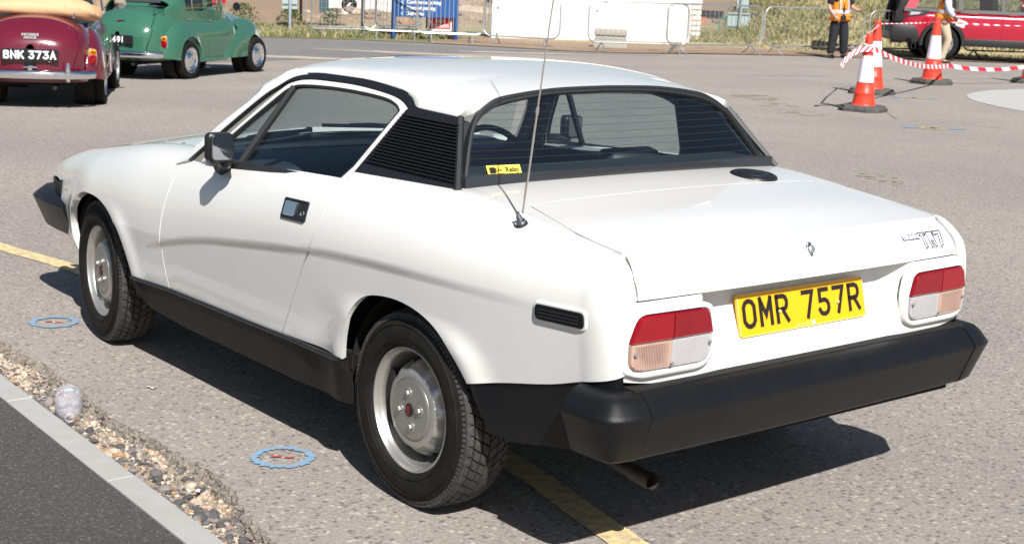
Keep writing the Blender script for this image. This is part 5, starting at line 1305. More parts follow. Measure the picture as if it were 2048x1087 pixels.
            hp = (1.30, sd*.80, 1.10); b = MB(); b.lathe([(0, .03), (.05, .025), (.065, .0), (.06, -.01), (0, -.012)], 20, 'x', hp); b.tube([(1.31, sd*.80, 1.10), (1.32, sd*.69, 1.02)], .008, 5); b.build('wing_mirror', 'black_satin', t)
        def rwf(y, z): 
            y = np.asarray(y, float); z = np.asarray(z, float); return np.stack([-.385+.62*(z-1.13)+.12*y*y, y, z], -1)
        panel('rear_window', [([(-.42, 1.14), (.42, 1.14), (.36, 1.36), (-.36, 1.36)], rwf, (.08, .08))], 'dark_glass', t, 1, flange=.01, outdir=(-1, 0, .6), off=.012)
        b = MB(); b.box((.6, 0, .78), (1.3, 1.0, .3)); 
        for yy in (.3, -.3): b.rbox((.75, yy, 1.0), (.12, .42, .42), .05, (0, -.2, 0))
        b.build('interior', 'dark', t, smooth=False)
        panel('windscreen', [([(-.52, 1.07), (.52, 1.07), (.46, 1.44), (-.46, 1.44)], lambda y, z: np.stack([1.44-.55*(np.asarray(z)-1.07), np.asarray(y), np.asarray(z)], -1), (.1, .1))], 'glass_car', t, 1, flange=0, outdir=(1, 0, .5))
        b = MB(); b.tube([(2.76, 0, .40), (2.74, .4, .40), (2.62, .66, .40)], .03, 6); b.tube([(2.76, 0, .40), (2.74, -.4, .40), (2.62, -.66, .40)], .03, 6); b.build('front_bumper', 'chrome', t)
    else:
        # folded tan hood lying across the back of the cockpit
        ho = bpy.data.objects.new('hood', None); COL.objects.link(ho); ho.parent = t
        n_, m_ = 44, 22; V = []; F = []
        for i in range(n_+1):
            u = -1+2*i/n_; y = .71*math.copysign(abs(u)**.92, u); ex = abs(u)**4
            for j in range(m_+1):
                a = 2*math.pi*j/m_; ca, sa = math.cos(a), math.sin(a)
                fold = .026*math.cos(2*a-1.1)-.020*abs(math.sin(1.5*a+.9*u+.4))+.012*math.sin(5.3*y+2*a)+.010*math.sin(13*y+5*a)*(.3+abs(u)**2)+.020*abs(u)**5*math.sin(31*y+3*a)
                r1 = .20*(1-.72*abs(u)**9)+fold; r2 = .118*(1-.6*abs(u)**9)+fold*.7
                V.append((-.22+.12*ex+r1*ca, y, 1.115-.05*ex-.045*abs(u)**2+r2*sa))
        for i in range(n_):
            for j in range(m_): F.append((i*(m_+1)+j, i*(m_+1)+j+1, (i+1)*(m_+1)+j+1, (i+1)*(m_+1)+j))
        F += [tuple(range(m_)), tuple(n_*(m_+1)+j for j in range(m_))]
        b = MB(); b.add(V, F); b.build('hood_cover', 'tan', ho, angle=80)
        b = MB()
        for yy in np.linspace(-.66, .66, 5): b.tube([(-.415+.06*abs(yy), yy, 1.05), (-.40, yy, 1.15)], .003, 4)
        b.build('hood_seam', 'tan', ho)
        for sd in (1, -1):
            b = MB(); b.tube([(1.28, sd*.62, 1.04), (1.05, sd*.58, 1.42)], .018, 6); b.build('windscreen_pillar', 'chrome', t)
            hp = Vector((1.10, sd*.84, 1.14)); b = MB(); b.lathe([(0, .03), (.05, .025), (.072, .0), (.066, -.006), (0, -.008)], 24, 'x', hp); b.tube([hp+Vector((.01, 0, 0)), hp+Vector((.03, -sd*.12, -.12))], .008, 5); b.build('door_mirror', 'chrome', t)
        panel('windscreen', [([(-.55, 1.05), (.55, 1.05), (.52, 1.42), (-.52, 1.42)], lambda y, z: np.stack([1.27-.55*(np.asarray(z)-1.05), np.asarray(y), np.asarray(z)], -1), (.1, .1))], 'glass_car', t, 1, flange=0, outdir=(1, 0, .5))
        b = MB(); b.box((.55, 0, .72), (1.4, 1.1, .4)); 
        for yy in (.32, -.32): b.rbox((.55, yy, 1.05), (.14, .46, .4), .05, (0, -.2, 0))
        b.build('interior', 'seat', t, smooth=False)
        b = MB(); b.tube([(1.0, -.33+.19*math.cos(a), 1.08+.19*math.sin(a)) for a in np.linspace(0, 6.283, 25)], .012, 6); b.build('steering_wheel', 'dark', t)
    def squeeze(o_):
        for ch in o_.children:
            if ch.name.startswith('wheel') and not ch.name.startswith('wheel_well'): continue
            if ch.type == 'MESH':
                for v in ch.data.vertices:
                    if v.co.x < -.38: v.co.x = -.38+(v.co.x+.38)*.80
            squeeze(ch)
    squeeze(t)
    return t
gh = math.radians(-56.5); gl_ = Vector((-math.sin(gh), math.cos(gh)))
o = Vector((14.32, -5.56))+gl_*.70*.86+Vector((-.03, -.04))
morris('saloon_car', 'green rounded vintage saloon with chrome wheels parked beside the maroon convertible', 'car', 'green', (o.x, o.y, 0), gh, .86, False)
mh = math.radians(-27.2); ml = Vector((-math.sin(mh), math.cos(mh)))
o = Vector((11.41, -3.20))+ml*.725*.91
morris('convertible_car', 'maroon vintage convertible with folded tan hood, cut off by the left edge of the photo', 'car', 'maroon', (o.x, o.y, 0), mh, .91, True)
# ---------------- modern cars
def modern_wheel(parent, x, y, sd, R, rz=0):
    w = bpy.data.objects.new('wheel', None); COL.objects.link(w); w.parent = parent; w.location = (x, y, R); w.rotation_euler = (0, .3, rz+(0 if sd > 0 else math.pi)); r = R*.66
    b = MB(); b.lathe([(r, .09), (r+.015, .105), (R-.05, .11), (R-.012, .095), (R, .07), (R, -.07), (R-.02, -.1), (r, -.1)], 56, 'y'); b.build('tyre', 'tyre', w, angle=50)
    b = MB(); b.lathe([(r+.004, .092), (r, .100), (r-.012, .100), (r-.025, .08), (r-.035, .0), (r-.05, -.06)], 48, 'y')
    for k in range(5):
        R_ = Matrix.Rotation(2*math.pi*k/5, 3, 'Y')
        for off in (-.16, .16):
            b.box(R_ @ Matrix.Rotation(off, 3, 'Y') @ Vector((r*.58, .082, 0)), (r*.86, .03, .040), R_ @ Matrix.Rotation(off*.6, 3, 'Y'))
    b.lathe([(.075, .07), (.07, .098), (0, .10)], 24, 'y'); b.build('rim', 'alloy', w, angle=35)
    b = MB(); b.lathe([(r-.03, .02), (0, .02)], 32, 'y'); b.build('brake_disc', 'dark', w); return w
def modern(name, label, paint, loc, rz, scale, P):
    t = thing(name, label, 'car', loc, rz, None, scale); W = P['W']; zm = P['zm']; zb = P['zb']; xa, xb = P['x0'], P['x1']; wb = P['wb']; R = P['R']; zbelt = P['belt']
    hw = pchip([xa, xa+.06, xa+.22, xa+.6, xb-.7, xb-.2, xb], [W*.80, W*.88, W*.96, W, W, W*.88, W*.6]); zt = pchip(P['ztx'], P['ztz']); f = shell(hw, zt, zb, zm, 4.2, .04)
    ar = R*1.17; va = lambda z: .5*(z-zb)/(zm-zb)
    for sd in (1, -1):
        def arch(xc): return [(xc+ar*math.cos(a), max(0, va(R+ar*math.sin(a)))) for a in np.linspace(0, math.pi, 16)]
        d1, d2, d3 = P['doors']
        q = [(xa, 0)]+arch(0)[::-1]+[(d1-.005, 0), (d1-.005, .78), (xa+.25, .80), (xa, .74)]
        a0 = arch(0); q = [(xa+.02, .0), (-ar, 0)]+a0[::-1][1:-1]+[(ar, 0), (max(ar, d1)-.0, .0), (max(d1, ar), va(R+.05)), (d1-.006, .5), (d1-.006, .74), (xa+.02, .74)]
        panel('rear_quarter', [(q, f, (.05, .04))], paint, t, sd, flange=.05, out=(0, 0, .7))
        dd = [(max(d1, ar), .0), (d2-.006, .0), (d2-.006, .74), (d1, .74), (d1, .5), (max(d1, ar), va(R+.05))]
        for dp in (dd, [(d2, .0), (d3-.006, .0), (d3-.006, .74), (d2, .74)]):
            d = panel('door', [(dp, f, (.05, .04))], paint, t, sd, flange=.02, out=(0, 0, .7)); xx = dp[0][0] if dp is not dd else d1
            p = f(np.array([xx+.18]), np.array([.66]))[0]
            b = MB(); b.tube([(xx+.08, sd*(p[1]+.01), p[2]), (xx+.12, sd*(p[1]+.045), p[2]+.005), (xx+.28, sd*(p[1]+.045), p[2]+.005), (xx+.32, sd*(p[1]+.01), p[2])], .016, 6); b.build('door_handle', paint, d)
        a1 = [(wb+p[0], p[1]) for p in a0]
        panel('front_wing', [([(d3, .0), (wb-ar, 0)]+a1[::-1][1:-1]+[(wb+ar, 0), (xb, .0), (xb, .9), (d3, .9)], f, (.06, .05))], paint, t, sd, flange=.05, out=(0, 0, .7))
        panel('bonnet', [([(d3-.1, .9), (xb, .9), (xb, 1.0), (d3-.1, 1.0)], f, (.1, .02))], paint, t, sd, flange=0, out=(0, 0, .7))
        # cladding: sill and arches
        if P.get('clad'):
            b = MB(); b.prism([(ar*.98, zb-.07), (wb-ar*.98, zb-.07), (wb-ar*.98, zb+.10), (ar*.98, zb+.10)], lambda p, d: Vector((p[0], sd*d, p[1])), W*.80, W+.012); b.build('sill_cladding', 'black_clad', t, bevel=.015)
            for xc in (0, wb):
                b = MB(); V = []; F = []
                for k, a in enumerate(np.linspace(-.12, math.pi+.12, 26)):
                    for (rr_, yy) in ((ar-.012, W*.93), (ar-.012, W+.02), (ar+.045, W+.022), (ar+.075, W-.012)): V.append((xc+rr_*math.cos(a), sd*yy, R+rr_*math.sin(a)))
                for k in range(25):
                    for j in range(3): F.append((k*4+j, k*4+j+1, k*4+5+j, k*4+4+j))
                b.add(V, F); b.build('arch_cladding', 'black_clad', t, angle=50)
        for xc in (0, wb):
            b = MB(); b.lathe([(ar-.005, W*.97), (ar-.005, W*.55), (0, W*.55)], 32, 'y', (xc, 0, R))
            if sd < 0: b.v = [(p[0], -p[1], p[2]) for p in b.v]
            b.build('wheel_well', 'dark', t, smooth=False); modern_wheel(t, xc, sd*(W-.115), sd, R)
        # greenhouse
        gx = P['gx']; ghw = lambda z: W*.93-(z-zbelt)*.30
        def gf(x, z): return np.stack([x, ghw(z)+0*x, z], -1)
        zr = P['roof']
        fr = [(gx[0], zbelt-.06), (gx[3], zbelt-.06), (gx[2], zr), (gx[1], zr)]
        wins = P['wins']
        for k, w in enumerate(wins): panel('side_window', [(w, gf, (.15, .15))], 'dark_glass' if P.get('tint') else 'glass_car', t, sd, flange=0, off=-.012, outdir=(0, 1, .3))
        xs_ = [gx[0]]; 
        # pillars as strips between neighbouring windows
        edges = []
        for k in range(len(wins)+1):
            l0 = (gx[0], gx[1]) if k == 0 else (wins[k-1][1][0], wins[k-1][2][0]); r0 = (gx[3], gx[2]) if k == len(wins) else (wins[k][0][0], wins[k][3][0])
            zl, zh = zbelt-.06, zr-.07
            e = lambda pair, z, top: pair[0]+(pair[1]-pair[0])*((z-zbelt)/(zr-.09-zbelt))
            panel('pillar', [([(e(l0, zl, 0), zl), (e(r0, zl, 0), zl), (e(r0, zh, 0), zh), (e(l0, zh, 0), zh)], gf, (.15, .15))], paint if k in (0, len(wins)) else 'black_clad', t, sd, flange=.03, outdir=(0, 1, .3))
        panel('roof_rail', [([(gx[0]-.02, zbelt-.075), (gx[3], zbelt-.075), (gx[3], zbelt-.0), (gx[0]-.02, zbelt-.0)], gf, (.2, .1))], 'black_clad', t, sd, flange=.02, outdir=(0, 1, .3), off=.004)
    rw_ = ghw(zr-.08)
    b = MB(); nn = 9; V = []; F = []
    for i in range(nn+1):
        x = gx[1]-.05+(gx[2]-gx[1]+.1)*i/nn; cr = math.sin(math.pi*i/nn)**.5*.05
        for j in range(11): y = -rw_+2*rw_*j/10; V.append((x, y, zr-.075+(.05+cr)*(1-abs(y/rw_)**3.5)))
    for i in range(nn):
        for j in range(10): F.append((i*11+j, i*11+j+1, (i+1)*11+j+1, (i+1)*11+j))
    b.add(V, F); b.build('roof', paint, t, angle=60)
    b = MB(); b.add([(gx[3], -ghw(zbelt), zbelt-.05), (gx[3], ghw(zbelt), zbelt-.05), (gx[2], rw_, zr-.06), (gx[2], -rw_, zr-.06)], [(0, 1, 2, 3)]); b.build('windscreen', 'glass_car', t, smooth=False)
    b = MB(); b.box(((xa+xb)/2, 0, zb+.06), (xb-xa-.4, W*1.1, .2)); b.box((1.0, 0, zbelt-.25), (2.4, W*1.6, .35))
    for yy in (.38, -.38): b.rbox((1.15, yy, zbelt+.05), (.14, .5, .7), .06, (0, -.15, 0)); b.rbox((.25, yy, zbelt+.0), (.14, .55, .55), .06, (0, -.15, 0))
    b.build('interior', 'dark', t, smooth=False)
    return t, f, W
sh_ = math.radians(-134); sl_ = Vector((math.sin(sh_), -math.cos(sh_)))   # towards its right side
c_ = Vector((16.77, -25.99))-sl_*.945*1.06
P_suv = dict(W=.945, zm=.80, zb=.40, x0=-.92, x1=3.55, wb=2.74, R=.372, belt=1.12, roof=1.70, clad=True, doors=(.42, 1.27, 2.32), gx=(-.85, -.60, 1.75, 2.55),
  ztx=[-.92, -.8, 2.2, 2.5, 3.2, 3.55], ztz=[1.08, 1.12, 1.12, 1.09, .98, .85], wins=[[(-.62, 1.12), (.30, 1.12), (.28, 1.60), (-.42, 1.58)], [(.40, 1.12), (1.24, 1.12), (1.20, 1.61), (.38, 1.60)], [(1.32, 1.12), (2.36, 1.12), (1.68, 1.60), (1.28, 1.61)]])
suv, sf, sW = modern('sport_utility_vehicle', 'red metallic sport utility vehicle with its tailgate open behind the traffic cones', 'suv_red', (c_.x, c_.y, 0), sh_, 1.06, P_suv)
b = MB(); b.prism([(-1.06, .78), (-1.12, .70), (-1.13, .52), (-1.05, .40), (-.60, .33), (-.50, .40), (-.52, .62), (-.60, .74)], lambda p, d: Vector((p[0], d, p[1])), -.93, .93); rb_ = b.build('rear_bumper', 'black_clad', suv, bevel=.03)
b = MB(); b.prism([(-1.14, .60), (-1.14, .44), (-1.07, .40), (-.90, .42), (-.90, .60)], lambda p, d: Vector((p[0], d, p[1])), -.80, .80); b.build('skid_plate', 'grey_plastic', suv, bevel=.02)
b = MB(); b.tube([(-.80, -.62, .37), (-1.10, -.66, .37)], .035, 10); b.build('exhaust_tip', 'chrome', suv)
b = MB(); b.box((-.80, 0, 1.2), (.02, 1.45, .80)); b.box((-.55, 0, .78), (.6, 1.5, .04)); b.build('load_space', 'dark', suv, smooth=False)
b = MB(); b.prism([(-.96, 1.62), (-1.78, 1.86), (-1.80, 1.93), (-.90, 1.72)], lambda p, d: Vector((p[0], d, p[1])), -.74, .74); tg = b.build('tailgate', 'suv_red', suv, bevel=.02)
b = MB(); b.prism([(-1.0, 1.615), (-1.55, 1.775), (-1.55, 1.79), (-1.0, 1.64)], lambda p, d: Vector((p[0], d, p[1])), -.62, .62); b.build('tailgate_glass', 'dark_glass', tg, smooth=False)
for sd in (1, -1):
    b = MB(); b.prism([(-1.04, .80), (-.86, .80), (-.80, 1.12), (-.72, 1.64), (-.86, 1.64), (-.98, 1.12)], lambda p, d: Vector((p[0], sd*d, p[1])), .66, .845); b.build('tailgate_frame', 'black_clad', suv, bevel=.02)
    lo = bpy.data.objects.new('tail_lamp', None); COL.objects.link(lo); lo.parent = suv
    def lampf(x, z): 
        p = sf(x, .5+.0*np.asarray(x)); return np.stack([np.asarray(x, float), p[..., 1]-.02*np.clip((np.asarray(z)-.9)/.2, 0, 1), np.asarray(z, float)], -1)
    panel('lamp_housing', [([(-.905, .905), (-.40, .985), (-.33, 1.055), (-.36, 1.075), (-.905, 1.07)], lampf, (.04, .04))], 'dark_glass', lo, sd, flange=.03, off=.014, outdir=(0, 1, 0))
    panel('red_lens', [([(-.90, .925), (-.79, .945), (-.76, 1.04), (-.90, 1.05)], lampf, (.04, .04))], 'red_lens', lo, sd, flange=.0, off=.018, outdir=(0, 1, 0))
    panel('clear_lens', [([(-.74, .96), (-.55, .985), (-.50, 1.03), (-.72, 1.035)], lampf, (.04, .04))], 'clear_lens', lo, sd, flange=.0, off=.018, outdir=(0, 1, 0))
    hp = Vector((2.16, sd*1.06, 1.20)); b = MB(); b.rbox(hp, (.12, .24, .17), .05, axis=0); b.tube([hp, hp+Vector((.05, -sd*.16, -.06))], .03, 6); b.build('door_mirror', 'suv_red', suv)
P_h = dict(W=.86, zm=.62, zb=.28, x0=-.75, x1=3.2, wb=2.45, R=.30, belt=.95, roof=1.42, doors=(.30, 1.10, 2.05), gx=(-.70, -.40, 1.45, 2.35), tint=True,
  ztx=[-.75, -.65, 2.0, 2.3, 2.9, 3.2], ztz=[.92, .95, .95, .93, .82, .66], wins=[[(-.50, .95), (.24, .95), (.22, 1.33), (-.28, 1.32)], [(.34, .95), (1.06, .95), (1.02, 1.34), (.32, 1.33)], [(1.14, .95), (2.16, .95), (1.40, 1.33), (1.10, 1.34)]])
modern('hatchback_car', 'bright red hatchback parked far off behind the green saloon', 'bright_red', (40.2, -15.9, 0), math.radians(-118), 1.05, P_h)

# ================================================================== traffic cones and tape
M['cone_red'] = mat('fluorescent_cone_red', (.84, .052, .026), .42, var=.04, coat=.1, dust=((.6, .09, .05), .3, 5))
M['cone_old'] = mat('weathered_cone_red', (.55, .11, .06), .6, var=.12, dust=((.4, .2, .15), .5, 4))
M['cone_white'] = mat('reflective_sleeve', (.80, .74, .82), .35, var=.03, scale=50, bump=.15, bscale=300)
M['cone_base'] = mat('recycled_rubber_base', (.075, .072, .068), .85, var=.2, scale=20, dust=((.17, .165, .15), .7, 5))
def cone(loc, rz, sc, label, group='red and white traffic cones', sleeve=True):
    t = thing('traffic_cone', label, 'traffic cone', loc, rz, group, sc)
    b = MB(); n = 8; a0 = math.pi/8
    def oct_(w, d, ch): return [(w, -d+ch), (w, d-ch), (w-ch, d), (-w+ch, d), (-w, d-ch), (-w, -d+ch), (-w+ch, -d), (w-ch, -d)]
    V = []; F = []; L = [(oct_(.27, .27, .11), .0), (oct_(.275, .275, .11), .045), (oct_(.265, .265, .11), .05), (oct_(.255, .255, .105), .052), (oct_(.25, .25, .10), .075), (oct_(.235, .235, .1), .08)]
    for pl, z in L: V += [(p[0], p[1], z) for p in pl]
    for k in range(len(L)-1): F += [(k*8+i, k*8+(i+1) % 8, (k+1)*8+(i+1) % 8, (k+1)*8+i) for i in range(8)]
    F += [tuple(range(7, -1, -1)), tuple(40+i for i in range(8))]; b.add(V, F); b.build('base', 'cone_base', t, smooth=False)
    b = MB(); pr = [(.160, .080), (.157, .095), (.148, .10), (.138, .165), (.128, .225), (.130, .228), (.130, .235), (.126, .238), (.108, .375)]
    m = 'cone_red' if sleeve else 'cone_old'
    if not sleeve: pr += [(.040, .985), (.034, 1.0), (0, 1.0)]
    b.lathe(pr, 36, 'z'); b.build('cone_skirt' if sleeve else 'cone_body', m, t, angle=50)
    if sleeve:
        b = MB(); b.lathe([(.108, .375), (.1098, .376), (.0735, .715), (.072, .716)], 36, 'z'); b.build('reflective_sleeve', 'cone_white', t, angle=50)
        b = MB(); b.lathe([(.0715, .716), (.042, .965), (.040, .985), (.034, .995), (.030, .995), (.028, .96)], 36, 'z'); b.build('cone_tip', m, t, angle=50)
    return t
cone((8.28, -12.08, 0), .25, .99, 'nearest red and white traffic cone, with barrier tape knotted round its neck')
cone((10.20, -14.78, 0), .1, 1.10, 'red and white traffic cone standing just behind the nearest one')
cone((11.47, -18.10, 0), -.2, 1.15, 'red and white traffic cone standing in front of the red car\'s rear wheel')
cone((11.20, -20.75, 0), .3, 1.15, 'red and white traffic cone cut off by the right edge of the photo')
cone((25.0, -19.45, 0), .3, .56, 'weathered plain orange cone against the white hoarding', 'weathered orange cones', False)
M['tape_red'] = mat('tape_red', (.62, .03, .06), .4, var=.05); M['tape_white'] = mat('tape_white', (.78, .76, .78), .4, var=.03)
def stripe_mat(name, period, w):
    m = bpy.data.materials.new(name); m.use_nodes = True; n = m.node_tree.nodes; l = m.node_tree.links; p = n['Principled BSDF']; p.inputs['Roughness'].default_value = .4
    uv = n.new('ShaderNodeUVMap'); uv.uv_map = 'UVMap'; sp = n.new('ShaderNodeSeparateXYZ'); l.new(uv.outputs[0], sp.inputs[0])
    a = n.new('ShaderNodeMath'); a.operation = 'MULTIPLY_ADD'; l.new(sp.outputs[1], a.inputs[0]); a.inputs[1].default_value = w*1.1; l.new(sp.outputs[0], a.inputs[2])
    q = n.new('ShaderNodeMath'); q.operation = 'PINGPONG'; l.new(a.outputs[0], q.inputs[0]); q.inputs[1].default_value = period
    g = n.new('ShaderNodeMath'); g.operation = 'GREATER_THAN'; l.new(q.outputs[0], g.inputs[0]); g.inputs[1].default_value = period/2
    mx = n.new('ShaderNodeMix'); mx.data_type = 'RGBA'; l.new(g.outputs[0], mx.inputs[0]); mx.inputs[6].default_value = (.78, .75, .77, 1); mx.inputs[7].default_value = (.60, .025, .055, 1)
    l.new(mx.outputs[2], p.inputs['Base Color']); M[name] = m
def tape(label, pts, w, seglen, twist=0):
    P = [Vector(p) for p in pts]; n = len(P); V = []; S = [0]
    for i in range(1, n): S.append(S[-1]+(P[i]-P[i-1]).length)
    for i in range(n):
        tw = twist*math.sin(S[i]*1.3+.6); o_ = Vector((math.sin(tw)*.3*w, 0, .5*w*math.cos(tw))); V += [P[i]+o_, P[i]-o_]
    b = MB(); b.add(V, [(2*i, 2*i+2, 2*i+3, 2*i+1) for i in range(n-1)])
    nm = 'tape_%d' % len([k for k in M if k.startswith('tape_')]); stripe_mat(nm, seglen, w)
    o = b.build('barrier_tape', nm, None, smooth=False, recalc=False)
    uv = o.data.uv_layers.new(name='UVMap')
    for poly in o.data.polygons:
        for li in poly.loop_indices: vi = o.data.loops[li].vertex_index; uv.data[li].uv = (S[vi//2], 1-(vi % 2))
    return tag(o, label, 'barrier tape', 'red and white barrier tape')
def sag(a, c, d, n=24):
    a = Vector(a); c = Vector(c); return [a.lerp(c, i/n)-Vector((0, 0, d*4*(i/n)*(1-i/n))) for i in range(n+1)]
n1_ = Vector((8.22, -12.05, .86)); 
tape('slack red and white tape sagging low from the nearest cone to the right', sag((8.20, -12.10, .80), (11.25, -18.25, .33), .10, 40)+sag((11.25, -18.25, .33), (10.95, -20.80, .40), .10, 20)[1:], .068, .21, .3)
tape('thin taut red and white tape strung high between the cone tops', sag((10.16, -14.82, 1.05), (11.43, -18.14, 1.06), .01, 12)+sag((11.43, -18.14, 1.06), (11.16, -20.80, 1.03), .02, 10)[1:], .028, .14, 1.2)
tl_ = tape('loose knotted end of red and white tape hanging from the nearest cone', [(8.20, -12.06, .80), (8.27, -11.92, .79), (8.33, -11.82, .73), (8.37, -11.74, .64), (8.39, -11.70, .56)], .075, .04, .6)
tape('twisted red and white tape joining the tops of the two nearest cones', [(8.24, -12.06, .86), (8.30, -12.0, .93), (9.0, -13.0, .96), (10.12, -14.70, 1.03)], .05, .11, 2.0)
# tape wound round the neck of the nearest cone
b = MB(); b.tube([(8.28+.062*math.cos(a), -12.08+.062*math.sin(a), .845+.012*math.sin(2*a)) for a in np.linspace(0, 6.2, 16)], .012, 5); tag(b.build('barrier_tape', 'tape_white', smooth=False), 'loop of white tape wound round the neck of the nearest cone', 'barrier tape', 'red and white barrier tape')

# ================================================================== steel crowd barriers
def barrier(a, c, label, h=1.08, zb=.20, nbars=18, rot_feet=1):
    a = Vector((a[0], a[1], 0)); c = Vector((c[0], c[1], 0)); L = (c-a).length; ang = math.atan2(c.y-a.y, c.x-a.x)
    t = thing('crowd_barrier', label, 'crowd barrier', a, ang, 'steel crowd barriers along the verge')
    r = .19; pts = []
    for (cx, cz, a0) in ((L-r, h-r, 0), (r, h-r, 90), (r, zb+r, 180), (L-r, zb+r, 270)):
        for k in range(6): w = math.radians(a0+18*k); pts.append((cx+r*math.cos(w), 0, cz+r*math.sin(w)))
    b = MB(); b.tube(pts, .019, 8, closed=True); b.build('frame', 'steel', t)
    bm_ = None
    for k in range(nbars):
        x = .11+(L-.22)*(k+.5)/nbars
        if bm_ is None:
            b = MB(); b.tube([(0, 0, zb), (0, 0, h)], .0065, 5); bm_ = b.build('bar', 'steel', t); o = bm_
        else: o = bm_.copy(); COL.objects.link(o)
        o.parent = t; o.location = (x, 0, 0)
    for x in (.32, L-.32):
        b = MB(); b.tube([(x, 0, zb), (x, .34, 0)], .017, 6); b.tube([(x, 0, zb), (x, -.34, 0)], .017, 6); b.build('foot', 'steel', t)
    for z in (.45, .85):
        b = MB(); b.tube([(L, 0, z), (L+.05, 0, z), (L+.05, 0, z-.05)], .008, 5); b.build('hook', 'steel', t)
    return t
barrier((24.62, -13.50), (24.30, -15.15), 'leftmost steel crowd barrier, beside the grey sign post', nbars=14)
barrier((24.22, -14.75), (23.35, -15.95), 'steel crowd barrier in front of the left post of the blue sign', nbars=14)
barrier((26.30, -16.45), (26.60, -18.0), 'steel crowd barrier standing behind the blue sign', nbars=12)
barrier((23.20, -15.50), (22.45, -16.85), 'steel crowd barrier in front of the red crossing sign', nbars=14)
barrier((22.35, -16.72), (20.93, -17.76), 'steel crowd barrier in front of the orange cone and white hoarding', nbars=15)
barrier((19.95, -17.72), (19.12, -19.93), 'steel crowd barrier in front of the grey concrete block', nbars=18)
barrier((19.16, -19.32), (18.92, -22.12), 'steel crowd barrier in front of the grey sign back and litter bin', nbars=20)
barrier((18.90, -22.18), (18.28, -25.0), 'steel crowd barrier behind the person dressed in black', nbars=20)
barrier((18.18, -25.08), (17.50, -27.72), 'steel crowd barrier behind the rear wheel of the red car', nbars=20)
barrier((17.40, -27.80), (16.30, -30.40), 'rightmost steel crowd barrier, behind the doors of the red car', nbars=20)

# ================================================================== signs and posts
M['sign_blue'] = mat('blue_sign_paint', (.022, .088, .26), .45, var=.06, scale=3)
M['grey_post'] = mat('grey_post_paint', (.36, .41, .45), .45, var=.06, metal=.2)
M['sign_back'] = mat('grey_green_sign_back', (.33, .41, .40), .5, var=.05)
M['black_post'] = mat('black_post_paint', (.015, .014, .013), .5, var=.2)
M['sign_red'] = mat('red_temporary_sign', (.72, .03, .035), .4, var=.05)
M['hoarding'] = mat('white_hoarding_paint', (.80, .79, .77), .6, var=.03, scale=2, dust=((.62, .58, .52), .35, 1.3))
M['dirty_white'] = mat('dirty_white_boards', (.62, .58, .53), .7, var=.08, scale=5)
M['teal'] = mat('teal_board', (.055, .12, .145), .6, var=.1)
def look(p):   # unit vector on the ground from p to the camera and the one to the picture's right
    d = Vector((CAM_POS.x-p[0], CAM_POS.y-p[1])).normalized(); return d, Vector((d.y*-1*-1 if False else -d.y, d.x))
def ground_frame(p, yawoff=0):
    d, r_ = look(p); 
    if yawoff: R_ = Matrix.Rotation(yawoff, 2); d = R_ @ d; r_ = R_ @ r_
    return frame((p[0], p[1], 0), (r_.x, r_.y, 0), (0, 0, 1))      # local x to picture right, y up, z to the camera
# blue direction sign
p0 = Vector((24.03, -15.44)); p1 = Vector((23.79, -17.03)); mid_ = (p0+p1)/2; xr_ = (p1-p0).normalized()
SF = frame((mid_.x, mid_.y, 0), (xr_.x, xr_.y, 0), (0, 0, 1)); wS = (p1-p0).length
bs = thing('direction_sign', 'blue sign on two blue posts reading Conference parking, Disabled parking, Deliveries', 'sign', (0, 0, 0))
zsn = 1 if (SF.to_3x3() @ Vector((0, 0, 1))).dot(Vector((CAM_POS.x-mid_.x, CAM_POS.y-mid_.y, 0))) > 0 else -1
if zsn < 0: SF = SF @ Matrix.Rotation(math.pi, 4, 'Y')
for sx in (-1, 1):
    b = MB(); b.box(SF @ Vector((sx*wS/2, 1.2, 0)), (.085, 2.4, .085), SF.to_3x3()); b.build('post', 'sign_blue', bs, bevel=.008)
b = MB(); b.box(SF @ Vector((0, 1.455, .02)), (wS-.09, 1.89, .03), SF.to_3x3()); pnl = b.build('sign_panel', 'sign_blue', bs, smooth=False)
for z, s in ((.845, 'Conference parking'), (.716, 'Disabled parking'), (.588, 'Deliveries')):
    me = text_mesh(s, .112, extrude=.001, align='LEFT', offset=.0035, sx=.98); me.transform(SF @ Matrix.Translation((-wS/2+.30, z, .037))); link('sign_lettering', me, 'white_ink', pnl, False, recalc=False)
    b = MB(); L, Rr = stroke([Vector((.022, .042)), Vector((-.018, 0)), Vector((.022, -.042))], .022)
    for i in range(2): b.prism([L[i], L[i+1], Rr[i+1], Rr[i]], lambda p_, d: SF @ Vector((p_[0]-wS/2+.20, p_[1]+z, d)), .035, .038)
    b.build('chevron', 'white_ink', pnl, smooth=False)
for z, s in ((.975, 'Reception'), (1.10, 'Main entrance'), (1.23, 'Visitors')): pass
# red temporary sign
c_ = Vector((24.03, -16.72)); RF = ground_frame((c_.x, c_.y), .0)
rs_ = thing('temporary_sign', 'red temporary sign reading ZEBRA CROSSING below the blue sign', 'sign', (0, 0, 0))
b = MB(); b.box(RF @ Vector((.02, .45, .0)), (.54, .50, .012), RF.to_3x3()); pn_ = b.build('sign_border', 'white_ink', rs_, smooth=False)
b = MB(); b.box(RF @ Vector((.02, .465, .009)), (.49, .43, .008), RF.to_3x3()); b.build('sign_face', 'sign_red', rs_, smooth=False)
for z, s in ((.425, 'ZEBRA'), (.315, 'CROSSING')):
    me = text_mesh(s, .105, extrude=.001, offset=.002, sx=.80); me.transform(RF @ Matrix.Translation((.02, z, .015))); link('sign_lettering', me, 'white_ink', rs_, False, recalc=False)
b = MB()
for sx in (-.28, .30): b.box(RF @ Vector((sx, .33, -.05)), (.06, .66, .035), RF.to_3x3()); b.box(RF @ Vector((sx, .03, -.10)), (.09, .06, .30), RF.to_3x3())
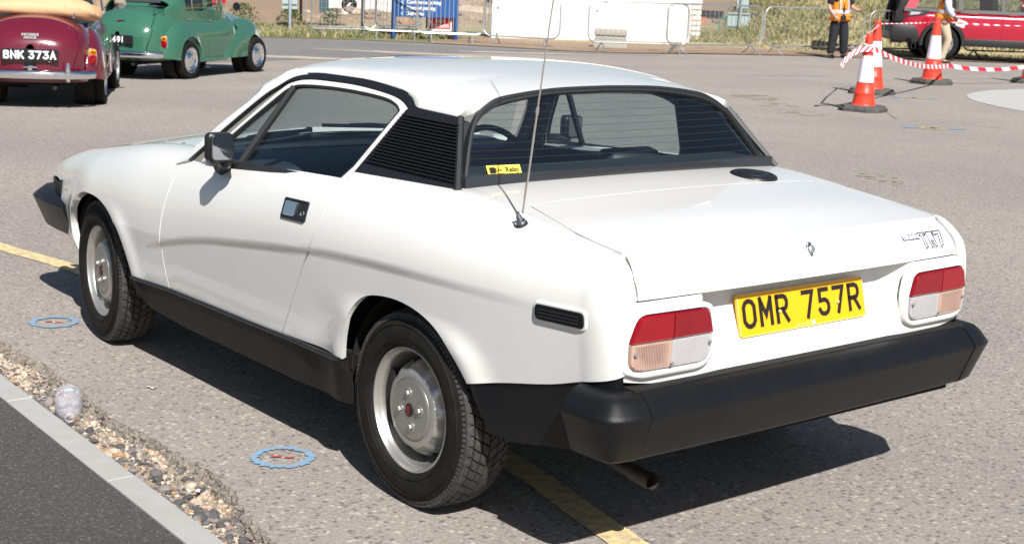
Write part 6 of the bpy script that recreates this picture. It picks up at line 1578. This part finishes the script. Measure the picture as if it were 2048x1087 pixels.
b.build('sign_stand', 'black_post', rs_, smooth=False)
# grey sign backs
def sign_back(p, label, plates, h, r=.035, lean=0, off=-.02):
    F_ = ground_frame(p); t = thing('road_sign', label, 'road sign', (0, 0, 0), 0, 'road signs seen from behind')
    b = MB(); b.tube([F_ @ Vector((0, 0, 0)), F_ @ Vector((lean, h, 0))], r, 12); b.build('post', 'grey_post', t)
    for (x, z, w, hh) in plates:
        b = MB(); b.rbox(F_ @ Vector((x, z, -.06)), (w, hh, .014), .02, F_.to_3x3()); pl_ = b.build('sign_plate', 'sign_back', t)
        b = MB()
        for q in (-.38, .38): b.box(F_ @ Vector((x, z+q*hh, -.045)), (w*.94, .035, .02), F_.to_3x3())
        b.build('rail', 'grey_plastic', pl_, smooth=False)
    return t
sign_back((26.40, -14.13), 'tall grey post with grey sign back, left of the barriers', [(-.01, 1.0, .36, .90)], 2.6, .034)
sign_back((25.26, -28.30), 'leaning grey post with two grey sign backs beside the litter bin', [(.0, .53, .64, .46), (.08, 1.05, .34, .45)], 2.3, .042, .10)
b = MB(); b.box((30.1, -16.6, 1.4), (.055, .055, 2.8)); tag(b.build('black_post', 'black_post', smooth=False), 'thin black post on the grass right of the grey sign post', 'post')
b = MB(); b.box((27.2, -16.66, 1.3), (.07, .07, 2.6)); pp = b.build('fence_post', 'black_post', smooth=False); tag(pp, 'black post with pale fixings behind the second barrier', 'post')
# ---------------- hoardings, bin, block
def wall(name, p0, p1, h, th, m, label, cat, panels=0, z0=0):
    p0 = Vector(p0); p1 = Vector(p1); d = (p1-p0); L = d.length; ang = math.atan2(d.y, d.x); t = thing(name, label, cat, (p0.x, p0.y, z0), ang)
    n = max(1, panels)
    for k in range(n):
        b = MB(); b.box((L*(k+.5)/n, 0, h/2), (L/n-.008, th, h)); b.build('board', m, t, smooth=False)
    return t
h1 = wall('hoarding', (24.77, -18.84), (23.33, -24.30), 2.6, .05, 'hoarding', 'long white hoarding with an orange cone at its foot', 'hoarding', 2)
b = MB(); b.box((3.12, -.03, 1.0), (.12, .006, .12)); b.build('notice', 'sign_back', h1, smooth=False)
b = MB()
for x_, z_ in ((.14, .12), (.14, .75), (2.9, .30), (2.9, .75)): b.box((x_, -.04, z_), (.05, .03, .02))
b.build('bolt', 'dark', h1, smooth=False)
b = MB(); b.box((5.02, -.01, 1.3), (.03, .05, 2.6)); b.build('edge_strip', 'dirty_white', h1, smooth=False)
t = thing('crate_stack', 'white slatted pallet standing on end beside the right end of the long hoarding', 'pallet', (24.06, -25.25, 0), math.atan2(-.9, -.3))
for k in range(13):
    b = MB(); b.box((0, 0, .07+k*.14), (.32, .10, .11)); b.build('slat', 'dirty_white', t, smooth=False)
wall('hoarding', (38.0, -22.3), (38.7, -25.4), 2.6, .05, 'hoarding', 'distant white hoarding seen between the first two barriers', 'hoarding', 3)
wall('panel_board', (36.95, -21.35), (37.10, -21.72), 2.4, .08, 'teal', 'dark teal board at the left end of the distant hoarding', 'board', 1)
M['concrete'] = mat('grey_concrete', (.34, .33, .29), .9, var=.1, scale=12, bump=.5, bscale=90)
BF = ground_frame((21.10, -19.45), .0); R3 = BF.to_3x3()
t = thing('concrete_block', 'two-tier grey concrete block at the foot of the white hoarding', 'concrete block', (0, 0, 0))
b = MB(); b.box(BF @ Vector((0, .09, 0)), (.76, .20, .40), R3); b.build('plinth', 'concrete', t, bevel=.01)
b = MB(); b.box(BF @ Vector((0, .24, -.02)), (.72, .09, .36), R3); b.build('neck', 'concrete', t, bevel=.005)
b = MB(); b.prism([(-.37, .29), (.37, .29), (.385, .33), (.36, .43), (-.36, .43), (-.385, .33)], lambda p, d: BF @ Vector((p[0], p[1], d)), -.2, .19); b.build('cap', 'concrete', t, bevel=.01)
M['bin_grey'] = mat('dark_grey_bin_plastic', (.06, .065, .075), .5, var=.1); M['bin_tan'] = mat('tan_bin_band', (.34, .25, .13), .5, var=.15)
t = thing('litter_bin', 'round dark grey litter bin with a tan band, right of the grey sign backs', 'litter bin', (25.33, -28.98, 0))
b = MB(); b.lathe([(0, .0), (.16, .0), (.185, .42), (.175, .45)], 24, 'z'); b.build('bin_body', 'bin_grey', t)
b = MB(); b.lathe([(.17, .45), (.185, .47), (.175, .62), (.16, .63)], 24, 'z'); b.build('bin_band', 'bin_tan', t)
b = MB(); b.lathe([(.16, .62), (.19, .64), (.16, .70), (.08, .74), (0, .745)], 24, 'z'); b.build('bin_lid', 'bin_grey', t)
# ---------------- building-site things behind the fence
M['mesh_orange'] = mat('orange_mesh', (.62, .16, .07), .7, var=.2); M['brick_red'] = mat('brick_rubble', (.36, .15, .09), .9, var=.3, scale=9)
M['fence_green'] = mat('green_rail', (.05, .28, .17), .5, var=.1)
F_ = ground_frame((31.2, -33.3)); R3 = F_.to_3x3()
t = thing('site_banner', 'black banner with a small white notice left of the grey sign backs', 'banner', (0, 0, 0))
b = MB(); b.box(F_ @ Vector((0, .52, 0)), (1.05, .26, .03), R3); b.build('banner_sheet', 'black_trim', t, smooth=False)
b = MB(); b.box(F_ @ Vector((-.36, .53, .02)), (.12, .13, .01), R3); b.build('notice', 'white_ink', t, smooth=False)
F2 = ground_frame((28.4, -29.8)); R3 = F2.to_3x3()
t = thing('mesh_barrier', 'orange plastic mesh barrier on the building site left of the grey sign backs', 'barrier', (0, 0, 0))
for z in (.33, .39, .45, .51):
    b = MB(); b.box(F2 @ Vector((0, z, 0)), (.66, .018, .02), R3); b.build('mesh_strand', 'mesh_orange', t, smooth=False)
for x_ in np.linspace(-.3, .3, 9):
    b = MB(); b.box(F2 @ Vector((x_, .42, .004)), (.012, .2, .02), R3); b.build('mesh_strand', 'mesh_orange', t, smooth=False)
F3 = ground_frame((28.0, -30.9)); t = thing('green_rail', 'green tubular rail on the building site beside the orange mesh', 'rail', (0, 0, 0))
b = MB(); b.tube([F3 @ Vector(p) for p in ((-.30, .05, 0), (-.30, .50, 0), (-.24, .57, 0), (.5, .58, 0))], .018, 6); b.build('rail_tube', 'fence_green', t)
b = MB()
for x_ in (-.1, .1, .3): b.tube([F3 @ Vector((x_, .05, 0)), F3 @ Vector((x_, .58, 0))], .008, 5)
b.build('upright', 'fence_green', t)
# wire site fence: panels of thin wires on a frame
def mesh_fence(p0, p1, label, h=2.0, nx=26, nz=14):
    p0 = Vector(p0); p1 = Vector(p1); d = p1-p0; L = d.length; t = thing('mesh_fence', label, 'fence', (p0.x, p0.y, 0), math.atan2(d.y, d.x), 'wire mesh site fence panels')
    b = MB(); b.tube([(0, 0, .05), (0, 0, h), (L, 0, h), (L, 0, .05)], .02, 6); b.tube([(0, 0, .12), (L, 0, .12)], .015, 6); b.build('frame', 'steel', t)
    b = MB()
    for k in range(1, nx): b.tube([(L*k/nx, 0, .1), (L*k/nx, 0, h)], .0028, 4, cap=False)
    for k in range(1, nz): b.tube([(0, 0, h*k/nz), (L, 0, h*k/nz)], .0028, 4, cap=False)
    o = b.build('mesh_wires', 'steel', t); o['kind'] = 'stuff'; return t
mesh_fence((24.35, -25.55), (26.2, -29.0), 'wire mesh site fence between the pallet and the litter bin')
mesh_fence((24.4, -16.9), (24.75, -18.75), 'wire mesh site fence between the blue sign and the white hoarding')
mesh_fence((27.4, -15.3), (26.9, -18.2), 'wire mesh site fence behind the blue sign')
# rubble heaps and planks behind the barriers
RB = [('r1', (.36, .20, .13)), ('r2', (.28, .22, .17)), ('r3', (.48, .38, .29)), ('r4', (.20, .17, .15))]
for k, c in RB: M[k] = mat('rubble_'+k, c, .9, var=.25, scale=6, bump=.4, bscale=40)
def heap(c, L, w, h, n, label):
    t = thing('rubble_heap', label, 'rubble heap', (c[0], c[1], 0), ua, 'rubble heaps on the building site')
    b = MB(); V = []; F = []; nx, ny = 24, 10
    for i in range(nx+1):
        for j in range(ny+1):
            x = (i/nx-.5)*L; y = (j/ny-.5)*w; e = max(0, 1-(2*abs(i/nx-.5))**2.5)*max(0, 1-(2*abs(j/ny-.5))**2)
            V.append((x, y, h*e*(.75+.5*mnoise.noise((x*1.3, y*1.3, c[0])))))
    for i in range(nx):
        for j in range(ny): a = i*(ny+1)+j; F.append((a, a+ny+1, a+ny+2, a+1))
    b.add(V, F); b.build('soil_mound', 'brown_soil', t)
    for k in range(n):
        g = SG[rnd.randrange(10)]; x = rnd.uniform(-.48, .48)*L; y = rnd.uniform(-.4, .4)*w; e = max(0, 1-(2*abs(x/L))**2.5)*max(0, 1-(2*abs(y/w))**2); s = rnd.uniform(.06, .20)
        b = MB(); b.add([Vector((v.x*s*1.3, v.y*s, v.z*s))+Vector((x, y, h*e*.8+s*.2)) for v in g[0]], g[1]); b.build('boulder', rnd.choice(RB)[0], t, smooth=False)
heap((32.8, -19.9), 4.2, 2.2, .42, 26, 'long low heap of pale rubble behind the leftmost barrier')
heap((33.5, -23.2), 3.4, 2.0, .50, 22, 'low brown rubble heap behind the blue sign')
heap((36.5, -27.2), 3.6, 2.0, .45, 26, 'brown rubble heap left of the white hoarding')
heap((42.0, -32.0), 6, 3, .9, 22, 'large brown soil heap far beyond the white hoarding')
heap((36, -13.5), 7, 3, .8, 24, 'brown brick rubble heap far behind the grey sign post')
heap((39, -36.5), 9, 3, .9, 26, 'reddish rubble heap far behind the black banner')
for (p, L, a, lab) in (((33.4, -24.9), 1.7, .25, 'weathered timber beam lying on the site left of the white hoarding'), ((35.0, -26.4), 1.3, -.15, 'second timber beam lying across the brown rubble heap')):
    t = thing('timber_beam', lab, 'timber', (p[0], p[1], .42), ua+a, 'timber beams on the building site'); b = MB(); b.box((0, 0, 0), (L, .14, .12), (0, .08, 0)); b.build('beam', 'r3', t, smooth=False)
for (p, s, lab) in (((36.1, -21.9), .24, 'black rubber tyre lying on the rubble behind the black post'), ((36.2, -28.2), .34, 'black drum lying beside the left edge of the white hoarding')):
    F_ = ground_frame(p); b = MB(); b.lathe([(s*.55, -.1), (s*.9, -.12), (s, -.06), (s, .06), (s*.9, .12), (s*.55, .1)], 24, 'z', F_ @ Vector((0, .42, 0)), F_.to_3x3() @ Euler((.5, .5, 0)).to_matrix(), closed=True); tag(b.build('old_tyre', 'dark'), lab, 'tyre')
# weeds and bushes on the left verge
def bush(c, h, w, n, label, mats=('weed', 'g_green'), group='weeds on the verge'):
    t = thing('weed_clump', label, 'plant', (c[0], c[1], 0), 0, group)
    for mi, m in enumerate(mats):
        b = MB(); V = []; F = []
        for q in range(n):
            r = rnd.random()**.6; a = rnd.uniform(0, 6.28); z = h*rnd.random()**.8; rr_ = w*r*(1-.6*(z/h)**2); x, y = rr_*math.cos(a), rr_*math.sin(a); s = rnd.uniform(.025, .055); e = Euler((rnd.uniform(-1, 1), rnd.uniform(-1, 1), rnd.uniform(0, 6.28))).to_matrix(); i0 = len(V)
            for p in ((-s, 0, 0), (0, -s*.4, 0), (s, 0, 0), (0, s*.4, 0)): V.append(tuple(e @ Vector(p)+Vector((x, y, z))))
            F.append((i0, i0+1, i0+2, i0+3))
        b.add(V, F); b.build('leaves', m, t, smooth=False, recalc=False)
    b = MB()
    for k in range(7): a = k*.9; b.tube([(0, 0, 0), (w*.5*math.cos(a), w*.5*math.sin(a), h*rnd.uniform(.5, .9))], .006, 4)
    b.build('stems', 'g_olive', t)
bush((28.6, -14.1), .60, .50, 260, 'bushy green weed left of the grey sign post')
bush((28.4, -15.3), .50, .40, 200, 'bushy green weed between the grey post and the black post')
bush((27.6, -16.0), .55, .35, 180, 'green weed behind the leftmost barrier')
bush((27.9, -12.3), .45, .6, 240, 'low green weed at the left beyond the green saloon')
bush((29.6, -20.0), .75, .25, 70, 'tall thin weed standing in front of the distant white hoarding')
bush((29.4, -33.2), 1.5, .8, 420, 'leafy bush at the top of the site fence behind the grey sign backs', ('weed', 'g_olive'), None)
bush((24.4, -31.0), .55, .4, 160, 'green thistle growing in the dry grass behind the barriers', ('weed',), None)

# ================================================================== people
M['skin'] = mat('skin', (.52, .30, .22), .5, var=.06); M['skin2'] = mat('darker_skin', (.16, .075, .045), .5, var=.06)
M['black_cloth'] = mat('black_cloth', (.014, .014, .017), .85, var=.2, bump=.3, bscale=160); M['navy_cloth'] = mat('navy_cloth', (.018, .022, .038), .8, var=.2)
M['hivis'] = mat('orange_hi_vis', (.92, .27, .02), .6, var=.05); M['hivis_grey'] = mat('reflective_grey_band', (.50, .50, .52), .4, var=.05)
M['chino'] = mat('beige_chino', (.44, .36, .26), .8, var=.08, bump=.3, bscale=90); M['blue_shirt'] = mat('light_blue_shirt', (.46, .56, .74), .7, var=.05)
M['hair'] = mat('dark_hair', (.03, .02, .014), .6, var=.3); M['shoe'] = mat('black_shoe', (.012, .012, .013), .3, var=.1); M['brown_shoe'] = mat('brown_shoe', (.07, .035, .02), .4, var=.1)
M['paper'] = mat('white_paper', (.82, .82, .83), .6, var=.02)
def skinned(name, verts, edges, m, parent, root=0, levels=2):
    me = bpy.data.meshes.new(name); me.from_pydata([v[0] for v in verts], edges, []); o = bpy.data.objects.new(name, me); COL.objects.link(o)
    md = o.modifiers.new('s', 'SKIN'); md.use_smooth_shade = True
    for i, v in enumerate(verts):
        sv = me.skin_vertices[0].data[i]; r = v[1]; sv.radius = r if isinstance(r, tuple) else (r, r); sv.use_root = (i == root)
    sb = o.modifiers.new('b', 'SUBSURF'); sb.levels = levels; sb.render_levels = levels
    bpy.context.view_layer.update(); me2 = bpy.data.meshes.new_from_object(o.evaluated_get(bpy.context.evaluated_depsgraph_get())); bpy.data.objects.remove(o)
    me2.name = name; me2.materials.clear(); return link(name, me2, m, parent, True, 0)
def chain(pts, i0=0): return [(i0+i, i0+i+1) for i in range(len(pts)-1)]
def person(label, loc, rz, J, skin, parts, group=None):
    t = thing('person', label, 'person', loc, rz, group)
    V = []; E = []; idx = {}
    def add(k, p, r): idx[k] = len(V); V.append((p, r))
    for k, (p, r) in J.items(): add(k, p, r)
    for a, c in (('pelvis', 'waist'), ('waist', 'chest'), ('chest', 'neck'), ('neck', 'head0'), ('head0', 'head1'), ('head1', 'head2'), ('chest', 'shL'), ('shL', 'elL'), ('elL', 'wrL'), ('wrL', 'paL'), ('chest', 'shR'), ('shR', 'elR'), ('elR', 'wrR'), ('wrR', 'paR'),
                 ('pelvis', 'hiL'), ('hiL', 'knL'), ('knL', 'anL'), ('anL', 'toL'), ('pelvis', 'hiR'), ('hiR', 'knR'), ('knR', 'anR'), ('anR', 'toR')): E.append((idx[a], idx[c]))
    for s in 'LR':
        pa = Vector(J['pa'+s][0]); wr = Vector(J['wr'+s][0]); d = (pa-wr).normalized(); side = Vector((1, 0, 0)) if abs(d.x) < .7 else Vector((0, 1, 0)); side = (side-d*side.dot(d)).normalized(); nrm_ = d.cross(side)
        for k, ln in enumerate((.055, .068, .066, .05)):
            q = pa+side*(-.027+.018*k); i0 = len(V); V.append((tuple(q+d*.018), .010)); V.append((tuple(q+d*(.02+ln*.5)+nrm_*.006), .009)); V.append((tuple(q+d*(.02+ln)+nrm_*.022), .0075)); E += [(idx['pa'+s], i0), (i0, i0+1), (i0+1, i0+2)]
        q = wr+side*-.035+d*.03; i0 = len(V); V.append((tuple(q), .011)); V.append((tuple(q+d*.045+side*-.012), .009)); E += [(idx['wr'+s], i0), (i0, i0+1)]
    skinned('body', V, E, skin, t, 0, 2)
    h = Vector(J['head1'][0])
    b = MB(); V_, F_2 = stone_geo(3, 3)
    bm = bmesh.new(); bmesh.ops.create_uvsphere(bm, u_segments=20, v_segments=14, radius=1)
    for v in bm.verts: v.co = Vector((v.co.x*.108-.012, v.co.y*.088, v.co.z*.125+.03))
    bmesh.ops.delete(bm, geom=[v for v in bm.verts if v.co.x > .045 and v.co.z < .085 or v.co.z < -.055], context='VERTS')
    me = bpy.data.meshes.new('hair'); bm.to_mesh(me); bm.free(); link('hair', me, 'hair', t, loc=tuple(h))
    for sy in (-1, 1):
        b = MB(); b.lathe([(0, .004), (.006, .003), (.009, 0)], 10, 'x', h+Vector((.088, sy*.032, .018))); b.build('eye', 'ink', t)
        b = MB(); b.lathe([(0, .01), (.022, .006), (.028, -.004)], 10, 'y', h+Vector((-.005, sy*.083, .0)), Matrix.Rotation(0 if sy > 0 else math.pi, 3, 'X')); b.build('ear', skin, t)
    b = MB(); b.tube([h+Vector((.085, 0, .02)), h+Vector((.108, 0, -.02)), h+Vector((.09, 0, -.028))], [.008, .013, .009], 8); b.build('nose', skin, t)
    b = MB(); b.tube([h+Vector((.082, -.022, -.055)), h+Vector((.091, 0, -.055)), h+Vector((.082, .022, -.055))], [.004, .006, .004], 6); b.build('mouth', 'red_paint', t)
    for nm, m, vs_, es, lv in parts: skinned(nm, vs_, es, m, t, 0, lv)
    return t
def legs(J, s, r1, r2, r3, ext=0): return [(J['hi'+s][0], r1), (tuple(Vector(J['hi'+s][0]).lerp(Vector(J['kn'+s][0]), .5)), (r1+r2)/2), (J['kn'+s][0], r2), (tuple(Vector(J['kn'+s][0]).lerp(Vector(J['an'+s][0]), .6)), r3), (tuple(Vector(J['an'+s][0])+Vector((0, 0, -.02))), r3*1.02)]
# person in black
J1 = {'pelvis': ((0, 0, .90), (.15, .11)), 'waist': ((0, 0, 1.05), (.15, .11)), 'chest': ((.01, 0, 1.28), (.17, .12)), 'neck': ((.01, 0, 1.45), .055), 'head0': ((.03, 0, 1.53), .065), 'head1': ((.02, 0, 1.60), .088), 'head2': ((.01, 0, 1.68), .075),
 'shL': ((0, .19, 1.38), .062), 'elL': ((.02, .29, 1.15), .045), 'wrL': ((.18, .36, 1.08), .032), 'paL': ((.26, .40, 1.10), .036), 'shR': ((0, -.19, 1.38), .062), 'elR': ((-.02, -.29, 1.14), .045), 'wrR': ((.12, -.20, .95), .032), 'paR': ((.16, -.15, .88), .036),
 'hiL': ((0, .10, .86), .10), 'knL': ((.03, .13, .47), .066), 'anL': ((-.01, .17, .09), .045), 'toL': ((.13, .22, .035), .035), 'hiR': ((0, -.10, .86), .10), 'knR': ((.02, -.13, .47), .066), 'anR': ((0, -.17, .09), .045), 'toR': ((.15, -.18, .035), .035)}
def upper(J, w, arms, r, sleeve_to=.75, low='pelvis', lowz=0):
    vs_ = [((J['waist'][0][0], 0, J['waist'][0][2]), (w*1.0, w*.74)), ((J['chest'][0][0], 0, J['chest'][0][2]), (w*1.06, w*.76)), ((J['neck'][0][0], 0, J['neck'][0][2]-.03), (.085, .075)), ((J['pelvis'][0][0], 0, J['pelvis'][0][2]+lowz), (w*1.02, w*.8))]; es = [(0, 1), (1, 2), (0, 3)]
    if arms:
        for s in 'LR':
            sh0 = Vector(J['sh'+s][0]); el = Vector(J['el'+s][0]); wr = Vector(J['wr'+s][0]); i0 = len(vs_)
            if sleeve_to <= 1: vs_ += [(tuple(sh0), r), (tuple(sh0.lerp(el, sleeve_to*.6)), r*.92), (tuple(sh0.lerp(el, sleeve_to)), r*.95)]; es += [(1, i0), (i0, i0+1), (i0+1, i0+2)]
            else: vs_ += [(tuple(sh0), r), (tuple(el), r*.82), (tuple(el.lerp(wr, sleeve_to-1)), r*.66)]; es += [(1, i0), (i0, i0+1), (i0+1, i0+2)]
    return vs_, es
def trousers(J, r1, r2, r3, w, top):
    vs_ = [((J['pelvis'][0][0], 0, J['pelvis'][0][2]), (w, w*.78)), ((J['waist'][0][0], 0, top), (w*.96, w*.74))]; es = [(0, 1)]
    for s in 'LR':
        i0 = len(vs_); vs_ += legs(J, s, r1, r2, r3); es += [(0, i0)]+chain([0]*5, i0)
    return vs_, es
tr = trousers(J1, .135, .112, .100, .195, 1.0); up1 = upper(J1, .205, True, .092, .8, lowz=-.06)
vest = ([((.012, 0, 1.03), (.218, .162)), ((.015, 0, 1.22), (.225, .166)), ((.012, 0, 1.40), (.18, .130)), ((.01, 0, .99), (.219, .163))], [(0, 1), (1, 2), (0, 3)])
pz = person('person in black clothes and orange hi-vis vest standing by the barrier', (17.61, -23.22, 0), math.radians(158), J1, 'skin', [('trousers', 'black_cloth', *tr, 2), ('shirt', 'black_cloth', *up1, 2), ('hi_vis_vest', 'hivis', *vest, 2)])
b = MB(); b.lathe([(.221, .0), (.225, .03), (.225, .06), (.221, .085)], 32, 'z', (0, 0, 0)); b.v = [(p[0]*.79+.014, p[1]*1.01, p[2]+1.0) for p in b.v]; b.build('reflective_band', 'hivis_grey', pz)
for sy in (-1, 1):
    b = MB(); b.tube([(.165, sy*.10, 1.06), (.172, sy*.105, 1.2), (.14, sy*.11, 1.36), (.06, sy*.11, 1.43)], .018, 6); b.build('reflective_band', 'hivis_grey', pz)
    b = MB(); J = J1['an'+('L' if sy > 0 else 'R')][0]; T = J1['to'+('L' if sy > 0 else 'R')][0]
    b.tube([(J[0]-.05, J[1], .045), (J[0]+.05, (J[1]*2+T[1])/3, .055), (T[0], T[1], .04), (T[0]+.06, T[1]+.01*sy, .03)], [.045, .05, .045, .028], 10); b.build('shoe', 'shoe', pz)
b = MB(); b.tube([(.06, .10, 1.44), (.165, .02, 1.25), (.178, -.01, 1.12)], .008, 5); b.tube([(.06, -.10, 1.44), (.165, -.02, 1.25), (.178, -.01, 1.12)], .008, 5); b.build('lanyard', 'black_cloth', pz)
b = MB(); b.rbox((.182, -.01, 1.08), (.02, .06, .12), .01, axis=0); b.build('radio', 'black_trim', pz)
b = MB(); b.lathe([(.038, -.012), (.04, 0), (.038, .012)], 16, 'z', J1['wrR'][0]); b.build('wristwatch', 'steel', pz)
# person in chinos walking behind the cone
J2 = {'pelvis': ((0, 0, .95), (.15, .11)), 'waist': ((0, 0, 1.10), (.15, .11)), 'chest': ((.02, 0, 1.34), (.18, .12)), 'neck': ((.03, 0, 1.52), .055), 'head0': ((.05, 0, 1.60), .065), 'head1': ((.05, 0, 1.67), .09), 'head2': ((.04, 0, 1.75), .075),
 'shL': ((.02, .20, 1.45), .062), 'elL': ((.12, .27, 1.20), .045), 'wrL': ((.34, .20, 1.15), .032), 'paL': ((.42, .17, 1.16), .036), 'shR': ((.02, -.20, 1.45), .062), 'elR': ((.05, -.27, 1.17), .045), 'wrR': ((.24, -.24, 1.00), .032), 'paR': ((.30, -.23, .93), .036),
 'hiL': ((0, .10, .91), .10), 'knL': ((.02, .11, .50), .066), 'anL': ((-.12, .11, .12), .045), 'toL': ((.0, .11, .035), .035), 'hiR': ((0, -.10, .91), .10), 'knR': ((.14, -.10, .51), .066), 'anR': ((.02, -.10, .09), .045), 'toR': ((.17, -.11, .035), .035)}
tr2 = trousers(J2, .125, .095, .078, .175, 1.02); up2 = upper(J2, .185, True, .085, 1.75, lowz=.08)
vest2 = ([((.01, 0, 1.12), (.205, .155)), ((.02, 0, 1.32), (.212, .160)), ((.025, 0, 1.46), (.17, .125)), ((.01, 0, 1.08), (.205, .155))], [(0, 1), (1, 2), (0, 3)])
jk = ([((.0, 0, .98), (.195, .15)), ((.005, 0, 1.09), (.198, .152))], [(0, 1)])
pz = person('person in beige trousers and orange hi-vis vest beside the red car', (16.03, -24.87, 0), math.radians(-133), J2, 'skin2', [('trousers', 'chino', *tr2, 2), ('shirt', 'blue_shirt', *up2, 2), ('hi_vis_vest', 'hivis', *vest2, 2), ('jumper', 'navy_cloth', *jk, 2)])
b = MB(); b.lathe([(.208, .0), (.211, .03), (.211, .06), (.208, .085)], 32, 'z'); b.v = [(p[0]*.79+.014, p[1]*1.01, p[2]+1.10) for p in b.v]; b.build('reflective_band', 'hivis_grey', pz)
b = MB(); b.box((.35, -.24, .90), (.20, .015, .15), (.2, .3, .1)); b.build('paper', 'paper', pz, smooth=False)
for sy in (-1, 1):
    b = MB(); J = J2['an'+('L' if sy > 0 else 'R')][0]; T = J2['to'+('L' if sy > 0 else 'R')][0]
    b.tube([(J[0]-.05, J[1], J[2]-.045), (J[0]+.05, (J[1]*2+T[1])/3, (J[2]+T[2])/2-.005), (T[0], T[1], .04), (T[0]+.06, T[1], .03)], [.045, .05, .045, .028], 10); b.build('shoe', 'brown_shoe', pz)

# ================================================================== litter by the kerb
M['pet'] = glassmat('clear_plastic_bottle', (.86, .86, .90), .08)
def pet_mat():
    m = bpy.data.materials.new('misty_plastic'); m.use_nodes = True; n = m.node_tree.nodes; l = m.node_tree.links; p = n['Principled BSDF']; p.inputs['Base Color'].default_value = (.78, .76, .82, 1); p.inputs['Roughness'].default_value = .12; p.inputs['Coat Weight'].default_value = .6
    tr_ = n.new('ShaderNodeBsdfTransparent'); tr_.inputs[0].default_value = (.95, .95, .97, 1); tc = n.new('ShaderNodeTexCoord'); nz = n.new('ShaderNodeTexNoise'); nz.inputs['Scale'].default_value = 40; l.new(tc.outputs['Object'], nz.inputs['Vector'])
    mr = n.new('ShaderNodeMapRange'); mr.inputs[3].default_value = .20; mr.inputs[4].default_value = .40; l.new(nz.outputs[0], mr.inputs[0]); mx = n.new('ShaderNodeMixShader'); l.new(mr.outputs[0], mx.inputs[0]); l.new(tr_.outputs[0], mx.inputs[1]); l.new(p.outputs[0], mx.inputs[2]); l.new(mx.outputs[0], n['Material Output'].inputs[0]); M['pet'] = m
pet_mat()
M['label_blue'] = mat('pale_blue_label', (.55, .64, .80), .35, var=.05); M['label_red'] = mat('label_red', (.75, .06, .10), .4); M['label_green'] = mat('label_green', (.12, .50, .12), .4)
bt = thing('plastic_bottle', 'clear empty plastic bottle with a pale blue label lying against the kerb', 'bottle')
p_ = Vector((1.515, 1.168, .002)); q_ = Vector((1.245, 1.272, .006)); ax_ = (q_-p_).normalized(); BR = ax_.to_track_quat('Z', 'Y').to_matrix()
b = MB(); b.lathe([(0, .012), (.020, .006), (.032, 0), (.043, .006), (.0465, .02), (.0465, .05), (.045, .056), (.0465, .062), (.0465, .12), (.0475, .15), (.0465, .18), (.042, .205), (.032, .232), (.020, .255), (.0145, .266), (.0135, .276), (.0165, .278), (.0165, .281), (.0135, .283), (.0130, .298), (.011, .298)], 36, 'z', p_, BR); b.build('bottle_body', 'pet', bt, angle=60)
b = MB(); V = []; F = []
for k in range(19):
    a = math.radians(20+280*k/18)
    for h in (.088, .138): V.append(BR @ Vector((.0478*math.cos(a), .0478*math.sin(a), h+.004*math.sin(a*3)))+p_)
b.add(V, [(2*k, 2*k+1, 2*k+3, 2*k+2) for k in range(18)]); b.build('bottle_label', 'pet', bt, recalc=False); bt.children[-1]
lab_c = (CAM_POS-p_).normalized(); lc = BR.transposed() @ lab_c; am_ = math.atan2(lc.y, lc.x)
def lab_patch(name, m, da0, da1, h0, h1, r=.0486, sk=0):
    b = MB(); V = []; n = 8
    for k in range(n+1):
        a = am_+da0+(da1-da0)*k/n
        for h in (h0, h1): V.append(BR @ Vector((r*math.cos(a), r*math.sin(a), h+sk*k/n))+p_)
    b.add(V, [(2*k, 2*k+1, 2*k+3, 2*k+2) for k in range(n)]); b.build(name, m, bt, recalc=False)
lab_patch('label_band', 'label_blue', -.8, 1.0, .10, .128)
lab_patch('label_red_flash', 'label_red', .25, .75, .108, .118, .0492, .016)
lab_patch('label_green_flash', 'label_green', -.55, -.35, .106, .124, .0492)
for (x, y, z, s, lab, rz) in ((1.44, .89, .003, .020, 'tiny scrap of white paper lying on the asphalt in front of the sill', .4), (.475, 1.20, -.022, .017, 'tiny scrap of white paper lying among the stones of the gravel strip', .9), (-.165, .58, .003, .012, 'tiny white scrap on the shaded asphalt behind the rear wheel', .2)):
    b = MB(); g = 4; V = []; F = []
    for i in range(g+1):
        for j in range(g+1): V.append(((i/g-.5)*2*s, (j/g-.5)*1.2*s, .004*math.sin(i*1.7+j)+.002))
    for i in range(g):
        for j in range(g): a = i*(g+1)+j; F.append((a, a+g+1, a+g+2, a+1))
    b.add(V, F); o = b.build('paper_scrap', 'paper', None, loc=(x, y, z)); o.rotation_euler = (.15, .1, rz); tag(o, lab, 'litter', 'scraps of white paper')
# orange leaf caught under the broken edge
b = MB(); b.add([(0, 0, 0), (.012, .007, .004), (.035, .004, .012), (.014, -.006, .006)], [(0, 1, 2, 3)]); M['leaf'] = mat('orange_leaf', (.45, .10, .03), .6, var=.2); o = b.build('dead_leaf', 'leaf', None, loc=(.06, 1.235, -.03)); o.rotation_euler = (.5, -.3, 2.4); tag(o, 'orange dead leaf caught under the broken asphalt edge', 'leaf')
